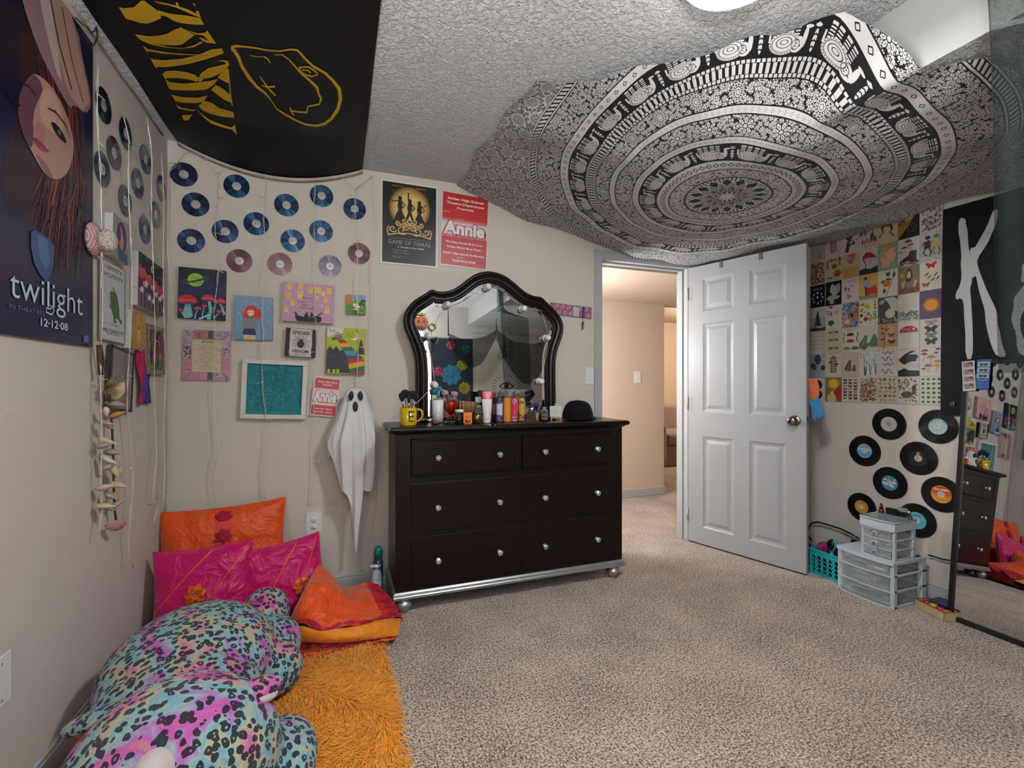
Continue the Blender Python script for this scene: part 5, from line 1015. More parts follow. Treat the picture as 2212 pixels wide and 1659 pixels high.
def g_iris(a):
    a.r(0, 0, 1, 1, '#8f857a')
    for an in (30, 80, 120, 160, 210, 330): a.leaf(.5, .7, .3, .18, an, '#9c9286')
    for an in (30, 80, 120, 160, 210, 330): a.l([(.5, .7), (.5 + .28 * math.cos(R(an)), .7 + .2 * math.sin(R(an)))], .008, '#4a443c', up=False)
    a.l([(.5, .65), (.58, .3), (.6, .06)], .03, '#4f5240'); a.leaf(.6, .06, .5, .06, 75, '#4f5240'); a.l([(.15, .22), (.45, .20)], .006, '#5a544a', up=False)
def g_speckred(a): a.r(0, 0, 1, 1, '#a9987f'); a.specks(210, .06, .04, .94, .96, ['#6a3026', '#7a4a2c', '#4a3a2c'], .07, 3, .6)
def g_collage(a): a.r(0, 0, 1, 1, '#a99c8c'); a.r(.04, .55, .22, .92, '#8a5a40'); a.r(.35, .5, .75, .78, '#b08a3c'); a.e(.55, .62, .16, .16, '#6a5a2c', lobes=7); a.e(.74, .3, .24, .22, '#a0452c', lobes=6, la=.12); a.e(.74, .26, .12, .1, '#7a2a20'); a.e(.3, .16, .2, .06, '#a0552c'); a.specks(14, .3, .82, .95, .95, ['#4a3c30'], .08, 3, .8); a.r(.8, .6, .95, .85, '#7d6a5c')
def g_straw(a): a.r(0, 0, 1, 1, '#a5937c'); a.r(0, 0, 1, .42, '#a58548'); a.p([(.28, .75), (.5, .95), (.82, .93), (.8, .75), (.62, .55), (.42, .56)], '#7f8266'); a.p([(.3, .93), (.55, .97), (.85, .93), (.75, .84), (.5, .83)], '#a83a30'); a.p([(.4, .72), (.66, .74), (.62, .58), (.48, .56)], '#b03a32'); a.l([(.2, .05), (.32, .3)], .03, '#3a3020'); a.l([(.7, .1), (.7, .45)], .02, '#4a5a2c'); a.l([(.45, .12), (.5, .3)], .02, '#4a5a2c')
def g_flam(a): a.r(0, 0, 1, 1, '#ada096'); a.p([(0, 0), (0, .2), (.3, .25), (.6, .18), (1, .28), (1, 0)], '#2f2a33'); a.p([(.22, .72), (.35, .86), (.6, .84), (.85, .70), (.97, .58), (.8, .60), (.5, .64), (.3, .6)], '#7a2428'); a.l([(.24, .74), (.22, .6), (.34, .45), (.38, .32), (.28, .22)], [.1, .07, .05, .05, .04], '#7a2428'); a.l([(.55, .64), (.62, .45), (.52, .34)], .02, '#8a4a44'); a.l([(.8, .6), (.92, .4)], .02, '#8a4a44')
def g_head(a):
    a.r(0, 0, 1, 1, '#6f8a84'); a.p([(.15, .1), (.22, .3), (.10, .48), (.07, .68), (.18, .85), (.45, .95), (.74, .92), (.86, .78), (.84, .66), (.94, .48), (.85, .44), (.86, .32), (.78, .24), (.60, .26), (.62, .12)], '#bf9272')
    a.p([(.10, .48), (.07, .68), (.18, .85), (.45, .95), (.74, .92), (.86, .80), (.6, .78), (.42, .66), (.30, .68), (.24, .5)], '#8c8a5c'); a.p([(.3, .86), (.5, .94), (.78, .9), (.8, .82), (.5, .8)], '#c07a3a'); a.e(.34, .54, .08, .1, '#b07a5c'); a.e(.34, .54, .04, .055, '#7a7078'); a.l([(.74, .64), (.84, .65)], .02, '#4a3428'); a.l([(.78, .36), (.86, .37)], .015, '#7a3a30')
def g_etch(a): a.r(0, 0, 1, 1, '#b3adab'); a.p([(0, .0), (0, .15), (.2, .25), (.5, .38), (.55, .52), (.88, .52), (.86, .2), (1, .1)], '#3a3433'); a.specks(40, 0, .0, 1, .14, ['#55504d', '#b3adab'], .1, 3, .4); [a.shroom(x, y, k, '#6a3a34', '#a98a78') for x, y, k in ((.48, .86, .34), (.3, .66, .26), (.6, .72, .26), (.12, .52, .16))]
def g_dance(a):
    a.r(0, 0, 1, 1, '#a29d9b'); a.specks(30, 0, 0, 1, 1, ['#979290', '#ada8a6'], .2, 3, .3)
    for x, c1, c2 in ((.34, '#4a2c2c', '#34303a'), (.72, '#b09a58', '#5a6a34')): a.p([(x - .12, .72), (x + .12, .75), (x + .16, .48), (x - .16, .46)], c1); a.e(x + .02, .84, .13, .09, c2); a.l([(x - .05, .48), (x - .18, .34), (x - .02, .2)], .06, c2); a.l([(x + .08, .48), (x + .16, .3), (x + .10, .16)], .06, c2); a.l([(x - .12, .70), (x - .24, .6)], .05, c2)
def g_redbf(a): a.r(0, 0, 1, 1, '#b5ac9c'); a.bfly(.5, .86, .26, '#9c2c26'); a.bfly(.28, .2, .2, '#8a4430', rot=30); [a.leaf(x, y, .3, .07, an, '#3c4434') for x, y, an in ((.45, .3, 30), (.6, .45, 45), (.72, .3, 60), (.2, .5, 40), (.3, .4, 35))]; a.l([(.3, .55), (.85, .22)], .012, '#6a5a4a')
def g_frogplay(a): a.r(0, 0, 1, 1, '#6f6353'); a.p([(0, 0), (0, .3), (.5, .2), (1, .34), (1, 0)], '#6a4a38'); a.p([(.38, .62), (.45, .9), (.62, .86), (.7, .6), (.55, .4), (.4, .45)], '#2f3324'); a.p([(.4, .6), (.48, .8), (.58, .78), (.62, .62), (.52, .52)], '#b09a58'); a.p([(.2, .2), (.16, .42), (.34, .5), (.3, .24)], '#a89868'); a.p([(.7, .22), (.78, .46), (.9, .44), (.8, .2)], '#a89868'); a.e(.2, .68, .1, .12, '#9a8a54'); a.e(.75, .88, .08, .07, '#8a6a3a'); a.specks(30, 0, .02, 1, .2, ['#4a3628', '#8a5c40'], .1, 3)
def g_orange(a): a.r(0, 0, 1, 1, '#b3ac9b'); a.l([(.42, .04), (.55, .3), (.7, .5), (.82, .95)], .03, '#5a4a38'); [a.leaf(x, y, .32, .16, an, '#38482f') for x, y, an in ((.6, .75, 130), (.7, .62, 165), (.85, .9, 260), (.3, .12, 80), (.12, .55, 20), (.5, .75, 70))]; a.e(.44, .5, .20, .19, '#b0692a', n=24); a.e(.46, .47, .12, .1, '#a85c22')
def g_vint(a): a.r(0, 0, 1, 1, '#b0904c'); a.e(.35, .85, .1, .08, '#6a2a28'); a.p([(.2, .8), (.5, .78), (.72, .5), (.62, .4), (.3, .45)], '#8a8a8c'); a.p([(.35, .5), (.62, .45), (.85, .56), (.97, .4), (.96, .2), (.6, .22), (.5, .06), (.36, .1)], '#a83c30'); a.p([(.3, .55), (.42, .5), (.48, .1), (.34, .12)], '#7a2430'); a.r(0, .0, 1, .06, '#a99a7c'); a.p([(0, .06), (0, .2), (.35, .16), (1, .2), (1, .06)], '#7a7a50'); a.l([(0.29, 0.035), (0.71, 0.035)], 0.012, '#3a2a20')
def g_note(a): a.r(0, 0, 1, 1, '#b8a6a2'); [a.l([(.35, .9 - .025 * i), (.8, .91 - .025 * i)], .008, '#5a3a3a', up=(i == 0)) for i in range(4)]; a.specks(14, .15, .15, .6, .7, ['#4a3034'], .07, 5, .7); a.r(.72, .2, .73, .72, '#a08c8c')
def g_dove(a): a.r(0, 0, 1, 1, '#171a1a'); a.leaf(.45, .35, .9, .5, 62, '#85857e'); a.leaf(.55, .38, .8, .4, 100, '#92928c'); a.p([(.05, .3), (.25, .42), (.6, .42), (.92, .36), (.8, .26), (.5, .22), (.55, .08), (.3, .05), (.25, .2)], '#8c8c84'); a.l([(.3, .38), (.8, .36)], .01, '#33352f')
def g_moon(a):
    a.r(0, 0, 1, 1, '#a9a5a0'); a.r(.02, .015, .98, .985, '#131220'); a.t('MOON', .5, .76, .09, '#8d90a8', fit=.6)
    for i in range(8): an = R(90 - 45 * i); x, y = .5 + .3 * math.cos(an), .42 + .22 * math.sin(an); a.e(x, y, .075, .07, '#b5b5b8', up=(i == 0))
    for i in range(8): an = R(90 - 45 * i); x, y = .5 + .3 * math.cos(an), .42 + .22 * math.sin(an); a.e(x + (.05 if i > 4 else -.05), y + .0, .06, .06, '#131220', up=(i == 0)) if i not in (0,) else None
    a.e(.5, .45, .07, .065, '#b5b5b8')
def g_tree(a): a.r(0, 0, 1, 1, '#8f8c84'); a.r(0, .55, 1, 1, '#a19d95'); [a.p([(.5, .9 - .09 * i), (.5 + .07 + .04 * i, .75 - .09 * i), (.5 - .07 - .04 * i, .75 - .09 * i)], '#2c312d', up=(i == 0)) for i in range(7)]; a.p([(0, 0), (0, .12), (.3, .18), (.7, .1), (1, .16), (1, 0)], '#2e2a29')
def g_tulip(a): a.r(0, 0, 1, 1, '#b5ada2'); a.l([(.75, .15), (.78, .5), (.7, .7)], .012, '#7a7a68'); [a.leaf(.7, .62, .28, .1, an, '#8f9a88') for an in (60, 85, 110, 130)]; a.bfly(.35, .93, .14, '#7a3430'); a.e(.35, .28, .18, .16, '#4a5a42', lobes=6, la=.2); [a.leaf(.35, .26, .24, .09, an, '#3f4c38') for an in (0, 60, 140, 200, 270)]; a.specks(16, .1, .5, .4, .82, ['#5a4a48'], .05, 3, .9)
def g_wing(a): a.r(0, 0, 1, 1, '#737684'); a.p([(0, 0), (0, .95), (.55, .3)], '#8f93a4'); a.p([(.55, .45), (1, .98), (1, .3), (.7, .3)], '#9c6a44'); a.p([(.05, .38), (.3, .46), (.56, .42), (.5, .1), (.2, .06), (.02, .2)], '#a87858'); a.e(.32, .22, .15, .1, '#c0a890'); a.specks(44, 0, 0, 1, 1, ['#33343c', '#b0b0bc', '#4a3c34'], .12, 3, .25); a.e(.58, .48, .07, .14, '#26262e', rot=20)
def g_fruit(a):
    a.r(0, 0, 1, 1, '#b8b4a8'); q_ = random.Random(3)
    for x, y, r_, c_ in ((.2, .85, .09, '#6a7a2c'), (.42, .78, .15, '#b59a2c'), (.5, .68, .12, '#c0a83a'), (.85, .9, .08, '#7a8a3a'), (.85, .78, .07, '#a8452c'), (.85, .66, .07, '#b06a34'), (.15, .66, .06, '#5a7a34'), (.8, .52, .06, '#b08a34'), (.12, .42, .10, '#3f3a2c'), (.5, .45, .12, '#7a8a4a'), (.36, .26, .13, '#8a2a26'), (.6, .24, .10, '#a07a4c'), (.1, .16, .08, '#a85c34'), (.85, .28, .12, '#7a8a3a'), (.85, .28, .06, '#b0a858')): a.e(x, y, r_, r_ * q_.uniform(.7, 1), c_, rot=q_.uniform(0, 90), n=14, up=(x == .2))
    a.specks(26, .05, .05, .95, .95, ['#3a4a2c', '#4f6a34'], .08, 3, .35)
def g_heron1(a): a.r(0, 0, 1, 1, '#46453f'); a.p([(.3, .95), (.8, .98), (1, .85), (1, .4), (.7, .5), (.5, .8)], '#a5a397'); a.e(.62, .36, .25, .26, '#a9a78c'); a.e(.2, .82, .16, .1, '#8f8f88', rot=30); a.p([(0, 0), (0, .18), (.5, .1), (1, .2), (1, 0)], '#26231f'); a.specks(24, 0, .02, 1, .2, ['#86837a'], .2, 3, .12)
def g_wreath(a): a.r(0, 0, 1, 1, '#b3aba0'); a.ring(.5, .60, .30, .31, '#8a8a80'); [a.l([(.3, .72 - .05 * i), (.7, .73 - .05 * i)], .008, '#8d8378', up=False) for i in range(5)]; a.specks(70, .05, .06, .95, .34, ['#56705a', '#6a8068', '#4a5c48'], .09, 3, .5)
def g_sun(a):
    a.r(0, 0, 1, 1, '#55435c')
    for i in range(32): an = 360 * i / 32; L = .42 if i % 2 else .34; a.leaf(.5, .48, L, .06, an, '#c47c20', up=(i == 0))
    a.e(.5, .48, .25, .24, '#c98424', n=30); [a.l([(x - .06, .52), (x, .505), (x + .06, .52)], .012, '#6a3c18', up=False) for x in (.38, .62)]; a.l([(.47, .42), (.5, .41), (.53, .42)], .014, '#7a3c18')
def g_mini(a): a.r(0, 0, 1, 1, '#aba398'); [a.shroom(.12 + .19 * (i % 5), .92 - .17 * (i // 5), .08, '#4a4038', '#8a8074') for i in range(25)]
def g_drag(a):
    a.r(0, 0, 1, 1, '#ada283'); a.l([(.5, .05), (.5, .95)], .012, '#4a4a3a')
    for y in (.88, .56, .22): [a.leaf(.5, y, .34, .08, an, '#4f5a50') for an in (8, -8, 172, 188)]
def g_frogs(a):
    a.r(0, 0, 1, 1, '#b5aca2'); a.leaf(.1, .92, .8, .14, 2, '#a39a94')
    for x, y, c_, r_ in ((.5, .72, '#34432c', .2), (.5, .46, '#93402c', .22), (.28, .16, '#6a6a3c', .2), (.76, .16, '#3f6a3f', .2)): a.e(x, y, r_, r_ * .5, c_); a.l([(x - r_, y - .05), (x - r_ * .6, y + .02)], .06, c_, up=False); a.l([(x + r_, y - .05), (x + r_ * .6, y + .02)], .06, c_, up=False)
    for x in (.12, .9): a.l([(x, .8), (x + .05, .68), (x - .04, .55), (x + .03, .4)], .05, '#4a2a24')
def g_ferns(bg, c_, L): 
    def f(a): a.r(0, 0, 1, 1, bg); [a.fern(x, y, l_, an, c_, 12, .4) for x, y, l_, an in L]
    return f
def g_brown(a): a.r(0, 0, 1, 1, '#9a7f5e'); a.r(0, 0, 1, .12, '#aba192'); a.r(.35, .3, .8, .9, '#a58a68'); a.l([(.3, .05), (.36, .5), (.42, .9)], .03, '#4a3424'); [a.leaf(.36, y, .26, .1, an, '#5a4030') for y, an in ((.8, 160), (.72, 30), (.45, 200), (.6, 150))]; a.bfly(.68, .55, .2, '#6f4434'); a.bfly(.7, .3, .2, '#5a3a30'); a.e(.45, .12, .12, .08, '#b08a5c')
def g_redm(a): a.r(0, 0, 1, 1, '#b6b0ac'); a.p([(.43, .62), (.57, .62), (.62, .2), (.58, .08), (.42, .08), (.38, .2)], '#b5a888'); a.p([(.40, .48), (.60, .48), (.66, .36), (.34, .36)], '#c0a878'); a.e(.5, .60, .44, .09, '#a89c8c', n=24); a.e(.5, .60, .44, .34, '#942a28', a0=0, a1=180, n=24); a.specks(20, .2, .64, .8, .78, ['#c9aca4'], .035, 3, .8)
def g_bfs(cols, nx, ny, k, bg='#b5aea2'):
    def f(a):
        a.r(0, 0, 1, 1, bg); i = 0
        for r_ in range(ny):
            for c_ in range(nx): a.bfly((c_ + .5) / nx * .9 + .05, .92 - .86 * (r_ + .3) / ny, k, cols[i % len(cols)]); i += 1
    return f
def g_mm(a): a.r(0, 0, 1, 1, '#b8b3aa'); [a.shroom(x, y, k, c_, '#a59a88') for x, y, k, c_ in ((.22, .88, .3, '#93443c'), (.2, .76, .26, '#8a3c34'), (.8, .92, .2, '#4a303c'), (.72, .80, .18, '#55384a'), (.5, .64, .34, '#8a7c6c'), (.15, .56, .14, '#9a8c7c'), (.78, .48, .32, '#a8803c'), (.74, .34, .3, '#b08a48'), (.38, .34, .34, '#7a6c64'), (.18, .24, .2, '#8a3438'))]
def g_hb(a): a.r(0, 0, 1, 1, '#b5ada4'); a.p([(0, 0), (0, .2), (.3, .3), (.5, .22), (1, .2), (1, 0)], '#2f2a28'); a.p([(.02, .62), (.3, .80), (.6, .93), (.85, .92), (.5, .80), (.9, .78), (.97, .6), (.8, .54), (.5, .5), (.3, .42), (.14, .5)], '#2e2b2c'); a.l([(.92, .66), (.88, .45), (.9, .32)], .10, '#a5a096'); a.p([(.5, .5), (.7, .55), (.88, .4), (.7, .3)], '#a9a298'); a.l([(.5, .46), (.42, .26)], .02, '#7a7268')
def g_snake(a):
    a.r(0, 0, 1, 1, '#b0a6a4')
    for x0, y0, n_, am in ((.2, .9, 2.5, .05), (.15, .68, 2, .08), (.2, .46, 2.6, .05), (.16, .2, 2, .09)): a.l([(x0 + .62 * i / 24, y0 + am * math.sin(2 * PI * n_ * i / 24)) for i in range(25)], [.02 + .03 * math.sin(PI * i / 24) for i in range(25)], '#5c5558')
def g_weed(a): a.r(0, 0, 1, 1, '#b5b2ae'); [a.l([(x, .06), (x + dx * .5, .4), (x + dx, h)], w_, c_) for x, dx, h, w_, c_ in ((.35, -.1, .9, .04, '#56686c'), (.35, .1, .6, .05, '#3f4c46'), (.6, -.05, .5, .04, '#4a5a4c'), (.62, .12, .45, .04, '#6a8a7c'), (.9, -.1, .7, .04, '#44524a'), (.9, .05, .5, .03, '#4a5a4c'), (.3, -.04, .5, .05, '#3a4a48'))]; a.e(.35, .5, .1, .18, '#8fa0a4'); a.specks(40, .05, .5, .95, .95, ['#8a9ca0', '#7a8a86'], .06, 3, .6)
def g_blue(a): a.r(0, 0, 1, 1, '#96959a'); a.l([(.55, .02), (.52, .4), (.5, .8)], .02, '#4a504a'); [a.e(x, y, r_, r_, c_, lobes=5, la=.25, up=(x == .5)) for x, y, r_, c_ in ((.5, .88, .18, '#34395c'), (.4, .78, .14, '#2c3048'), (.62, .76, .12, '#3a4068'), (.5, .66, .16, '#2f3c48'), (.2, .5, .18, '#2c3634'), (.3, .42, .12, '#333f3a'), (.85, .42, .16, '#2f3834'))]; a.l([(.2, .5), (.4, .3), (.52, .28)], .014, '#4a504a'); a.l([(.85, .42), (.6, .2)], .014, '#4a504a')
def g_moons(a): a.r(0, 0, 1, 1, '#a5a29d'); a.r(.04, .03, .96, .97, '#adaaa5'); [a.e(.5, y, .31, .30, '#1c1a1a', n=26, up=(y > .5)) for y in (.69, .28)]; [a.l([(.22, y - .02), (.45, y - .04), (.78, y + .03)], .012, '#7a7672', up=False) for y in (.69, .28)]
def g_tarot(a):
    a.r(0, 0, 1, 1, '#7a6a34')
    for i in range(24): a.leaf(.5, .74, .42, .05, 15 * i, '#b5a034', up=(i == 0))
    a.e(.5, .76, .25, .24, '#c4a030', n=24); a.l([(.4, .79), (.46, .79)], .014, '#5a3c1c'); a.l([(.54, .79), (.60, .79)], .014, '#5a3c1c'); a.l([(.44, .69), (.56, .69)], .014, '#7a3c1c'); a.p([(.5, .35), (.7, .55), (1, .75), (1, .1), (.8, 0), (.6, .3)], '#93302a'); a.p([(.15, 0), (.1, .2), (.3, .36), (.6, .3), (.7, 0)], '#b5986a'); a.e(.42, .36, .1, .1, '#c0a87a')
def g_shell(a):
    a.r(0, 0, 1, 1, '#aaa288'); q_ = random.Random(8)
    for r_ in range(6):
        for c_ in range(4): a.e(.15 + .23 * c_ + q_.uniform(-.03, .03), .9 - .155 * r_, q_.uniform(.07, .11), q_.uniform(.04, .08), ['#5c4c34', '#7a6848', '#4a3f30', '#8a7a58', '#97543c'][(r_ * 3 + c_ * 2) % 5 if (r_, c_) == (3, 3) else (r_ + c_ * 2) % 4], rot=q_.uniform(0, 180), n=10, up=(r_ + c_ == 0)); a.e(.14 + .23 * c_, .91 - .155 * r_, .03, .02, '#a8986c', n=7, up=False)
def g_nest(a): a.r(0, 0, 1, 1, '#b2aaa0'); a.e(.42, .33, .28, .18, '#5f5142'); a.e(.42, .38, .2, .09, '#3f3429'); a.p([(.66, .34), (.68, .66), (.76, .70), (.84, .6), (.82, .36)], '#26221f'); a.l([(.1, .8), (.2, .6), (.3, .45), (.6, .2), (.95, .02)], .02, '#4a4036'); a.l([(.35, .96), (.2, .7), (.05, .45)], .016, '#4a4036'); a.specks(50, .02, .1, .9, .95, ['#4a4a3c', '#5a5244'], .09, 3, .45)
def g_leaves(a):
    a.r(0, 0, 1, 1, '#b2b5a4')
    for r_ in range(6):
        for c_ in range(4): a.e(.15 + .235 * c_, .9 - .16 * r_, .075, .07 if (r_ + c_) % 2 else .05, ['#2f4f3a', '#3a5a3f', '#28432f'][(r_ * 2 + c_) % 3], lobes=[0, 5, 3, 7][(r_ + c_) % 4], la=.3, n=18, up=(r_ + c_ == 0))
grid_ = [
 [('pencil iris flower', g_iris), ('dark red leafy branch', g_branch('#ab9c92', '#5c3230', '#4a3028', 7)), ('dark green cactus', g_cactus), ('feathers and plant stems', g_feather), ('frog legs on tan', g_frogleg), ('black and gold diagonal card', lambda a: (a.r(0, 0, 1, 1, '#14120f'), a.p([(0, 0), (.0, 1), (1, 1), (.95, .9)], '#8a6a34'), a.specks(24, .02, .5, .6, .98, ['#b08a44', '#3a2a18'], .12, 3, .4), a.ring(.66, .35, .19, .2, '#8d8a80'), a.l([(.66, .5), (.66, .62)], .01, '#8d8a80'))), ('scatter of tiny leaves', pr_specks(['#3a3430', '#4a4440'], 150, .07, '#b0a198'))],
 [('scatter of tiny red specimens', g_speckred), ('orange poppy collage', g_collage), ('strawberry plant on ochre', g_straw), ('bending flamingo', g_flam), ('side view of a mapped head', g_head), ('etched mushrooms on a mound', g_etch), ('two dressed frogs dancing', g_dance)],
 [('moon phases on black headed MOON', g_moon), ('white dove on black', g_dove), ('pink notes with tiny seeds', g_note), ('figure in a red robe on yellow', g_vint), ('orange fruit on a branch', g_orange), ('yellow-bellied frogs playing', g_frogplay), ('red butterflies and a grey sprig', g_redbf)],
 [('lone dark pine tree', g_tree), ('tulip and round green plant', g_tulip), ('close butterfly wing painting', g_wing), ('colourful fruits on white', g_fruit), ('white heron on a dark shore', g_heron1), ('round wreath with text and greenery', g_wreath), ('orange sleeping sun on purple', g_sun)],
 [('rows of tiny mushrooms', g_mini), ('three dragonflies on beige', g_drag), ('green and red frogs with newts', g_frogs), ('large green fern fronds', g_ferns('#b3ad9f', '#5a6a48', ((.08, .05, .9, 70), (.1, .1, .6, 30), (.7, .1, .8, 80), (.9, .1, .8, 95)))), ('brown collage with moths', g_brown), ('single large red-capped mushroom', g_redm), ('four black and white moths', g_bfs(['#8a8478', '#2d2a26', '#77705f', '#3a342c'], 1, 4, .3))],
 [('blue flower heads on grey', g_blue), ('blossoming twig with dark leaves', g_branch('#b5aa98', '#4a4a3c', '#5a3c34', 6, .12, .26, '#7a4440')), ('two ferns on pink paper', g_ferns('#ab9a90', '#4a4a36', ((.3, .2, .75, 75), (.7, .2, .45, 85)))), ('seaweed and pale flowers', g_weed), ('curling grey snakes', g_snake), ('black-backed heron', g_hb), ('assorted pink and yellow mushrooms', g_mm)],
 [('two black moon discs', g_moons), ('yellow sun tarot card', g_tarot), ('grid of small butterflies', g_bfs(['#33302f', '#7a4034', '#8a7a4c', '#4a2f38'], 3, 7, .13)), ('pink sheet of tiny creatures', pr_specks(['#6a3c34', '#8a5044', '#4a3a30', '#7a6a4a'], 200, .07, '#b0a08e', .5)), ('rows of brown seashells', g_shell), ('ink bird beside a nest', g_nest), ('grid of green leaf shapes', g_leaves)]]
for r_ in range(7):
    for c_ in range(7):
        nm, fn = grid_[r_][c_]; u = gl + cwd * (c_ + .5); v = zb_ + rh * (6 - r_ + .5)
        a = Art(cwd - .0015, rh - .0015, z=.0004); fn(a); a.box(0, 0, 0, cwd - .0015, rh - .0015, .0006, col='#b0a8a0')
        a.build('art_print', PAPER, M=wM('R', u, v, .004, rnd.uniform(-.3, .3)), label='art print of ' + nm + ', right wall grid', cat='print', group='grid of small prints on the right wall')
# ================= light strands =================
WIRE = mat('clear_wire', '#d6d0c6', .15, .15, var=.3, vs=300, coat=.8, spec=1)
BULB = mat('clear_led', '#dcd8d0', .1, .05, coat=1, spec=1)
def strand(t, wall, pts, nb, off=.012, seed=0):
    q = random.Random(seed); P = [Vector(wuv(wall, x, y, off)) for x, y in pts]; L = [0]
    for a_, b_ in zip(P, P[1:]): L.append(L[-1] + (b_ - a_).length)
    def at(s):
        for i in range(len(P) - 1):
            if s <= L[i + 1] or i == len(P) - 2: return P[i].lerp(P[i + 1], (s - L[i]) / max(1e-6, L[i + 1] - L[i]))
    n = max(4, int(L[-1] / .03)); m = MB()
    for k in (0, 1):
        pp = []
        for i in range(n + 1):
            s = L[-1] * i / n; p = at(s); tw = .0022 * math.cos(i * 1.4 + k * PI) + q.uniform(-.003, .003); pp.append(wM(wall, p.x + tw + .004 * math.sin(s * 14 + seed), p.y, off + .002 * k + .003 * math.sin(s * 9 + seed)).translation)
        m.tube(pp, .0012, 4)
    o = m.build('strand', WIRE, t)
    for i in range(nb):
        s = L[-1] * (i + .6) / nb; p = at(s); sg = q.choice((-1, 1)); b0 = wM(wall, p.x, p.y, off).translation; b1 = wM(wall, p.x + sg * .012, p.y - .003, off + .004).translation; b2 = wM(wall, p.x + sg * .030, p.y - .006 + q.uniform(-.006, .006), off + .008).translation
        MB().tube([b0, b1, b2], [.0009, .0014, .0021], 5).build('bulb', BULB, o)
t = thing('string_lights', 'clear fairy light curtain strands hanging down the back wall', 'string lights')
for i, (pts, nb) in enumerate((([(363, 375), (366, 700), (368, 900), (362, 1110)], 9), ([(469, 374), (466, 480), (470, 560), (460, 820), (470, 960), (458, 1020), (468, 1100)], 9), ([(572, 375), (572, 560), (566, 780), (576, 930), (570, 1060), (584, 1095)], 9),
                             ([(679, 395), (680, 560), (682, 760), (676, 900), (680, 1000), (670, 1090), (686, 1078)], 9), ([(768, 410), (772, 600), (774, 820), (782, 925)], 7), ([(804, 380), (808, 520), (802, 720), (806, 900), (804, 1005), (798, 1100), (776, 1180), (782, 1235)], 6))): strand(t, 'B', pts, nb, .034, i * 7)
strand(t, 'B', [(469, 374), (430, 335), (400, 325), (365, 372)], 2, .02, 55); strand(t, 'B', [(469, 374), (520, 345), (572, 375), (640, 352), (679, 395), (722, 366), (768, 410), (804, 380)], 4, .02, 56)
t = thing('string_lights', 'clear fairy light curtain strands hanging down the left wall', 'string lights')
for i, (pts, nb) in enumerate((([(211, 140), (214, 340), (217, 480), (222, 700), (214, 900), (222, 1100), (214, 1160)], 10), ([(263, 250), (277, 300), (281, 480), (284, 620), (276, 880), (286, 1050), (278, 1180), (288, 1230)], 10), ([(315, 250), (326, 340), (330, 560), (334, 780), (336, 980), (330, 1075), (346, 1078), (332, 1130)], 9), ([(350, 330), (352, 520), (356, 800), (355, 1000), (350, 1100)], 8))): strand(t, 'L', pts, nb, .034, i * 5 + 3)
MB().tube([wM('L', *wuv('L', x, y, .006), .006).translation for x, y in ((158, 14), (190, 60), (230, 118), (262, 165), (300, 215), (330, 262), (352, 292))], .004, 6).build('string', mat('twine', '#7d6a58', .9), t)
# dark curled ribbon at the poster corner
rb = MB(); rb.tube([wM('L', *wuv('L', x, y, o_), o_).translation for x, y, o_ in ((163, 38, .02), (178, 52, .04), (190, 60, .02), (196, 72, .05), (205, 66, .03), (208, 52, .02), (210, 80, .05), (203, 98, .02), (196, 94, .03))], .0022, 6); rb.build('ribbon', mat('black_cord', '#141414', .9), label='loose black ribbon curled at the top corner of the film poster', cat='ribbon')
# ================= patchwork hat =================
u, v = wuv('L', 222, 519, .04); t = thing('sun_hat', 'small pink checked and floral patchwork hat hung by the film poster', 'hat', wM('L', u, v, .004) @ Matrix.Scale(.7, 4))
MB().lathe([(.062, 0), (.078, .004), (.074, .018), (.055, .035)], 28, sy=1.05, star=.03, sn=7).build('lining', mat('hat_shadow', '#3a3634', .9), t)
def ging():
    m, g, b = newmat('gingham'); v = tc(g); sp = g.nodes.new('ShaderNodeSeparateXYZ'); g.links.new(v, sp.inputs[0]); x = (E(g, sp.outputs[0]) * 90).fract() > .5; y = (E(g, sp.outputs[1]) * 90).fract() > .5
    g.links.new(mix(g, (x + y) * .5, '#b5a9a6', '#97475c'), b.inputs['Base Color']); b.inputs['Roughness'].default_value = .9; return m
def floral():
    m, g, b = newmat('floral_cotton'); v = tc(g); g.links.new(ramp(g, voro(g, v, 230, out='Color'), [(.2, '#b5aea4'), (.5, '#b5aea4'), (.55, '#a03a48'), (.62, '#b5aea4'), (.7, '#4a7a6a'), (.76, '#b5aea4'), (.85, '#b08a3a'), (.9, '#b5aea4')], 'CONSTANT'), b.inputs['Base Color']); b.inputs['Roughness'].default_value = .9; return m
MB().lathe([(.080, .012), (.078, .022), (.060, .038), (.054, .046)], 30, sy=1.05, star=.04, sn=8).build('brim', ging(), t)
MB().lathe([(.055, .040), (.054, .075), (.046, .095), (.030, .104), (.001, .106)], 28, sy=1.05, star=.02, sn=6).build('crown', floral(), t)
# ================= shell garland =================
t = thing('shell_garland', 'hanging garland of raffia and seashells on the left wall', 'garland')
def gp(x, y, off=.03): return wM('L', *wuv('L', 180 + x / 3.317, 680 + y / 3.317, off), off).translation
SH = [mat('shell_cream', '#b7a48c', .45, var=.2, vs=60), mat('shell_pink', '#a5756a', .45, var=.15, vs=90), mat('shell_grey', '#8d8478', .5, var=.25, vs=70), mat('shell_amber', '#a87a44', .4, var=.2, vs=60)]
RAF = mat('raffia', '#a0865c', .9, var=.25, vs=120); BRK = mat('brown_rope', '#4a382a', .95, var=.4, vs=200)
MB().tube([gp(125, 205), gp(140, 300), gp(170, 470), gp(190, 640), gp(205, 790), (gp(212, 940)), gp(215, 1100), gp(218, 1250), gp(225, 1400), gp(235, 1480)], .004, 6).build('cord', BRK, t)
MB().tube([gp(112, 215), gp(115, 320), gp(125, 430)], .008, 7).build('dried_pod', BRK, t)
rf = MB(); q = random.Random(4); c0 = gp(165, 520, .03)
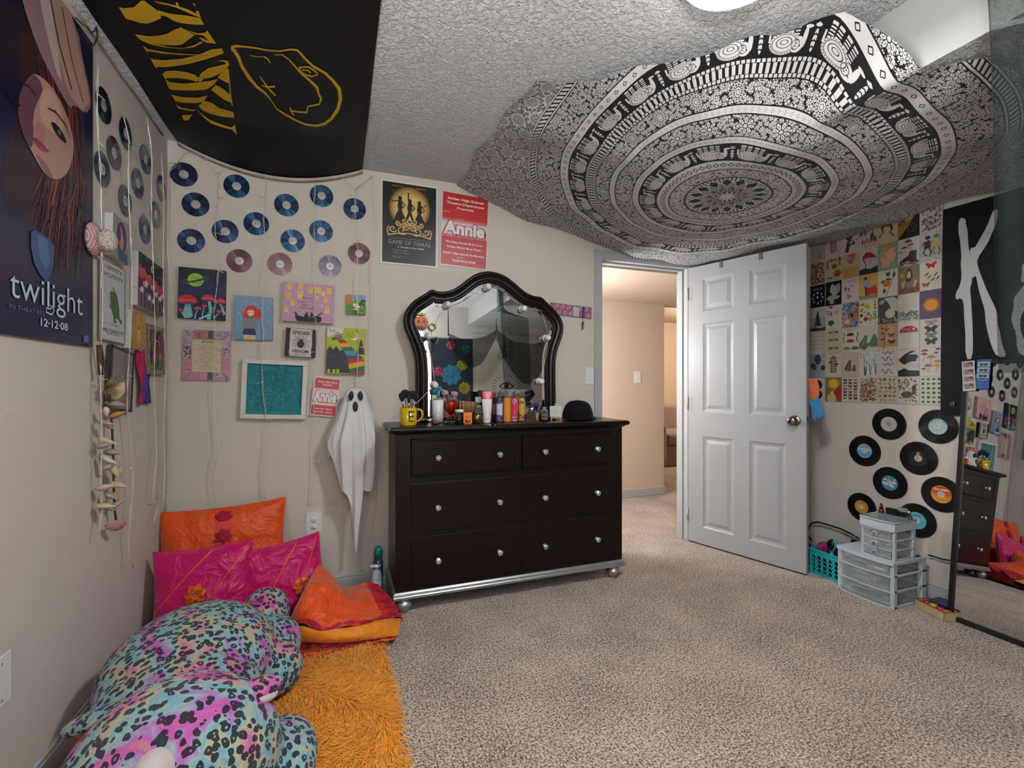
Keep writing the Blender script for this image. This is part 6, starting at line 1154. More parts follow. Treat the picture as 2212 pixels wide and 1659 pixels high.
for i in range(240):
    an = q.uniform(0, 2 * PI); e = q.uniform(-.2, 1.2); L = q.uniform(.024, .045); d = Vector((math.sin(e) + .2, math.cos(an) * math.cos(e) * 1.1, math.sin(an) * math.cos(e))); rf.tube([c0, c0 + d * L * .5 + Vector((0, 0, -.001)), c0 + d * L + Vector((0, 0, -.004))], [.0012, .0009, .0004], 3)
rf.build('raffia_tuft', RAF, t)
def scallop(M, r, m_):
    a = MB()
    def f(u, v): an = (u - .5) * 2.4; rr = r * v * (1 - .04 * math.cos(u * 14 * 2 * PI) * v) * (1 - .12 * abs(u - .5)); return (rr * math.sin(an), rr * math.cos(an) - r * .45, r * .42 * math.sin(v * PI * .9) * math.cos(an * .8) + .0022 * math.cos(u * 14 * 2 * PI) * v)
    a.grid(f, 84, 8); o = a.build('shell', SH[m_], t, M, solid=.0015); return o
def spiral(M, L, r, m_):
    a = MB(); pr = []
    for i in range(15): s = i / 14; pr.append((max(.0006, r * (math.sin(PI * min(1, s * 1.25 + .06)) ** .8 if s < .5 else (1 - (s - .5) * 1.9) * 1.0) * (1 + .08 * math.sin(i * 2.6))), L * (s - .5)))
    a.lathe(pr, 12, sy=.8); return a.build('shell', SH[m_], t, M)
def TL(x, y, off=.035): return Matrix.Translation(gp(x, y, off)) @ Matrix(((0, 0, 1, 0), (1, 0, 0, 0), (0, 1, 0, 0), (0, 0, 0, 1)))
scallop(TL(255, 545, .06) @ RY(-62) @ RZ(70), .04, 0); scallop(TL(228, 1505, .04) @ RY(-55) @ RZ(175), .038, 1)
for x, y, L, r, an, m_ in ((235, 640, .06, .016, 80, 2), (165, 695, .03, .012, 10, 0), (240, 715, .055, .014, 110, 3), (160, 775, .05, .011, 75, 2), (185, 800, .03, .01, 60, 1), (170, 905, .052, .012, 70, 0), (150, 935, .045, .012, 100, 2), (215, 985, .05, .014, 85, 2), (180, 1040, .05, .012, 60, 0), (190, 1080, .045, .013, 120, 0), (225, 1120, .05, .014, 30, 0), (255, 1120, .04, .012, 150, 0), (160, 1235, .055, .013, 100, 0), (250, 1220, .052, .014, 75, 0), (200, 1300, .04, .012, 60, 2), (245, 1350, .05, .012, 130, 0), (160, 1370, .055, .012, 85, 0), (180, 1385, .05, .010, 70, 2), (235, 1300, .03, .01, 40, 3)): spiral(TL(x, y, .045) @ RX(90 - an) @ RY(-10), L * 1.25, r * 1.1, m_)
# ================= ghost =================
GH = mat('white_cloth', '#c6c4c2', .9, var=.03, vs=12, bp=.15, bs=300, sheen=.2)
GY = YB - .085; gc = oY(768, 838, GY); sc = 1010 / (gc.x * sT + GY * cT)
t = thing('hanging_ghost', 'white cloth ghost with black eyes hanging by a wire left of the dresser', 'ghost decoration', T(gc.x, GY, gc.z))
def gho(u, v):
    a = 2 * PI * u; hem = .31 + .06 * math.cos(a - PI) * (1 if math.cos(a) < 0 else .2) + .0
    k = abs(math.sin(2 * a + .3)) ; drop = .42 + .20 * math.sin(a * 2 - 1.2) + .12 * math.sin(a * 5 + 1)
    front = max(0, math.cos(a + PI / 2)); drop = .37 + .44 * front ** 3 * (1 + .16 * math.cos(8 * a)) + .05 * math.sin(a * 7) + (.10 if .05 < u < .15 else 0)
    s = v * drop; hr = .062
    if s < .095: ph = s / .095 * PI / 2; r = hr * math.sin(ph); z = -hr * 1.05 * (1 - math.cos(ph))
    else:
        e = s - .095; r = hr + min(e, .22) * .30 - max(0, e - .25) * .10; z = -.065 - e
    fo = 1 + min(1, max(0, s - .05) * 4) * (.13 * math.sin(a * 9 + s * 3) + .07 * math.sin(a * 15 + 1))
    x = r * math.cos(a) * fo; y = max(-.09, min(.078, r * .62 * math.sin(a) * fo))
    if x > .10: x = .10 + (x - .10) * .2
    if x < -.02: x *= 1.08
    return (x, y, z)
MB().grid(gho, 120, 60, wrapu=True).build('cloth', GH, t)
ey = MB()
for sg in (-1, 1): ey.ball((sg * .020, -.047 + .0, -.045), .021, sx=.62, sy=.45, sz=1.25, M=RY(sg * -6))
ey.build('eye', mat('black_felt', '#1e1d20', .6), t)
MB().ball((-.002, -.05, -.102), .022, sx=.6, sy=.4, sz=1.3).build('mouth', mat('black_felt'), t)
MB().tube([(0, 0, -.002), (-.004, .02, .06), (0, .06, .115)], .0012, 5).build('wire', mat('wire_steel', '#8a8278', .3, .8), t)
# ================= dresser =================
def wood():
    m, g, b = newmat('espresso_wood'); v = tc(g); mp = g.nodes.new('ShaderNodeMapping'); mp.inputs['Scale'].default_value = (2, 30, 30); g.links.new(v, mp.inputs[0])
    g.links.new(ramp(g, noise(g, mp.outputs[0], 4, 4, .6), [(.3, '#0a0302'), (.6, '#110605'), (.8, '#180907')]), b.inputs['Base Color']); b.inputs['Roughness'].default_value = .3; b.inputs['Specular IOR Level'].default_value = .28; b.inputs['Coat Weight'].default_value = .04; b.inputs['Coat Roughness'].default_value = .15
    bump(g, b, noise(g, mp.outputs[0], 8, 3), .04, .002); return m
WOOD = wood(); SILV = mat('silver_paint', '#a3a4a6', .33, .75, var=.05); CRY = mat('crystal', '#c9ccd0', .06, .75, var=.35, vs=350, spec=1)
DY = 2.43; DX0, DX1 = .269, 1.612; DZ0, DZ1 = .105, .925; DB = YB - .04
dr = thing('dresser', 'dark espresso six drawer dresser with silver base trim and bun feet', 'dresser', T(0, 0, 0))
MB().bb(DX0, DX1, DY, DB, DZ0, DZ1).build('body', WOOD, dr, bevel=.003)
tm = MB(); prof = [(0, 0), (.006, .004), (.016, .006), (.022, .014), (.026, .018), (.030, .022), (.030, .034), (.026, .040), (.0, .040)]
def ringprof(m, x0, x1, y0, y1, z, prof):   # moulding swept round three sides
    vs = []; fs = []
    for o, h in prof: vs += [(x0 - o, y1, z + h), (x0 - o, y0 - o, z + h), (x1 + o, y0 - o, z + h), (x1 + o, y1, z + h)]
    for i in range(len(prof) - 1):
        for k in range(3): fs.append((4 * i + k, 4 * i + k + 1, 4 * i + 5 + k, 4 * i + 4 + k))
    fs.append(tuple(4 * (len(prof) - 1) + k for k in (0, 1, 2, 3))); fs.append((3, 2, 1, 0)); fs.append(tuple(4 * i for i in range(len(prof)))); fs.append(tuple(4 * i + 3 for i in range(len(prof)))[::-1]); m.add(vs, fs)
ringprof(tm, DX0, DX1, DY, DB, .915, [(.0, 0), (.006, .002), (.012, .008), (.018, .012), (.026, .014), (.031, .019), (.033, .026), (.031, .034), (.026, .038), (.02, .040)])
TOPZ = .955
tm.build('top', WOOD, dr)
bm_ = MB(); ringprof(bm_, DX0, DX1, DY, DB, .075, [(.010, 0), (.014, .003), (.014, .014), (.010, .018), (.012, .022), (.010, .030), (.004, .036), (.0, .038)]); bm_.build('base_trim', SILV, dr)
for x, y in ((DX0 + .045, DY + .03), (DX1 - .045, DY + .03), (DX0 + .045, DB - .05), (DX1 - .045, DB - .05)):
    MB().lathe([(.001, 0), (.022, 0), (.026, .006), (.024, .012), (.036, .022), (.043, .036), (.043, .048), (.034, .060), (.026, .064), (.030, .068), (.032, .0755), (.001, .0755)], 28).build('bun_foot', SILV, dr, T(x, y, 0))
def PX(px): k = (px - 1106) / F; return DY * (k * cT + sT) / (cT - k * sT)
colsx = [(PX(887.5), PX(1116.5)), (PX(1125.8), PX(1321))]; rowz = [(.700, .892), (.412, .662), (.140, .386)]
for ci, (x0, x1) in enumerate(colsx):
    for ri, (z0, z1) in enumerate(rowz):
        d = MB(); m_ = .0025
        if ri == 0:
            d.bb(x0, x1, DY - .004, DY + .0, z0, z1); vs = []
            for o, dy in ((0, -.004), (.004, -.012), (.010, -.012), (.014, -.007), (.018, -.007)): vs += [(x0 + o, DY + dy, z0 + o), (x1 - o, DY + dy, z0 + o), (x1 - o, DY + dy, z1 - o), (x0 + o, DY + dy, z1 - o)]
            d.add(vs, [(4 * i + k, 4 * i + (k + 1) % 4, 4 * i + 4 + (k + 1) % 4, 4 * i + 4 + k) for i in range(4) for k in range(4)] + [(16, 17, 18, 19)])
        else: d.bb(x0, x1, DY - .007, DY, z0, z1)
        do = d.build('drawer', WOOD, dr, bevel=.0018 if ri else 0)
        g0 = MB(); 
        for f in (.235, .815):
            kx = x0 + (x1 - x0) * f; kz = (z0 + z1) / 2 - .004; k_ = MB(); MM = T(kx, DY - .007, kz) @ RX(90)
            k_.lathe([(.012, 0), (.012, .003), (.005, .005), (.005, .014)], 14, M=MM); kn = k_.build('knob', SILV, do)
            c_ = MB(); c_.lathe([(.005, .012), (.012, .016), (.0165, .022), (.0155, .028), (.009, .033), (.001, .034)], 10, M=MM, sm=False); c_.build('crystal', CRY, kn)
# black sheets standing in for the shade in the gaps around the drawers
gp_ = MB()
for (x0, x1) in colsx:
    for (z0, z1) in rowz: gp_.bb(x0 - .003, x1 + .003, DY - .0012, DY + .0005, z0 - .003, z1 + .003)
gp_.build('gap_shade', mat('shade_black', '#070505', .9), dr)
ch = MB(); q = random.Random(6)
for px, py, r_ in ((1058, 918.5, .007), (1070, 918.5, .005), (1104, 917, .003), (1080, 923, .003), (1112, 922, .003), (1184, 915, .003), (1036, 926, .002), (1151, 916, .0015)):
    p = oY(px, py, DY - .0335); ch.ball((p.x, p.y + .0005, min(p.z, .985)), r_ * .8, 8, 5, sx=1.2, sy=.25, sz=.5)
ch.build('paint_chip', mat('chip', '#b5a490', .8), dr)
# ---- mirror over the dresser ----
MY = 2.735; TI = R(1.2)
mir = thing('dresser_mirror', 'arched dark wood mirror standing on the dresser with a moulded frame', 'mirror', T(0, MY, TOPZ) @ Matrix.Rotation(-TI, 4, 'X'))
def mp_(px, py): p = oY(px, py, MY); return (p.x, (p.z - TOPZ))
OUT = [(899, 905), (899, 840), (899, 800), (897, 770), (890, 745), (880, 722), (873, 703), (872, 685), (878, 668), (890, 652), (908, 640), (920, 633), (932, 624), (945, 629), (960, 630), (978, 626), (995, 615), (1012, 601), (1030, 590), (1050, 585), (1072, 587), (1094, 596), (1112, 610), (1128, 625), (1142, 635), (1158, 640), (1171, 641), (1181, 652), (1195, 665), (1210, 682), (1217, 700), (1217, 715), (1212, 735), (1204, 755), (1200, 775), (1199, 800), (1199, 840), (1199.5, 903)]
OUT = [mp_(*p) for p in OUT]; OUT[0] = (OUT[0][0], .0); OUT[-1] = (OUT[-1][0], .0)
def smooth(P, n=2):
    for _ in range(n):
        Q = [P[0]]
        for a_, b_ in zip(P, P[1:]): Q += [(a_[0] * .75 + b_[0] * .25, a_[1] * .75 + b_[1] * .25), (a_[0] * .25 + b_[0] * .75, a_[1] * .25 + b_[1] * .75)]
        P = Q + [P[-1]]
    return P
OUT = smooth(OUT, 1); OUT = [OUT[0]] + [p for p in OUT[1:-1]] + [OUT[-1]]
cxm = (OUT[0][0] + OUT[-1][0]) / 2
def inset(P, d):
    Q = []; n = len(P)
    for i, p in enumerate(P):
        a_ = Vector(P[max(0, i - 2)]); b_ = Vector(P[min(n - 1, i + 2)]); t_ = (b_ - a_).normalized(); nn = Vector((t_.y, -t_.x)); Q.append((p[0] + nn.x * d, p[1] + nn.y * d))
    Q[0] = (Q[0][0], P[0][1]); Q[-1] = (Q[-1][0], P[-1][1]); return Q
fp_ = [(0, .030), (0, -.012), (.004, -.018), (.012, -.022), (.018, -.018), (.022, -.010), (.038, -.004), (.050, -.004), (.056, -.012), (.062, -.012), (.068, -.004), (.070, .004)]
L_ = [inset(OUT, d) for d, _ in fp_]; fm = MB(); n = len(OUT); vs = []
for (d, y), Pp in zip(fp_, L_): vs += [(x, y, z) for x, z in Pp]
fs = [(j * n + i, (j + 1) * n + i, (j + 1) * n + i + 1, j * n + i + 1) for j in range(len(fp_) - 1) for i in range(n - 1)]
fm.add(vs, fs, sm=True); fr_in = L_[-1]
fm.bb(OUT[0][0], OUT[-1][0], -.01, .03, 0, .03)
fm.build('frame', WOOD, mir)
GL = mat('mirror_glass', '#e3e6e8', .012, 1, var=0)
gm = MB(); gi = inset(fr_in, .020); n = len(fr_in)
gm.add([(x, .004, z) for x, z in fr_in] + [(x, .0015, z) for x, z in gi], [(i, n + i, n + i + 1, i + 1) for i in range(n - 1)])
gm.add([(x, .0015, z) for x, z in gi], [tuple(range(n))[::-1]])
gm.build('glass', GL, mir)
MB().add([(x, .0062, z) for x, z in OUT], [tuple(range(len(OUT)))[::-1]]).build('back_board', WOOD, mir)
# vanity bulbs
WB = mat('bulb_white', '#cfcfd0', .25, var=.01, coat=.4)
for px, py, lb_ in ((1058, 617, 'white globe bulb at the very top of the mirror arch'), (970, 656, 'white globe bulb at the upper left shoulder of the mirror'), (1136, 665, 'white globe bulb at the upper right shoulder of the mirror'), (928, 725, 'white globe bulb on the left of the mirror, holding the cat ears'), (1187, 729, 'white globe bulb halfway down the right of the mirror'), (941, 832, 'white globe bulb low on the left of the mirror above the white canister'), (1172, 824, 'white globe bulb low on the right of the mirror')):
    p = oY(px, py, MY - .052); t = thing('vanity_bulb', lb_, 'light bulb', T(p.x, MY - .004 - (p.z - TOPZ) * -math.tan(TI) * 1.0, p.z), 'vanity bulbs round the dresser mirror'); t.location.y = MY + (p.z - TOPZ) * math.tan(TI) - .001
    MB().lathe([(.001, 0), (.024, 0), (.024, .006), (.019, .010), (.017, .022), (.012, .026)], 24, M=RX(90)).build('socket', WB, t); MB().ball((0, -.040, 0), .0195, 24, 14).build('globe', WB, t)
wr = MB()
def cw(pts, dy=-.006): return [(oY(x, y, MY + dy).x, MY + dy + (oY(x, y, MY).z - TOPZ) * math.tan(TI), oY(x, y, MY + dy).z) for x, y in pts]
for P in ([(1058, 617), (1040, 634), (1020, 628), (1000, 640), (970, 656)], [(970, 656), (950, 680), (938, 710), (928, 725)], [(928, 725), (930, 760), (936, 800), (941, 832)], [(1058, 617), (1080, 622), (1100, 640), (1136, 665)], [(1136, 665), (1170, 670), (1180, 700), (1187, 729)], [(1187, 729), (1182, 760), (1174, 800), (1172, 824)]): wr.tube(cw(P), .0013, 5)
wr.tube(cw([(941, 832)]) + [tuple(oY(x, y, Y)) for x, y, Y in ((920, 850, 2.70), (903, 868, 2.66), (866, 895, 2.62), (845, 905, 2.60), (832, 908, 2.56), (824, 914, 2.6), (822, 960, 2.75), (812, 1100, 2.78), (795, 1180, 2.78), (777, 1205, 2.78), (784, 1238, 2.76))], .0016, 5)
wr.build('light_cable', mat('white_cable', '#c5c3c0', .4), label='thin white cable linking the vanity bulbs and trailing down behind the dresser', cat='cable')
# stickers and headband on the mirror
def onm(px, py, off=-.010): p = oY(px, py, MY + off); M = wM('B', p.x, p.z); M.translation = Vector((p.x, MY + off + (p.z - TOPZ) * math.tan(TI), p.z)); return M
a = Art(.10, .12, z=.0006, bg=None); a.e(.45, .48, .42, .42, '#b5591d', n=30); a.e(.5, .93, .28, .07, '#b8bc4a', lobes=8); a.p([(.46, .86), (.54, .86), (.52, 1.02), (.46, 1.0)], '#2f3a24'); k = '#23180f'
a.p([(.2, .56), (.34, .66), (.38, .54), (.26, .5)], k); a.p([(.54, .56), (.62, .68), (.7, .56), (.62, .5)], k); a.p([(.45, .48), (.52, .48), (.49, .56)], k); a.p([(.12, .36), (.24, .32), (.3, .38), (.38, .30), (.5, .36), (.6, .28), (.72, .36), (.64, .20), (.5, .12), (.44, .18), (.36, .12), (.28, .2), (.2, .22)], k)
a.box(-.004, 0, 0, .06, .07, .0008, col='#b5591d'); a.build('sticker', PAPER, M=onm(912.5, 697), label='smiling orange pumpkin cut-out on the left of the dresser mirror', cat='sticker')
rg = MB(); q = random.Random(2)
for i in range(40): an = 2 * PI * i / 40; rg.ball((.019 * math.cos(an) + q.uniform(-.002, .002), .019 * math.sin(an), .004), .0036, 6, 4)
rg.build('scrunchie', mat('neon_fluff', '#a3b05a', .9, bp=.5, bs=500), M=onm(935, 706, -.012), label='fluffy yellow-green hair ring on the mirror beside the pumpkin cut-out', cat='hair tie')
t = thing('headband', 'black cat-ear headband with glitter edges hung on the left mirror bulb', 'headband', onm(928, 738, -.025))
MB().tube([(.036 * math.sin(an) * (1.0 if abs(an) < 2.2 else .8), -.012 - .055 * (1 - math.cos(an)) * .75 + .03, 0) for an in np.linspace(-2.75, 2.75, 28)], .0022, 6).build('band', mat('black_satin', '#161416', .35), t)
for sg in (-1, 1):
    e_ = MB(); e_.add([(sg * .016, .018, .001), (sg * .052, .028, .001), (sg * .040, -.006, .001), (sg * .034, .012, .006)], [(0, 1, 3), (1, 2, 3), (0, 3, 2), (0, 2, 1)]); eo = e_.build('ear', mat('black_satin'), t); ed = MB(); ed.tube([(sg * .016, .020, .002), (sg * .036, .030, .002), (sg * .054, .028, .002), (sg * .048, .008, .002), (sg * .040, -.008, .002)], .0022, 6); ed.build('glitter_edge', mat('glitter', '#b5b2ae', .3, .5, bp=.6, bs=900), eo)
# ================= things on the dresser top =================
Z0 = TOPZ + .0005
def onT(px, Yd): k = (px - 1106) / F; return Yd * (k * cT + sT) / (cT - k * sT), Yd
def scl(px, Yd): x, y = onT(px, Yd); return (x * sT + y * cT) / F          # metres per pixel there
GLASS = mat('clear_glass', '#f2f4f4', .02, trans=1, ior=1.45, var=0); AMB = mat('amber_glass', '#c8935a', .05, trans=.7, ior=1.45, var=.05); REDG = mat('red_glass', '#c0200c', .05, trans=.6, ior=1.45, var=.1, vs=80)
BLK = mat('black_plastic', '#151416', .3); GOLD = mat('gold_metal', '#b08a44', .25, .9); WHP = mat('white_plastic', '#c9c8c6', .35, var=.01); YMUG = mat('yellow_glaze', '#b5960e', .22, coat=.5, var=.02)
PR = mat('printed_label', vc=True, rough=.4, var=.02)
# mug
x, y = onT(882, 2.52); s = scl(882, 2.52); mr = 18.4 * s * .98; mh = .094
t = thing('mug', 'yellow mug with a dark letter E holding makeup brushes', 'mug', T(x, y, Z0))
MB().lathe([(.001, 0), (mr * .95, 0), (mr, .004), (mr, mh), (mr * .93, mh), (mr * .92, .006), (.001, .006)], 40).build('body', YMUG, t)
MB().tube([(mr * .95 + .0, 0, mh * .86), (mr + .012, -.002, mh * .92), (mr + .027, -.004, mh * .82), (mr + .032, -.004, mh * .60), (mr + .024, -.003, mh * .38), (mr + .008, -.001, mh * .24), (mr * .95, 0, mh * .2)], .0055, 10).build('handle', YMUG, t, RZ(-18))
lt_ = MB()
def oncyl(m, a0, a1, z0, z1, r, col=None, n=8): m.grid(lambda u, v: (r * math.sin(a0 + (a1 - a0) * u), -r * math.cos(a0 + (a1 - a0) * u), z0 + (z1 - z0) * v), n, 1, col=col)
va = -math.atan2(x, y)    # facing the camera
for a0, a1, z0, z1 in ((.02, .18, .020, .078), (.02, .75, .070, .078), (.02, .68, .045, .053), (.02, .75, .020, .028)): oncyl(lt_, a0, a1, z0, z1, mr + .0006)
lt_.build('letter', mat('brown_print', '#3a2f18', .5), t, Matrix.Rotation(va, 4, 'Z'))
q = random.Random(12)
for i, (dx, dy, L, r_, cl) in enumerate(((-.030, .0, .150, .015, '#1c1b1e'), (-.012, .012, .165, .020, '#1a1a1c'), (.006, .0, .158, .012, '#242024'), (.024, .008, .160, .017, '#171618'), (.034, .012, .150, .014, '#1a1819'), (.000, -.012, .140, .009, '#2a2224'))):
    b_ = thing('makeup_brush', ['black makeup brush leaning furthest left in the yellow mug', 'large round black powder brush in the yellow mug', 'slim black makeup brush in the middle of the yellow mug', 'wide dark makeup brush right of centre in the yellow mug', 'dark makeup brush leaning furthest right in the yellow mug', 'short dark brush with pinkish handle at the front of the yellow mug'][i], 'makeup brush', T(x + dx * .5, y + dy, Z0 + .009) @ RY(math.degrees(dx * 4.5)) @ RX(-dy * 200), 'makeup brushes in the yellow mug')
    MB().lathe([(.003, 0), (.0042, .05), (.0035, L - .05)], 10).build('handle', mat('brush_handle_%d' % (i % 3), ['#8a2a3a', '#b5b0aa', '#23201f'][i % 3], .3), b_)
    MB().lathe([(.0035, L - .052), (.005, L - .045), (.0058, L - .028)], 12).build('ferrule', SILV, b_); MB().lathe([(.0058, L - .030), (r_ * .8, L - .018), (r_, L - .004), (r_ * .92, L + .008), (r_ * .5, L + .015), (.001, L + .017)], 16, star=.04, sn=9).build('bristles', mat('bristle_dark', cl, .95, bp=.8, bs=900), b_)
def simple(name, lbl_, cat, px, Yd, parts, rz=0, k=1.24):
    x, y = onT(px, Yd); t = thing(name, lbl_, cat, T(x, y, Z0) @ RZ(math.degrees(-math.atan2(x, y)) + rz) @ Matrix.Scale(k, 4))
    for nm, mb, m_ in parts: mb.build(nm, m_, t)
    return t
# white canister
s = scl(945.6, 2.62); r_ = 12.3 * s; h = 50 * s
cm = MB().lathe([(.001, 0), (r_, 0), (r_, h), (r_ * .93, h), (r_ * .93, .004), (.001, .004)], 36); lb = MB(); oncyl(lb, -.1, .5, h * .43, h * .445, r_ + .0004)
simple('canister', 'plain white cylinder canister with small print on the dresser', 'canister', 945.6, 2.62, [('body', cm, WHP), ('print', lb, mat('grey_print', '#8a8a88', .6))], k=1)
fd = MB(); q = random.Random(5)
for i in range(26):
    an = q.uniform(0, 6.3); rr = r_ * .75 * math.sqrt(q.random()); fd.ball((rr * math.cos(an), rr * math.sin(an), h - .006 + q.uniform(0, .012)), .006, 8, 6, col=q.choice(['#b08a2c', '#3f5f9a', '#c0a040', '#a9a49a', '#7a5a2a']))
x, y = onT(945.6, 2.62); fd.build('bead_pile', mat('bead_colour', vc=True, rough=.25), M=T(x, y, Z0), label='yellow and blue beads heaped in the white canister', cat='beads', kind='stuff')
# things standing behind the canister
bx = MB().bb(-.010, .010, -.010, .010, 0, .128); tp = MB().lathe([(.014, .128), (.015, .150), (.012, .153), (.001, .153)], 16); simple('lotion_bottle', 'slim bottle with a dark teal top behind the white canister', 'bottle', 938, 2.675, [('body', bx, mat('pale_green', '#a3b0a8', .4)), ('cap', tp, mat('teal_cap', '#1f5a6c', .4))])
bx = MB().bb(-.017, .017, -.012, .012, 0, .100); simple('perfume_bottle', 'orange red square bottle behind the red goblet', 'perfume bottle', 968, 2.69, [('glass', bx, mat('red_liquid', '#b03a12', .15, coat=.5)), ('cap', MB().bb(-.012, .012, -.010, .010, .100, .128), CLEARP)])
simple('perfume_bottle', 'pink patterned perfume bottle behind the red goblet', 'perfume bottle', 962, 2.705, [('body', MB().lathe([(.001, 0), (.016, 0), (.017, .11), (.012, .118), (.001, .118)], 18), mat('pink_pattern', '#8a6a78', .3, var=.35, vs=150)), ('cap', MB().ball((0, 0, .132), .017, 12, 8), mat('pink_gem', '#9c7886', .2, var=.3, vs=200))])
simple('perfume_bottle', 'tall clear bottle with pinkish cap behind the goblet, right side', 'perfume bottle', 982, 2.70, [('body', MB().bb(-.014, .014, -.012, .012, 0, .115), GLASS), ('cap', MB().lathe([(.013, .115), (.015, .125), (.015, .138), (.001, .142)], 12, star=.08, sn=12), mat('pink_gem'))])
# red goblet
s = scl(972, 2.615)
bw_ = MB(); bw_.lathe([(.001, .034), (.005, .036), (.013, .045), (.024, .060), (.029, .078), (.027, .094), (.022, .100), (.020, .098), (.025, .090), (.026, .078), (.020, .062), (.001, .045)], 26, star=.07, sn=13)
st_ = MB(); st_.lathe([(.020, 0), (.021, .002), (.010, .005), (.0045, .010), (.004, .030), (.005, .040), (.001, .041)], 20)
simple('goblet', 'faceted red and orange glass goblet on the dresser', 'goblet', 974, 2.615, [('bowl', bw_, REDG), ('stem', st_, REDG)])
# leaf dishes
def leafdish(px, Yd, m_, lbl_, rz):
    a = MB(); a.grid(lambda u, v: ((.008 + .022 * v) * (1 + .35 * math.cos(5 * 2 * PI * u)) * math.cos(2 * PI * u), (.008 + .022 * v) * (1 + .35 * math.cos(5 * 2 * PI * u)) * math.sin(2 * PI * u), .0025 + .012 * v * v + .003 * math.cos(10 * PI * u)), 60, 6, wrapu=True); a.lathe([(.001, 0), (.012, 0), (.012, .003), (.001, .003)], 16)
    x, y = onT(px, Yd); a.build('trinket_dish', m_, M=T(x, y, Z0) @ RZ(rz), solid=.002, label=lbl_, cat='dish')
leafdish(942, 2.50, mat('brown_leaf_glass', '#7a3f1c', .1, trans=.3, coat=.6), 'amber brown leaf-shaped glass dish in front of the white canister', 10); leafdish(970, 2.52, mat('green_leaf_glass', '#4a6a2c', .1, trans=.3, coat=.6), 'green leaf-shaped glass dish in front of the red goblet', 40)
# gold ribbed candle dish
simple('candle_holder', 'scalloped gold glass candle holder on the dresser', 'candle holder', 1008, 2.66, [('bowl', MB().lathe([(.001, .030), (.034, .032), (.044, .045), (.047, .075), (.044, .092), (.040, .095), (.042, .075), (.038, .045), (.001, .038)], 56, star=.10, sn=16), AMB), ('foot', MB().lathe([(.026, 0), (.028, .004), (.012, .012), (.010, .024), (.020, .031), (.001, .031)], 28), AMB)])
# jar with white lid
s = scl(992.5, 2.53); simple('jar', 'small clear jar with white lid and pink contents on the dresser', 'jar', 992.5, 2.53, [('glass_body', MB().lathe([(.001, 0), (.021, 0), (.0225, .004), (.0225, .042), (.018, .048), (.018, .052), (.001, .052)], 24), GLASS), ('contents', MB().lathe([(.001, .003), (.019, .003), (.019, .030), (.012, .034), (.001, .034)], 16, star=.08, sn=5), mat('pink_contents', '#a8847c', .6, var=.25, vs=200)), ('lid', MB().lathe([(.019, .051), (.020, .052), (.020, .061), (.018, .063), (.001, .063)], 28), WHP)])
sn_ = MB(); sn_.bb(-.019, .019, -.010, .010, .004, .050); simple('hand_gel_holder', 'bright orange hand gel bottle with an oval opening on the dresser', 'bottle', 1010.5, 2.50, [('holder', sn_, mat('orange_rubber', '#c2660a', .45)), ('oval_window', MB().lathe([(.0125, -.002), (.0125, .002), (.001, .002)], 20, M=T(0, -.0095, .014) @ RX(90), sy=.55), mat('red_oval', '#a8300c', .35)), ('base', MB().bb(-.016, .016, -.008, .008, 0, .005), mat('orange_rubber')), ('swoosh', MB().tube([(-.006, -.0108, .034), (-.002, -.0108, .030), (.008, -.0108, .035)], .0012, 5), mat('red_oval'))])
simple('perfume_bottle', 'round gold perfume bottle with black square cap on the dresser', 'perfume bottle', 1031, 2.50, [('bottle', MB().lathe([(.001, 0), (.008, 0), (.017, .008), (.0215, .022), (.018, .036), (.009, .043), (.007, .046), (.001, .046)], 28, sy=.6), mat('gold_bottle', '#6f5a2c', .12, .85, var=.2, vs=60)), ('cap', MB().bb(-.010, .010, -.009, .009, .046, .062), BLK), ('collar', MB().lathe([(.011, .044), (.011, .047), (.001, .047)], 16), GOLD)])
simple('perfume_bottle', 'clear square perfume bottle with black cap beside the white tube', 'perfume bottle', 1036, 2.57, [('glass', MB().bb(-.020, .020, -.010, .010, 0, .050), GLASS), ('perfume', MB().bb(-.016, .016, -.007, .007, .004, .038), mat('pale_perfume', '#b5a67a', .1, trans=.6)), ('cap', MB().bb(-.013, .013, -.009, .009, .050, .068), BLK)])
simple('mist_bottle', 'pale body mist bottle with black collar behind the red tube', 'bottle', 1033, 2.67, [('body', MB().bb(-.016, .016, -.014, .014, 0, .075), mat('pale_bottle', '#b0aa94', .3)), ('collar', MB().bb(-.008, .008, -.008, .008, .075, .090), BLK), ('cap', MB().bb(-.014, .014, -.010, .010, .090, .115), mat('mint_tube', '#9aa8a4', .3))])
def tube_(px, Yd, h, wd, m_, capm, lbl_, lab=None, base_=0):
    b_ = MB(); b_.grid(lambda u, v: (wd / 2 * (.82 + .30 * v) * math.cos(2 * PI * u), (.013 * (1 - v) + .001) * math.sin(2 * PI * u), base_ + .018 + (h - .018) * v), 28, 6, wrapu=True); pts = [('tube', b_, m_), ('cap', MB().lathe([(wd * .36, base_), (wd * .38, base_ + .002), (wd * .39, base_ + .018), (.001, base_ + .019)], 20, sy=.7), capm)]
    t = simple('cream_tube', lbl_, 'cream tube', px, Yd, pts)
    if lab: lab.build('print', PR, t)
    return t
la = MB(); la.box(0, -.0085, .062, .020, .0012, .012, col='#b0524a'); 
tube_(1052, 2.52, .108, .042, mat('white_tube', '#b9b8b6', .35), mat('white_tube'), 'upright white hand cream tube in front of the red one', None)
tube_(1053, 2.60, .142, .050, mat('red_tube', '#a31c38', .2, coat=.4), mat('red_tube'), 'glossy red hand cream tube behind the white one', None)
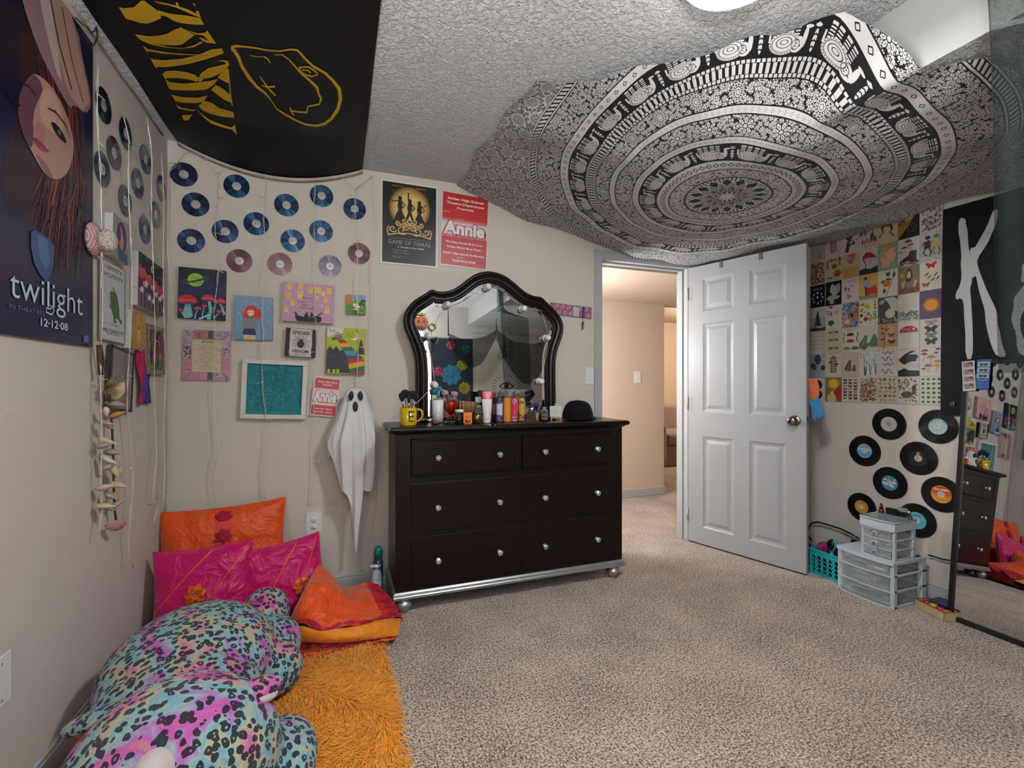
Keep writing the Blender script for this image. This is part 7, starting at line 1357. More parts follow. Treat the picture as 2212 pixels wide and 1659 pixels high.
# mist bottles
def mist(px, Yd, h, wd, cols_, lbl_, capcol, seed=1):
    x, y = onT(px, Yd); t = thing('mist_bottle', lbl_, 'bottle', T(x, y, Z0) @ RZ(math.degrees(-math.atan2(x, y))) @ Matrix.Diagonal((1.24, 1.1, 1.17, 1)), 'body mist bottles on the dresser'); q = random.Random(seed); r_ = wd / 2
    MB().lathe([(.001, 0), (r_ * .95, 0), (r_, .003), (r_, h * .74), (r_ * .9, h * .77), (.008, h * .78), (.008, h * .80), (.001, h * .80)], 24).build('bottle', mat('mist_%d' % seed, cols_[0], .15, coat=.5, var=.1, vs=100), t)
    lb = MB(); n = 8
    for i in range(n):
        for j in range(14):
            a0 = -1.1 + 2.2 * i / n; c_ = cols_[1] if (.25 < j / 14 < .72 and 1 <= i <= 6) else q.choice(cols_[2:]); oncyl(lb, a0, a0 + 2.2 / n, h * (.02 + .70 * j / 14), h * (.02 + .70 * (j + 1) / 14), r_ + .0004, c_, 1)
    lb.build('label', PR, t)
    MB().bb(-r_ * .95, r_ * .95, -r_ * .95, r_ * .95, h * .79, h).build('clear_cap', CLEARP, t); MB().lathe([(.008, h * .80), (.008, h * .93), (.005, h * .96), (.001, h * .96)], 12).build('sprayer', mat('sprayer_%d' % seed, capcol, .3, .3, var=.3, vs=300), t)
mist(1079, 2.56, .158, .036, ['#2a2030', '#aeb0bc', '#33264a', '#2b2140', '#6a6088'], 'violet body mist with a pale label, left of the row', '#5a5068', 1)
mist(1095.5, 2.55, .156, .036, ['#b56a10', '#b9741c', '#b8701a', '#b56a10', '#c08430'], 'orange body mist with round white dots in the row', '#a08a60', 2)
mist(1111, 2.55, .156, .034, ['#a8203c', '#b02848', '#a81c30', '#b53a64', '#8c94a8'], 'red and pink body mist with silver flames in the row', '#b03858', 3)
mist(1127, 2.57, .158, .034, ['#5a3a1c', '#a88a2c', '#b5a04a', '#a84a2c', '#3a2c30'], 'yellow and red floral body mist, right end of the row', '#b5a070', 4)
mist(1070, 2.66, .150, .034, ['#221c24', '#9aa0a8', '#2a2430', '#1c181f', '#4a4450'], 'dark body mist with grey label behind the violet one', '#3a363f', 5)
simple('perfume_bottle', 'heavy clear rectangular perfume bottle with glass stopper', 'perfume bottle', 1146, 2.55, [('glass', MB().bb(-.024, .024, -.013, .013, 0, .052), GLASS), ('perfume', MB().bb(-.019, .019, -.009, .009, .012, .044), mat('dark_perfume', '#5a4c48', .1, trans=.5)), ('stopper', MB().lathe([(.009, .052), (.010, .058), (.018, .062), (.016, .074), (.001, .078)], 8, sm=False), GLASS)])
simple('figurine', 'small violet flower ornament behind the clear perfume bottle', 'ornament', 1158, 2.68, [('stem', MB().lathe([(.001, 0), (.012, 0), (.005, .01), (.004, .062), (.001, .062)], 12), BLK), ('flower', MB().ball((0, 0, .072), .016, 12, 8, sz=.9), mat('violet_flower', '#3a2a6c', .7, bp=.8, bs=200))])
simple('trinket', 'tiny blue and gold trinket beside the candle jar', 'trinket', 1160, 2.56, [('body', MB().lathe([(.001, 0), (.011, 0), (.008, .014), (.011, .03), (.006, .04), (.001, .041)], 12), mat('trinket_gold', '#9a6a3c', .4, var=.5, vs=200)), ('top', MB().ball((-.003, -.003, .036), .008, 10, 6), mat('trinket_blue', '#2c6a94', .3))])
cl = MB(); oncyl(cl, -.9, .9, .008, .036, .0205, '#3a2224'); oncyl(cl, -.62, .62, .011, .033, .0209, '#b0a8a0'); oncyl(cl, -.52, .52, .0135, .0305, .0213, '#4a2628')
simple('candle_jar', 'small dark red jar candle with an arched label and greenish lid', 'candle', 1176, 2.53, [('wax', MB().lathe([(.001, .001), (.0195, .001), (.0195, .036), (.001, .036)], 24), mat('dark_wax', '#33181c', .4)), ('glass_jar', MB().lathe([(.001, 0), (.020, 0), (.0202, .038), (.016, .044), (.018, .047), (.018, .050), (.001, .050)], 24), CLEARP), ('lid', MB().lathe([(.017, .050), (.018, .053), (.010, .056), (.009, .062), (.012, .066), (.001, .070)], 20), mat('green_glass', '#7f8f88', .1, trans=.4)), ('label', cl, PR)])
# mini easel
x, y = onT(1200, 2.57); ez = thing('mini_canvas', 'tiny white floral canvas on a small wooden easel on the dresser', 'mini canvas', T(x, y, Z0) @ RZ(-14) @ Matrix.Scale(1.3, 4))
MB().bb(-.028, .028, -.006, .002, .016, .066).build('canvas', mat('white_canvas', '#b9b8b4', .7), ez, bevel=.001)
a = Art(.054, .048, z=0); q = random.Random(7)
for i in range(18): a.ring(q.uniform(.1, .9), q.uniform(.1, .9), .04, .05, '#8a8884', n=10, up=(i == 0)); a.e(q.uniform(.1, .9), q.uniform(.1, .9), .02, .02, '#7a7874', n=6, up=False)
a.build('drawing', PAINT, ez, T(0, -.0064, .041) @ RX(90))
el = MB(); el.bb(-.026, .026, -.012, .004, .010, .014); el.bb(-.024, -.018, -.010, -.004, 0, .012); el.bb(.018, .024, -.010, -.004, 0, .012); el.tube([(0, .006, .078), (0, .022, .001)], .002, 5); el.tube([(-.02, .004, .010), (0, .005, .078), (.02, .004, .010)], .002, 5); el.build('easel', mat('light_wood', '#b59468', .5), ez)
# cap
x, y = onT(1248, 2.56); cp_ = thing('baseball_cap', 'black baseball cap lying on the right end of the dresser', 'cap', T(x, y, Z0) @ RZ(-25)); cr_ = 33 * scl(1248, 2.56)
CAP = mat('black_cotton', '#0a0a0e', .95, bp=.4, bs=300, spec=.2)
def capf(u, v): a = 2 * PI * u; ph = v * PI / 2; r = cr_ * (math.cos(ph) ** .62 if v < 1 else 0) * (1 + .012 * math.cos(6 * a)); return (r * math.cos(a), r * math.sin(a) * 1.08, .006 + .112 * math.sin(ph) * (1 + .02 * math.cos(6 * a) * (1 - v)))
MB().grid(capf, 60, 18, wrapu=True).build('crown', CAP, cp_); MB().ball((0, 0, .119), .006, 10, 6, sz=.6).build('button', CAP, cp_)
MB().grid(lambda u, v: (cr_ * (.98 + .62 * v * math.sin(PI * u)) * math.cos((u - .5) * 2.4 + 1.1), cr_ * (.98 + .62 * v * math.sin(PI * u)) * math.sin((u - .5) * 2.4 + 1.1) * 1.05, .006 + .012 * math.sin(PI * u) * (1 - v)), 24, 6).build('brim', CAP, cp_, solid=.003)
p = [tuple(oY(px, py, 2.66)) for px, py in ((906, 904), (1198, 897))]; rdm = MB(); rdm.cyl((p[0][0], 2.675, TOPZ + .013), (p[0][0] + .16, 2.675, TOPZ + .013), .0125, n=20); rdm.cyl((p[0][0] + .16, 2.675, TOPZ + .013), (p[0][0] + .46, 2.675, TOPZ + .013), .010, n=20)
rdm.build('reflection_rod', mat('chrome', '#b5b8bc', .12, 1), label='silver curling wand lying along the foot of the mirror', cat='curling wand')  # rod added in place of a bright reflection at the mirror foot
# ================= key holder =================
M_, w_, h_ = quad('B', cr(800, 360, 4.148, [(1610, 1215), (1985, 1262), (1980, 1365), (1618, 1318)]), .010)
kh = thing('key_rack', 'pink patterned key rack on the wall right of the dresser mirror', 'key rack', M_); MB().box(0, 0, -.004, w_, h_, .008).build('board', mat('pink_board', '#8c5468', .6), kh, bevel=.001)
a = Art(w_, h_, z=.0002); 
for i in range(7):
    for j in range(2): x, y = .07 + .143 * i + (.07 if j else 0), .26 + .5 * j; a.e(x, y, .05, .05, '#a8909a', lobes=6, la=.2, up=(i + j == 0)); a.e(x, y, .02, .02, '#8c5468', n=8, up=False)
for i in range(8): a.l([(.143 * i - .07, 0), (.143 * i + .14, 1)], .008, '#6a4050', up=False); a.l([(.143 * i - .07, 1), (.143 * i + .14, 0)], .008, '#6a4050', up=False)
a.build('pattern', PAINT, kh)
M2 = M_.copy()
a = Art(.042, .062, z=.001, bg='#b0afbc'); [a.l([(.15, .8 - .12 * i), (.8, .8 - .12 * i)], .02, '#8a8a9a', up=(i == 0)) for i in range(4)]; a.build('note', PAPER, M=M_ @ T(w_ * .115, -.004, .003), label='small white paper note hanging on the pink key rack', cat='note')
kr = thing('keys', 'silver key on a purple strap hanging from the pink key rack', 'keys', M_ @ T(w_ * .28, 0, .006))
MB().bb(-.009, .009, -.040, .032, -.002, .004).build('strap', mat('purple_strap', '#4a2f6c', .7), kr, bevel=.002)
rk = MB(); rk.tube([(.008 * math.cos(a_), -.058 + .008 * math.sin(a_), .002) for a_ in np.linspace(0, 6, 14)], .0012, 5, closed=True); rk.tube([(0, -.040, .002), (0, -.05, .002)], .002, 5); rk.build('ring', SILV, kr)
kk = MB(); kk.lathe([(.001, -.0012), (.011, -.0012), (.011, .0012), (.001, .0012)], 18, M=T(0, -.076, .003)); kk.box(0, -.102, .003, .008, .036, .002); kk.box(.005, -.112, .003, .006, .004, .002); kk.box(.005, -.104, .003, .005, .003, .002); kk.build('key', mat('key_metal', '#6f6860', .35, .9), kr)
# ================= bottles on the floor left of the dresser =================
def fl_(px, py): p = oZ(px, py, 0); return p.x, p.y
x0, y0 = .205, 2.60
b1 = thing('spray_bottle', 'blue and white pump bottle on the floor beside the dresser', 'bottle', T(.190, 2.60, 0))
MB().lathe([(.001, 0), (.027, 0), (.029, .004), (.029, .075), (.001, .075)], 24, sy=.75).build('blue_liquid', mat('blue_liquid', '#1f5f8f', .15, coat=.5), b1); MB().lathe([(.029, .075), (.029, .13), (.022, .165), (.014, .18), (.001, .18)], 24, sy=.75).build('upper_body', mat('frost_plastic', '#9aaab5', .3), b1)
MB().bb(-.020, .020, -.024, -.0215, .085, .125).build('label', mat('white_label', '#b5b8c0', .5), b1); ph = MB(); ph.lathe([(.010, .18), (.010, .195), (.020, .198), (.020, .206), (.001, .208)], 18); ph.bb(-.034, 0, -.008, .008, .199, .207); ph.build('pump_head', WHP, b1)
b2 = thing('spray_bottle', 'teal capped purple bottle behind the blue pump bottle by the dresser', 'bottle', T(.205, 2.70, 0)); MB().lathe([(.001, 0), (.024, 0), (.026, .01), (.026, .19), (.018, .205), (.001, .205)], 22).build('body', mat('purple_blue', '#3a4a80', .25, coat=.4), b2); MB().lathe([(.020, .205), (.022, .235), (.018, .262), (.008, .272), (.001, .273)], 18, sx=1.15).build('cap', mat('teal_plastic', '#13786c', .35), b2)
b3 = thing('hair_product_bottle', 'pinkish clear bottle lying on its side behind the orange blanket', 'bottle', T(.055, 2.66, .034) @ RZ(-28) @ RY(78)); MB().lathe([(.001, -.06), (.030, -.06), (.033, -.05), (.033, .05), (.024, .062), (.016, .066), (.016, .078), (.022, .082), (.024, .096), (.001, .098)], 24).build('body', mat('pink_clear', '#a88478', .12, trans=.3, coat=.4), b3); lb = MB(); oncyl(lb, -2.8, 2.8, -.012, .028, .0336, '#c4c2be', 20); oncyl(lb, -2.8, 2.8, -.006, .022, .0339, '#26242a', 20); lb.build('label', PR, b3)
# ================= right side: drawers, basket, boxes =================
PW = mat('white_plastic_frame', '#aeb8c0', .35, var=.01); PT = mat('frosted_drawer', '#c9d2d6', .22, alpha=.2, var=.02, spec=.6)
def Bf(px, py, z): return oZ(px, py, z)
def drawer_unit(name, lbl_, X0, X1, Y0, Y1, z0, h, n, handle, topglass=False):
    """front faces -X; Y0 near, Y1 far"""
    t = thing(name, lbl_, 'drawer unit', T(X0, (Y0 + Y1) / 2, z0)); W = Y1 - Y0; D = X1 - X0; pr = .018 if W > .2 else .012; cw_ = .022 if W > .2 else .014; th = .018 if W > .2 else .011
    def arc(v): return -pr * math.sin(PI * v)
    f = MB()
    for (x_, y_) in ((0.004, -W / 2), (0.004, W / 2 - cw_), (D - cw_ * 1.6, -W / 2), (D - cw_ * 1.6, W / 2 - cw_)): f.bb(x_, x_ + cw_ * (1.2 if x_ < .01 else 1.6), y_, y_ + cw_, 0, (h - th) if not topglass else h * .74)
    hs = h / n if not topglass else (h * .74) / n
    for i in range(n + 1):
        z_ = min(hs * i, h - th) if i < n or topglass else h - th
        for y_ in (-W / 2, W / 2 - .006): f.bb(0.01, D, y_, y_ + .006, z_, z_ + th * .7)
        f.bb(D - .008, D, -W / 2 + .001, W / 2 - .001, z_ + .0005, z_ + th * .68)
        f.grid(lambda u, v, z_=z_: (arc(.06 + .88 * u) - .003, -W / 2 + cw_ * .6 + (W - cw_ * 1.2) * u, z_ - .001 + th * .55 * v), 14, 1, sm=False)
        if i == 0 or i == n: f.grid(lambda u, v, z_=z_: (arc(v) if u < .5 else D, -W / 2 + W * v, z_ + .002), 1, 14, sm=False)
    f.build('frame', PW, t, bevel=.002)
    tpm = MB(); pts = [(arc(i / 14) - .004, -W / 2 - .003 + (W + .006) * i / 14) for i in range(15)] + [(D, W / 2 + .003), (D, -W / 2 - .003)]; N = len(pts)
    zt0 = h - th if not topglass else h * .74
    tpm.add([(x_, y_, zt0) for x_, y_ in pts] + [(x_, y_, zt0 + th) for x_, y_ in pts], [tuple(range(N)), tuple(range(N, 2 * N))[::-1]] + [(i, N + i, N + (i + 1) % N, (i + 1) % N) for i in range(N)])
    tpm.build('top_panel', PW, t, bevel=.002)
    for i in range(n):
        a0 = hs * i + (th if i == 0 else th * .5); a1 = (hs * (i + 1) if (i < n - 1 or topglass) else h - th) - .003
        d = MB(); yy0, yy1 = -W / 2 + cw_ * .8, W / 2 - cw_ * .8
        d.grid(lambda u, v: (arc(.08 + .84 * u) - .002, yy0 + (yy1 - yy0) * u, a0 + (a1 - a0) * v), 14, 1, sm=False)
        d.grid(lambda u, v: (.012 + (D - .03) * u, yy0 + .004, a0 + (a1 - a0) * .8 * v), 1, 1, sm=False); d.grid(lambda u, v: (.012 + (D - .03) * u, yy1 - .004, a0 + (a1 - a0) * .8 * v), 1, 1, sm=False); d.grid(lambda u, v: (arc(.5) * .6 + (D - .02) * u, yy0 + (yy1 - yy0) * v, a0 + .002), 1, 1, sm=False)
        do = d.build('drawer', PT, t, solid=.0015)
        hm = MB(); hw = .030 if handle == 'arch' else W * .22; hc = 0
        if handle == 'arch': hm.tube([(arc(.5) - .004, hc - .011, a0 + .004), (arc(.5) - .010, hc - .011, a0 + (a1 - a0) * .6), (arc(.5) - .010, hc, a0 + (a1 - a0) * .82), (arc(.5) - .010, hc + .011, a0 + (a1 - a0) * .6), (arc(.5) - .004, hc + .011, a0 + .004)], .0035, 8)
        else: hm.grid(lambda u, v: (arc(.5) - .004 - .012 * math.sin(PI * u) * (1 - v * .5), hc - hw + 2 * hw * u, a1 - .004 - .016 * math.sin(PI * u) * v), 16, 3)
        hm.build('handle', PW if handle == 'arch' else PT, do, solid=0 if handle == 'arch' else .0015)
        # things inside the drawer, as the photo shows through the frosted front
        it = MB(); q = random.Random(i * 5 + n + int(W * 100)); pal = [['#3f4448', '#33383c', '#6a6e70'], ['#8a8c8c', '#7a3040', '#50585c', '#a0a4a4'], ['#a9a494', '#b0b4b4', '#6a7276', '#8f9494']][i] if W > .2 else [['#8a5560', '#5a4850', '#7a4850'], ['#a59a5c', '#b0a468', '#4a4448'], ['#9c2f58', '#b03a68', '#3a3a48']][i]
        for k in range(7 if W > .2 else 5): sy_ = q.uniform(.12, .3) * W; it.box(q.uniform(.03, D * .45), q.uniform(yy0 + sy_ / 2 + .01, yy1 - sy_ / 2 - .01), a0 + .004 + (a1 - a0) * .18, q.uniform(.03, .07), sy_, (a1 - a0) * q.uniform(.22, .36), col=pal[k % len(pal)])
        it.build('drawer_contents', mat('contents', vc=True, rough=.5), do, bevel=.004)
    if topglass:
        z1 = h * .74 + th
        bx_ = MB(); bx_.grid(lambda u, v: ((arc(v) - .004) if u < 1 else 0, -W / 2 + W * v, z1 + (h - z1 - .004) * u * (1) if u < 1 else z1 + (h - z1)), 1, 14, sm=False)
        bx_ = MB(); pts2 = [(x_, y_) for x_, y_ in pts]; bx_.add([(x_, y_, z1) for x_, y_ in pts2] + [(x_ + .004 * (x_ < .001), y_, h - .006 + .006 * (x_ > .01)) for x_, y_ in pts2], [(i, N + i, N + (i + 1) % N, (i + 1) % N) for i in range(N)]); bx_.build('top_bin', PW, t, solid=.002)
        ld = MB(); ld.add([(x_ * .85 + .006, y_ * .86, h - .002 + (x_ > .01) * .004) for x_, y_ in pts2], [tuple(range(N))]); ld.build('lid', mat('clear_lid', '#9aa6aa', .08, alpha=.55, var=.02), t, solid=.002)
        rm = MB(); rm.tube([(x_, y_, h - .004 + .004 * (x_ > .01)) for x_, y_ in pts2], .004, 6, closed=True); rm.build('lid_rim', PW, t)
    return t
drawer_unit('drawer_unit', 'large white three drawer plastic unit with frosted drawers on the carpet', 2.705, 2.975, 1.592, 1.885, 0, .243, 3, 'lip')
drawer_unit('drawer_unit', 'small white three drawer plastic tower standing on the larger unit', 2.725, 2.90, 1.60, 1.768, .2435, .205, 3, 'arch', True)
# jewelled clip on big unit top
mbk = MB().box(0, 0, .004, .02, .014, .008); mbk.build('hair_clip', BLK, M=T(2.93, 1.575 + .03, .2435), label='small black clip lying on top of the large drawer unit', cat='clip', bevel=.002)
# bottles on the small tower / behind it
TZ = .449
def rt(name, lbl_, cat, x, y, parts, z=TZ, rz=0):
    t = thing(name, lbl_, cat, T(x, y, z) @ RZ(rz))
    for nm, mb, m_ in parts: mb.build(nm, m_, t)
    return t
rt('dropper_bottle', 'brown dropper bottle with black bulb on the small drawer tower', 'bottle', 2.870, 1.752, [('glass_bottle', MB().lathe([(.001, 0), (.013, 0), (.014, .003), (.014, .018), (.008, .024), (.001, .024)], 18), mat('brown_glass', '#4a2412', .1, coat=.5)), ('dropper_cap', MB().lathe([(.009, .024), (.009, .034), (.006, .038), (.0065, .048), (.003, .054), (.001, .055)], 14), BLK)])
rt('compact_case', 'black makeup case at the back of the small drawer tower', 'case', 2.880, 1.700, [('case', MB().bb(-.012, .012, -.028, .028, 0, .030), BLK), ('lid', MB().bb(-.013, .013, -.029, .029, .030, .034), BLK)])
rt('lip_gloss_box', 'small clear and black box behind the black makeup case', 'box', 2.884, 1.652, [('box', MB().bb(-.008, .008, -.018, .018, 0, .030), BLK), ('clear_top', MB().bb(-.008, .008, -.020, .020, .030, .050), mat('clear_lid'))])
rt('nail_polish', 'clear nail polish bottle with silver cap on the small drawer tower', 'nail polish', 2.872, 1.615, [('bottle', MB().lathe([(.001, 0), (.011, 0), (.012, .004), (.012, .020), (.006, .024), (.001, .024)], 16), GLASS), ('cap', MB().lathe([(.007, .024), (.008, .044), (.001, .045)], 14), mat('chrome'))])
for i, (dy, dx) in enumerate(((-.04, .06), (.03, .08))): pass
# teal basket
BX0, BX1, BY0, BY1 = 2.765, 2.955, 1.905, 2.10; TEAL = mat('teal_basket_plastic', '#1f9aa2', .4, var=.02)
bk = thing('storage_basket', 'turquoise plastic basket with round holes on the carpet by the door', 'basket', T(0, 0, 0)); bh = .150
def holed(m, P0, U, n, cols_, rows_, W, H, hr, margin):
    """panel with round holes: origin P0, direction U, normal n"""
    U = Vector(U); N_ = Vector(n); P0 = Vector(P0); cw2 = (W - 2 * margin) / cols_; ch2 = (H - .045) / rows_
    def pt(a_, z_): return P0 + U * a_ + Vector((0, 0, z_))
    def rect(a0, a1, z0, z1): m.add([pt(a0, z0), pt(a1, z0), pt(a1, z1), pt(a0, z1)], [(0, 1, 2, 3)])
    rect(0, margin, 0, H); rect(W - margin, W, 0, H); rect(margin, W - margin, 0, .015); rect(margin, W - margin, .015 + rows_ * ch2, H)
    for i in range(cols_):
        for j in range(rows_):
            a0 = margin + cw2 * i; z0 = .015 + ch2 * j; ca, cz_ = a0 + cw2 / 2, z0 + ch2 / 2; K = 16; o_ = []; h_ = []
            for k in range(K):
                an = 2 * PI * (k + .5) / K; c_, s_ = math.cos(an), math.sin(an); f = 1 / max(abs(c_), abs(s_)); o_.append(pt(ca + c_ * f * cw2 / 2, cz_ + s_ * f * ch2 / 2)); h_.append(pt(ca + hr * c_, cz_ + hr * s_))
            m.add(o_ + h_, [(k, (k + 1) % K, K + (k + 1) % K, K + k) for k in range(K)])
            for sg in ((-1, -1), (1, -1), (1, 1), (-1, 1)):
                pass
    return m
m = MB(); holed(m, (BX0, BY1, 0), (0, -1, 0), (-1, 0, 0), 5, 4, BY1 - BY0, bh, .0115, .010); holed(m, (BX0, BY0, 0), (1, 0, 0), (0, -1, 0), 5, 4, BX1 - BX0, bh, .0115, .010); holed(m, (BX1, BY0, 0), (0, 1, 0), (1, 0, 0), 5, 4, BY1 - BY0, bh, .0115, .010); holed(m, (BX1, BY1, 0), (-1, 0, 0), (0, 1, 0), 5, 4, BX1 - BX0, bh, .0115, .010); m.bb(BX0, BX1, BY0, BY1, .001, .004)
m.build('body', TEAL, bk, solid=.003)
m = MB(); e_ = .006; m.bb(BX0 - e_, BX0 + .003, BY0 - e_, BY1 + e_, bh - .008, bh + .004); m.bb(BX1 - .003, BX1 + e_, BY0 - e_, BY1 + e_, bh - .008, bh + .004); m.bb(BX0, BX1, BY0 - e_, BY0 + .003, bh - .008, bh + .004); m.bb(BX0, BX1, BY1 - .003, BY1 + e_, bh - .008, bh + .004); m.build('rim', TEAL, bk, bevel=.001)
rt('hair_brush', 'oval hair brush with turquoise rim and black bristles in the turquoise basket', 'hair brush', 2.80, 1.985, [('head', MB().lathe([(.001, -.008), (.030, -.008), (.032, 0), (.030, .004), (.001, .006)], 28, sx=.85, sy=1.35, M=T(0, 0, .115) @ RY(-75) @ RZ(90)), TEAL), ('pad', MB().lathe([(.001, .004), (.025, .004), (.022, .010), (.001, .013)], 24, sx=.85, sy=1.35, M=T(-.003, 0, .115) @ RY(-75) @ RZ(90)), BLK), ('handle', MB().cyl((0, 0, .075), (.01, .005, -.07), .010, .008), TEAL)], z=.085)
br_ = MB(); q = random.Random(9)
for i in range(50): a_ = q.uniform(0, 6.28); r_ = math.sqrt(q.random()); dy, dz = .020 * r_ * math.cos(a_), .030 * r_ * math.sin(a_); br_.cyl((2.788, 1.985 + dy, .20 + dz), (2.774, 1.985 + dy * 1.1, .203 + dz * 1.1), .001, n=5)
o = br_.build('bristles', BLK); o.parent = [x_ for x_ in bpy.data.objects if x_.name.startswith('hair_brush')][0]; o.matrix_parent_inverse = Matrix.Translation((2.80, 1.985, .085)).inverted()
rt('spray_can', 'white capped bottle standing behind the hair brush in the basket', 'bottle', 2.845, 2.005, [('body', MB().lathe([(.001, 0), (.022, 0), (.022, .16), (.014, .17), (.001, .17)], 20), mat('blue_black', '#1f2a3a', .3)), ('cap', MB().lathe([(.014, .17), (.013, .205), (.009, .22), (.001, .222)], 16), WHP)], z=.006)
rt('cosmetic_jar', 'round white jar lid visible above the turquoise basket edge', 'jar', 2.90, 1.955, [('jar', MB().lathe([(.001, 0), (.026, 0), (.026, .165), (.001, .165)], 20), mat('mint_plastic', '#8fa5a5', .3)), ('lid', MB().lathe([(.028, .165), (.028, .196), (.001, .198)], 26), WHP)], z=.006)
rt('makeup_pouch', 'crumpled magenta pouch on the left side of the turquoise basket', 'pouch', 2.845, 2.062, [('pouch', MB().lathe([(.001, .0), (.04, .01), (.045, .10), (.036, .14), (.05, .165), (.03, .178), (.001, .172)], 30, sx=1.1, sy=.6, star=.14, sn=7), mat('magenta_satin', '#8a1f5c', .35, var=.3, vs=30, bp=.9, bs=60))], z=.006)
rt('nail_file_block', 'small purple bottle at the near side of the turquoise basket', 'bottle', 2.79, 1.935, [('bottle', MB().lathe([(.001, 0), (.012, 0), (.012, .13), (.001, .135)], 12), mat('purple_clear', '#4a2f88', .2, coat=.4))], z=.006)
rt('black_box', 'black box standing behind the turquoise basket against the wall', 'box', 2.955 + .02, 1.93, [('body', MB().bb(-.012, .010, -.05, .05, 0, .205), BLK), ('lid', MB().bb(-.013, .011, -.051, .051, .205, .215), BLK)])
bpy.data.objects['black_box'].location.z = 0
rt('dark_bag', 'dark fabric bag squeezed between the door and the turquoise basket', 'bag', 2.80, 2.17, [('bag', MB().ball((0, 0, .085), .085, 20, 12, sx=.8, sy=.5, sz=1.0), mat('dark_bag_cloth', '#201c26', .9, bp=.9, bs=30)), ('handle', MB().tube([(0, -.03, .14), (-.02, -.035, .19), (.0, -.03, .215), (.03, -.03, .18)], .006, 6), mat('dark_bag_cloth'))], z=0)
hp_ = [oX(x, y, XR - .03) for x, y in ((1745, 1150), (1748, 1137), (1755, 1129), (1768, 1128), (1790, 1134), (1815, 1142), (1840, 1154), (1856, 1164))]
MB().tube(hp_, .0055, 8).build('cable', mat('black_cable', '#16130f', .45), label='thick black cable arching over the turquoise basket along the wall', cat='cable')
cb = [oX(x, y, XR - .02) for x, y in ((2006, 1199), (2020, 1203), (2035, 1208), (2055, 1211), (2075, 1210))]; MB().tube(cb, .004, 8).build('cable', mat('black_cable'), label='black cable running from the drawer unit behind the floor mirror', cat='cable')
# navy box & candle box & loop
rt('eyeglass_case', 'small navy blue case on the carpet behind the floor mirror frame', 'case', 2.93, 1.49, [('case', MB().bb(-.05, .045, -.045, .045, 0, .035), mat('navy_plastic', '#151d44', .3)), ('lid', MB().bb(-.051, .046, -.046, .046, .036, .050), mat('navy_plastic'))], z=0)
cb_ = thing('gift_box', 'open cream cardboard box of small candles by the floor mirror', 'box', T(2.86, 1.485, 0) @ RZ(-18)); L2, W2, H2 = .078, .042, .046
m = MB(); e_ = .003; m.bb(-W2, W2, -L2, L2, 0, .004); m.bb(-W2, -W2 + e_, -L2, L2, 0, H2); m.bb(W2 - e_, W2, -L2, L2, 0, H2); m.bb(-W2, W2, -L2, -L2 + e_, 0, H2); m.bb(-W2, W2, L2 - e_, L2, 0, H2); m.build('tray', mat('cream_card', '#b5a47c', .7), cb_)
m = MB(); m.bb(-W2 - .001, -W2 + e_, -L2, L2, H2, H2 + .0025); m.bb(W2 - e_, W2 + .001, -L2, L2, H2, H2 + .0025); m.bb(-W2, W2, -L2 - .001, -L2 + e_, H2, H2 + .0025); m.bb(-W2, W2, L2 - e_, L2 + .001, H2, H2 + .0025); m.build('red_edge', mat('red_card', '#9c2020', .5), cb_)
for i, (c_, lb_) in enumerate((('#8a3a22', 'rust red'), ('#b5943a', 'yellow'), ('#a8283c', 'crimson'), ('#b06a2c', 'orange'))):
    MB().lathe([(.001, 0), (.017, 0), (.018, .034), (.015, .040), (.001, .041)], 18).build('candle', mat('candle_%d' % i, c_, .35, coat=.3), M=T(2.86, 1.485, .005) @ RZ(-18) @ T(0, .055 - .036 * i, 0), label=lb_ + ' candle in the cream box by the floor mirror', cat='candle', group='candles in the cream box')
# ================= floor mirror =================
BL = oZ(2048, 1335, 0); lean = R(6.3); ML, MW = 1.30, .46
t = thing('floor_mirror', 'black framed full length mirror leaning on the right wall', 'mirror')
wz = Vector((math.sin(lean), 0, math.cos(lean))); ux = Vector((0, -1, 0)); nz = Vector((-math.cos(lean), 0, math.sin(lean)))
Mm = Matrix((ux, wz, nz)).transposed().to_4x4(); Mm.translation = (BL.x - .002, BL.y, .003); t.matrix_world = Mm
fw_ = .022; FB = mat('black_frame', '#131214', .4, var=.1); m = MB()
m.bb(0, fw_, 0, ML, -.012, .012); m.bb(MW - fw_, MW, 0, ML, -.012, .012); m.bb(fw_, MW - fw_, 0, fw_, -.012, .012); m.bb(fw_, MW - fw_, ML - fw_, ML, -.012, .012); m.build('frame', FB, t, bevel=.003)
MB().bb(fw_ - .004, MW - fw_ + .004, fw_ - .004, ML - fw_ + .004, -.002, .003).build('glass', GL, t); MB().bb(.003, MW - .003, .003, ML - .003, -.0125, -.0055).build('backing', FB, t)
# photo strips on the mirror corner
def strip(px0, py0, w_, h_, rz, art, lbl_, off):
    p = ray(px0, py0); o_ = Mm.translation + nz * (.014 + off); d = (o_ - Vector((0, 0, CH))).dot(nz) / p.dot(nz); P = Vector((0, 0, CH)) + p * d
    M = Matrix((ux, wz, nz)).transposed().to_4x4(); M.translation = P; M = M @ RZ(rz); a = Art(w_, h_, z=.0006); art(a); a.box(0, 0, 0, w_, h_, .0006, col='#b5b3b0'); a.build('photo_strip', PAPER, M=M, label=lbl_, cat='photo strip')
def ps(a):
    a.r(0, 0, 1, 1, '#b8b5b2'); q = random.Random(5)
    for i in range(4): y = .77 - .24 * i; a.r(.10, y, .92, y + .20, '#7a8288'); a.e(.38, y + .10, .17, .20, '#8a6858'); a.e(.66, y + .12, .18, .20, '#5a3428'); a.e(.62, y + .08, .12, .15, '#a87c68'); a.r(.10, y, .92, y + .03, '#8a98a4')
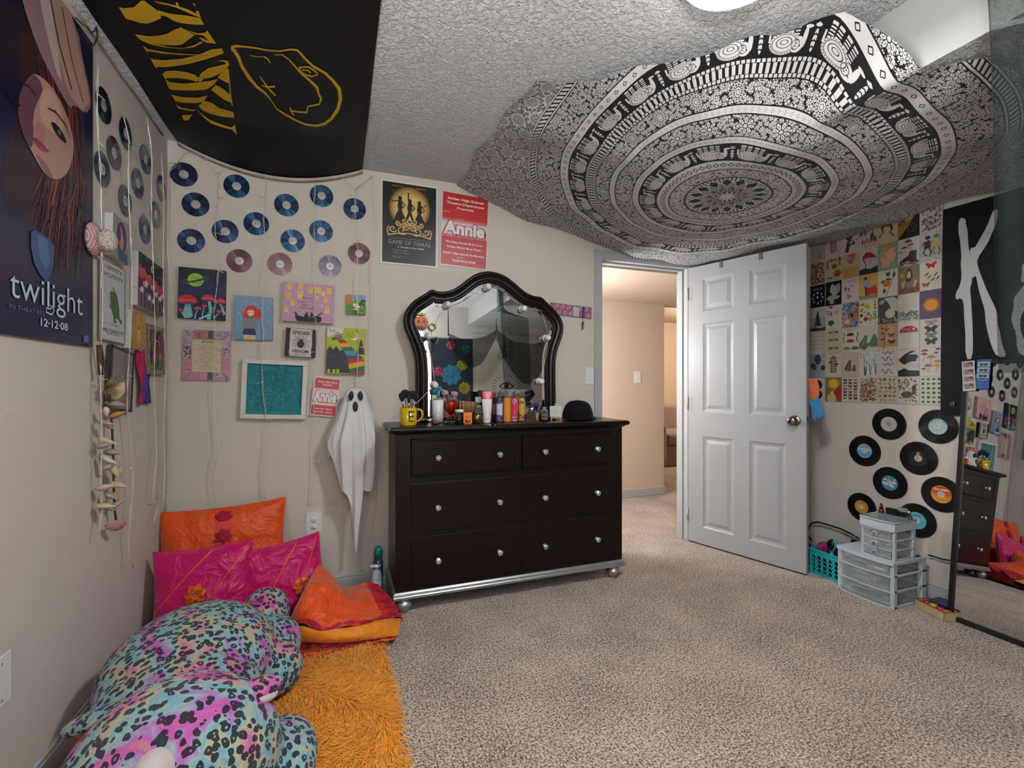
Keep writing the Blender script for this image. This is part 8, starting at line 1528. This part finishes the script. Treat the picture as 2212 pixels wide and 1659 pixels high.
def ps2(a):
    a.r(0, 0, 1, 1, '#2c5488')
    for i in range(3): y = .76 - .19 * i; a.r(.06, y, .94, y + .16, '#8ca0ac'); a.e(.36, y + .07, .14, .13, '#23232a'); a.e(.66, y + .07, .14, .13, '#1c1c24'); a.e(.38, y + .10, .06, .07, '#9a7868', up=False); a.e(.64, y + .10, .06, .07, '#9a7868', up=False)
    a.e(.5, .36, .38, .22, '#8a9cb8', a0=180, a1=360); a.e(.5, .37, .34, .18, '#2c5488', a0=180, a1=360)
    for i in range(4): a.l([(.14, .20 - .045 * i), (.55 + .3 * (i % 2), .21 - .045 * i)], .02, '#7a90b4', up=False)
strip(1960 + 440 / 3.318, 360 + 1500 / 3.318, .051, .152, 5, ps, 'white photo strip of four portraits tucked at the floor mirror corner', .002)
strip(1960 + 542 / 3.318, 360 + 1488 / 3.318, .053, .150, -1, ps2, 'blue photo strip of three portraits tucked at the floor mirror corner', .0)
# ================= left floor: rug, pillows, blanket, plush =================
RX0, RX1, RY0, RY1 = -.77, .19, .25, 2.52
def rugmat():
    m, g, b = newmat('orange_fur'); v = tc(g); hi = g.nodes.new('ShaderNodeAttribute'); hi.attribute_name = 'Col'
    g.links.new(mix(g, 1.0, hi.outputs['Color'], mix(g, noise(g, v, 9, 3), '#ffffff', '#e6dcc8'), 'MULTIPLY'), b.inputs['Base Color']); b.inputs['Roughness'].default_value = .55; b.inputs['Sheen Weight'].default_value = .3; b.inputs['Specular IOR Level'].default_value = .35; return m
rug = thing('fur_rug', 'shaggy orange faux fur mat on the carpet along the left wall', 'rug', T(0, 0, 0))
MB().grid(lambda u, v: (RX0 + (RX1 - RX0) * u, RY0 + (RY1 - RY0) * v, .010 + .032 * min(1, 12 * min(u, 1 - u, v * 2, (1 - v) * 2) + .05)), 40, 60).build('backing', mat('rug_backing', '#e08a10', .9), rug)
rng = np.random.default_rng(3); NB = 42000
bx = rng.uniform(RX0 + .42 * 0, RX1, NB); by = rng.uniform(.85, RY1, NB)
keep = (bx > -.35) | (by > 2.1) | (rng.random(NB) < .25); bx, by = bx[keep], by[keep]; NB = len(bx)
fl1 = np.sin(bx * 13 + 2 * np.sin(by * 7)) + np.sin(by * 11 + bx * 5); flow = -1.2 + .9 * fl1 + rng.normal(0, .35, NB)
edge = np.clip((bx - (RX1 - .05)) / .05, 0, 1); flow = flow * (1 - edge * .7) + edge * .7 * rng.normal(-.3, .4, NB)
L = rng.uniform(.028, .05, NB); dx, dy = np.cos(flow), np.sin(flow); wd = rng.uniform(.0010, .0020, NB); zb2 = .010 + .030 * np.clip(np.minimum(RX1 - bx, RY1 - by) * 14, 0, 1); hh = rng.uniform(.006, .018, NB)
px_, py_ = -dy * wd, dx * wd; V = np.zeros((NB, 5, 3))
V[:, 0] = np.c_[bx - px_, by - py_, zb2]; V[:, 1] = np.c_[bx + px_, by + py_, zb2]
V[:, 2] = np.c_[bx + dx * L * .5 + px_ * .8, by + dy * L * .5 + py_ * .8, zb2 + hh]; V[:, 3] = np.c_[bx + dx * L * .5 - px_ * .8, by + dy * L * .5 - py_ * .8, zb2 + hh]
V[:, 4] = np.c_[bx + dx * L, by + dy * L, zb2 + hh * rng.uniform(.2, 1.0, NB)]
me = bpy.data.meshes.new('pile'); me.vertices.add(NB * 5); me.vertices.foreach_set('co', V.ravel()); me.loops.add(NB * 7); base5 = np.arange(NB)[:, None] * 5; me.loops.foreach_set('vertex_index', (base5 + np.array([0, 1, 2, 3, 3, 2, 4])).ravel().astype(np.int32))
me.polygons.add(NB * 2); st2 = (np.arange(NB)[:, None] * 7 + np.array([0, 4])).ravel(); me.polygons.foreach_set('loop_start', st2.astype(np.int32)); me.update(calc_edges=True)
at = me.color_attributes.new('Col', 'FLOAT_COLOR', 'POINT'); c1 = np.array(lin('#ee8c08')); c2 = np.array(lin('#ffc048')); tt = rng.random(NB)[:, None, None]; at.data.foreach_set('color', np.broadcast_to(c1 * (1 - tt) + c2 * tt, (NB, 5, 4)).astype(np.float32).ravel())
me.materials.append(rugmat()); o = bpy.data.objects.new('pile', me); C.objects.link(o); o.parent = rug; o['kind'] = 'stuff'
# ---- pillows ----
def satin(name, col, rough=.42):
    m, g, b = newmat(name); v = tc(g); g.links.new(mix(g, noise(g, v, 5, 2), col, tuple(x * .82 for x in lin(col)[:3]) + (1,)), b.inputs['Base Color']); b.inputs['Roughness'].default_value = rough; b.inputs['Sheen Weight'].default_value = .2; b.inputs['Specular IOR Level'].default_value = .25
    bump(g, b, noise(g, v, 7, 4, .55, dist=.5), .8, .05); return m
ORS = satin('orange_satin', '#cf4a0c', .42); MAG = satin('magenta_satin_cloth', '#b8005c', .38); RIB = mat('orange_ribbon', '#cf5a12', .3); ROSE = mat('red_lace', '#960f2c', .85, var=.25, vs=120, bp=.9, bs=150); BACKD = mat('dark_piping', '#4a1a1c', .7)
def pill(w, h, th):
    def f(u, v, sg=1):
        x = (u - .5) * 2; y = (v - .5) * 2; e = max(0, (1 - abs(x) ** 2.6)) ** .42 * max(0, (1 - abs(y) ** 2.6)) ** .42
        px_ = x * (1 - .055 * (1 - abs(y) ** 2)) ; py_ = y * (1 - .055 * (1 - abs(x) ** 2))
        # pull sides in between the corners
        px_ = x * (1 - .07 * (1 - y * y)) * 1.0; py_ = y * (1 - .07 * (1 - x * x))
        wr_ = .004 * math.sin(x * 9 + y * 5) * abs(x * y) + .003 * math.sin(y * 17 + x * 3) * abs(x)
        return (px_ * w / 2, py_ * h / 2, sg * (th / 2 * e + wr_ * e))
    return f
def pillow(name, lbl_, w, h, th, M, m_):
    t = thing(name, lbl_, 'pillow', M, 'satin pillows in the corner'); f = pill(w, h, th); mb = MB(); mb.grid(lambda u, v: f(u, v, 1), 40, 40); mb.grid(lambda u, v: f(1 - u, v, -1), 40, 40); mb.build('cushion', m_, t)
    e_ = MB(); e_.tube([f(*p)[0:2] + (0,) for p in [(i / 20, 0) for i in range(20)] + [(1, i / 20) for i in range(20)] + [(1 - i / 20, 1) for i in range(20)] + [(0, 1 - i / 20) for i in range(20)]], .0035, 6, closed=True); e_.build('piping', m_, t); return t, f
def lean_(x, y, z, yaw, tilt, roll=0):   # pillow plane: local x right, y up, z towards the viewer side
    return T(x, y, z) @ RZ(yaw) @ RX(90 - tilt) @ RZ(roll)
M1 = lean_(-.535, 2.70, .315, 2, 10, 2.5)
t, f = pillow('pillow', 'large orange satin pillow with a band of red lace roses, at the back', .56, .50, .13, M1, ORS)
b_ = MB(); b_.grid(lambda u, v: (lambda p: (p[0], p[1], p[2] + .002))(f(.44 + .13 * u, v)), 6, 30); b_.build('band', mat('red_sheer', '#c02a14', .5, var=.1, bp=.4, bs=300), t)
def rosette(cx, cy, r, zf):
    a = MB()
    for k in range(3):
        rr = r * (1 - .28 * k); a.grid(lambda u, v, rr=rr, k=k: (cx + rr * v * (1 + .12 * math.cos(7 * 2 * PI * u + k)) * math.cos(2 * PI * u), cy + rr * v * (1 + .12 * math.cos(7 * 2 * PI * u + k)) * math.sin(2 * PI * u), zf + .003 + .002 * k + .002 * math.sin(7 * 2 * PI * u) * v), 40, 3, wrapu=True)
    return a
for i in range(4): v = .90 - .19 * i; p = f(.505, v); rosette(p[0], p[1], .036, p[2]).build('lace_rose', ROSE, t, solid=.0015)
def flower(cx, cy, cz, r):
    a = MB()
    for i in range(7):
        an = 2 * PI * i / 7 + .3; R_ = Matrix.Translation((cx, cy, cz)) @ Matrix.Rotation(an, 4, 'Z')
        P = [(r * s, math.sin(PI * s) * r * .30, .006 + .012 * math.sin(PI * s)) for s in [k / 8 for k in range(9)]]; Q = [(x_, -y_, z_) for x_, y_, z_ in P[::-1]]
        a.tube([tuple(R_ @ Vector(p)) for p in P + Q[1:-1]], .0028, 5, closed=True); a.grid(lambda u, v: tuple(R_ @ Vector((r * (.05 + .9 * u), (v - .5) * 2 * math.sin(PI * (.05 + .9 * u)) * r * .27, .002 + .006 * math.sin(PI * u)))), 6, 4)
    return a
def ribbons(t, f, L, fl):
    a = MB()
    for (u0, v0, u1, v1) in L: a.grid(lambda u, v: (lambda p: (p[0], p[1] + .004 * (v - .5) * 2, p[2] + .0022))(f(u0 + (u1 - u0) * u, v0 + (v1 - v0) * u)), 30, 1)
    a.build('ribbon', RIB, t, solid=.001); p = f(*fl); fo = flower(p[0], p[1], p[2] + .002, .045).build('ribbon_flower', RIB, t)
    g_ = MB(); [g_.ball((p[0] + .008 * math.cos(i), p[1] + .008 * math.sin(i), p[2] + .012), .0045, 8, 5) for i in range(6)]; g_.build('beads', mat('purple_beads', '#5a2a6c', .2, coat=.5), fo)
t, f = pillow('pillow', 'magenta satin pillow with orange ribbons, front left against the wall', .40, .40, .12, lean_(-.575, 2.47, .235, -3, 14, 3), MAG); ribbons(t, f, [(.0, .32, .62, .99), (.52, .34, .99, .93), (.40, .0, .52, .40)], (.47, .50))
t, f = pillow('pillow', 'magenta satin pillow with orange ribbons, right of the other one', .36, .37, .12, lean_(-.245, 2.50, .225, 4, 14, 8), MAG); ribbons(t, f, [(.05, .05, .72, .98), (.56, .0, .98, .98)], (.72, .40))
# ---- folded orange blanket ----
BY = satin('orange_silk', '#cf470c', .5); YEB = satin('marigold_lining', '#d07a08', .5)
bl = thing('folded_blanket', 'folded orange silk cover with red lace border lying over the fur mat', 'blanket', T(0, 0, 0))
def bpt(px, py, z): return oZ(px, py, z)
# top sheet: rows of control points (image position, height)
rowsB = [[(652, 1300, .17), (672, 1245, .27), (690, 1224, .30), (712, 1240, .27), (735, 1268, .21), (760, 1268, .16), (790, 1262, .13), (812, 1262, .11)],
         [(632, 1330, .15), (655, 1285, .26), (688, 1262, .29), (722, 1272, .25), (750, 1290, .19), (775, 1290, .16), (805, 1290, .13), (838, 1292, .10)],
         [(626, 1342, .15), (650, 1310, .24), (690, 1302, .24), (725, 1312, .19), (755, 1318, .16), (785, 1318, .145), (818, 1316, .125), (852, 1312, .09)],
         [(624, 1356, .15), (648, 1338, .19), (688, 1345, .17), (725, 1345, .155), (758, 1342, .145), (790, 1338, .135), (825, 1330, .12), (862, 1326, .08)],
         [(624, 1360, .14), (650, 1350, .165), (690, 1360, .155), (728, 1356, .145), (760, 1352, .14), (792, 1346, .13), (828, 1336, .115), (866, 1334, .07)]]
G = np.array([[tuple(bpt(*p)) for p in r_] for r_ in rowsB])
def cmr(P, t_):
    n = len(P) - 1; x_ = t_ * n; i = min(int(x_), n - 1); f_ = x_ - i; p0, p1, p2, p3 = P[max(i - 1, 0)], P[i], P[i + 1], P[min(i + 2, n)]
    return .5 * ((2 * p1) + (-p0 + p2) * f_ + (2 * p0 - 5 * p1 + 4 * p2 - p3) * f_ ** 2 + (-p0 + 3 * p1 - 3 * p2 + p3) * f_ ** 3)
def surf(u, v): return cmr([cmr(r_, u) for r_ in G], v)
def top_(u, v): p = surf(u, v); return (p[0], p[1], p[2] + .009 * math.sin(u * 14 + v * 7) * math.sin(v * 9) + .006 * math.sin(u * 27 + v * 13) * math.sin(v * 4 + u * 5) + .004 * math.sin(u * 9 - v * 31))
MB().grid(top_, 60, 40).build('silk_top', BY, bl, solid=.004)
MB().grid(lambda u, v: tuple(Vector(top_(u, .80 + .2 * v)) + Vector((0, -.003, .004))), 60, 6).build('border', mat('red_sheer_border', '#b81a20', .55, bp=.5, bs=250), bl)
MB().grid(lambda u, v: tuple(Vector(top_(.86 + .14 * u, v)) + Vector((.004, -.002, .005))), 10, 40).build('border', mat('red_sheer_border'), bl)
def patch(u0, v0, ru, rv, off):
    return MB().grid(lambda u, v: tuple(Vector(top_(min(1, max(0, u0 + ru * v * (1 + .1 * math.cos(14 * PI * u)) * math.cos(2 * PI * u))), min(1, max(0, v0 + rv * v * (1 + .1 * math.cos(14 * PI * u)) * math.sin(2 * PI * u))))) + Vector((off * .3, -off * .6, off + .002 * (1 + math.cos(v * 15)) * math.cos(10 * PI * u)))), 40, 6, wrapu=True)
for i in range(6): patch(.09 + .155 * i, .89, .062, .085, .007).build('lace_rose', ROSE, bl)
for i in range(4): patch(.945, .12 + .2 * i, .042, .09, .008).build('lace_rose', ROSE, bl)
# marigold fold under the border, then red frilled layers down to the mat
def edge(u): return Vector(surf(u, 1.0))
frontB = [bpt(*p) for p in ((630, 1392, .09), (650, 1384, .10), (690, 1386, .095), (728, 1386, .09), (760, 1384, .085), (792, 1380, .075), (826, 1376, .06), (858, 1372, .045))]
midB = [bpt(*p) for p in ((636, 1400, .06), (665, 1398, .055), (700, 1398, .055), (735, 1396, .055), (765, 1392, .05), (795, 1386, .05), (830, 1380, .045), (858, 1374, .03))]
lowB = [bpt(*p) for p in ((650, 1414, .055), (680, 1416, .05), (705, 1412, .05), (722, 1402, .05), (750, 1396, .05), (795, 1388, .045), (830, 1382, .04), (854, 1376, .03))]
def cr2(P, u): return Vector(cmr([np.array(tuple(p)) for p in P], u))
MB().grid(lambda u, v: tuple(edge(u).lerp(cr2(frontB, u), v) + Vector((0, -.018 * math.sin(PI * v), -.004))), 50, 8).build('lining_fold', YEB, bl, solid=.003)
MB().grid(lambda u, v: tuple(cr2(frontB, u).lerp(cr2(midB, u), v) + Vector((0, .03 * math.sin(PI * v) + .004 * math.sin(u * 60), .003 * math.sin(u * 45)))), 60, 8).build('frill', mat('red_frill', '#b01a28', .5, bp=.6, bs=120), bl, solid=.002)
MB().grid(lambda u, v: tuple(cr2(midB, u).lerp(cr2(lowB, u), v) + Vector((0, -.012 * math.sin(PI * v), .004 * math.sin(u * 38 + v * 4)))), 60, 8).build('silk_fold', BY, bl, solid=.003)
MB().grid(lambda u, v: tuple(cr2(lowB, u) + Vector((0, .012 - .022 * v + .005 * math.sin(u * 70), -.004 * v + .003 * math.sin(u * 55)))), 80, 2).build('frill', mat('red_frill'), bl, solid=.002)
MB().grid(lambda u, v: tuple(Vector(surf(u, 0)).lerp(Vector(surf(u, 0)) + Vector((0, .05, -surf(u, 0)[2] + .05)), v)), 40, 6).build('back_drop', BY, bl, solid=.003)
MB().grid(lambda u, v: tuple(Vector(surf(1, u)).lerp(Vector((surf(1, u)[0] - .01, surf(1, u)[1], .03)), v) + Vector((.010 * math.sin(v * PI + u * 7), 0, 0))), 30, 6).build('side_drop', mat('red_sheer_border'), bl, solid=.003)
# ---- leopard plush ----
def leopard():
    m, g, b = newmat('rainbow_leopard_plush'); v = tc(g)
    base_ = ramp(g, noise(g, v, 6, 3, .6, dist=.5), [(.30, '#a03a80'), (.38, '#b85a98'), (.425, '#b88888'), (.46, '#a0a888'), (.50, '#6c9cae'), (.54, '#90a89c'), (.58, '#987ab0'), (.62, '#b8509c'), (.72, '#b08478')])
    nz_ = g.nodes.new('ShaderNodeVectorMath'); nz_.operation = 'MULTIPLY_ADD'; g.links.new(noise(g, v, 26, 2, out='Color'), nz_.inputs[0]); nz_.inputs[1].default_value = (.022, .022, .022); g.links.new(v, nz_.inputs[2])
    d = E(g, voro(g, nz_.outputs[0], 50)); gate = E(g, noise(g, v, 70, 1)); rg_ = between(d + (gate - .5) * .25, .13, .46) * (gate < .72); dots = (d < .16) * (E(g, noise(g, v, 24, 1)) > .52)
    f2 = E(g, noise(g, v, 330, 2)); g.links.new(mix(g, rg_.mx(dots) * .94, base_, mix(g, noise(g, v, 9), '#12162a', '#182428')), b.inputs['Base Color'])
    b.inputs['Roughness'].default_value = .95; b.inputs['Sheen Weight'].default_value = .08; b.inputs['Specular IOR Level'].default_value = .15; bump(g, b, f2, .6, .01); return m
LEO = leopard(); plush = thing('stuffed_animal', 'giant rainbow leopard print plush dog lying along the left wall', 'stuffed animal', T(0, 0, 0))
def blob(cx, cy, cz, rx, ry, rz, ax=0, ay=0, az=0): return T(cx, cy, cz) @ RZ(az) @ RX(ax) @ RY(ay) @ Matrix.Diagonal((rx, ry, rz, 1))
def ppt(px, py, z): return oZ(px, py, z)
body = MB()
def BB(M): body.ball((0, 0, 0), 1, 28, 18, M=M)
for P_ in ((-.48, 1.92, .20, .26, .33, .165), (-.46, 1.70, .19, .23, .16, .14), (-.375, 1.36, .235, .235, .215, .20), (-.26, 2.08, .14, .12, .14, .10), (-.30, 2.27, .17, .10, .12, .12), (-.235, 1.93, .12, .11, .12, .09), (-.15, 1.44, .13, .095, .15, .085), (-.50, 1.12, .17, .19, .15, .13), (-.62, 2.10, .14, .13, .16, .11), (-.35, 1.13, .17, .17, .10, .12)): BB(blob(*P_))
o = body.build('body', LEO, plush); md = o.modifiers.new('r', 'REMESH'); md.mode = 'VOXEL'; md.voxel_size = .014; md.use_smooth_shade = True; md = o.modifiers.new('s', 'SMOOTH'); md.factor = .5; md.iterations = 6
def ear(p0, p1, w_, th_, m_):
    p0 = Vector(p0); p1 = Vector(p1); d = p1 - p0; q_ = d.to_track_quat('Y', 'Z').to_matrix().to_4x4(); q_.translation = (p0 + p1) / 2
    a = MB(); a.ball((0, 0, 0), 1, 24, 14, M=q_ @ Matrix.Diagonal((w_ / 2, d.length / 2 * 1.12, th_ / 2, 1))); return a.build('ear', m_, plush), q_, d.length
e1, q1, l1 = ear(ppt(270, 1528, .34), ppt(145, 1575, .27), .095, .045, LEO)
e2, q2, l2 = ear(ppt(522, 1504, .37), ppt(602, 1468, .35), .085, .05, LEO)
MB().ball((0, 0, 0), 1, 20, 12, M=q2 @ T(.012, -.005, -.012) @ Matrix.Diagonal((.034, l2 * .40, .02, 1))).build('inner_ear', mat('white_plush', '#b5aaa6', .95, sheen=.4, bp=.5, bs=300), e2)
MB().ball((0, 0, 0), 1, 24, 14, M=blob(-.37, 1.195, .335, .042, .065, .055)).build('muzzle_stripe', mat('white_plush'), plush)
# shoe/black thing hidden; dark back edge of the pillows is their own shadow
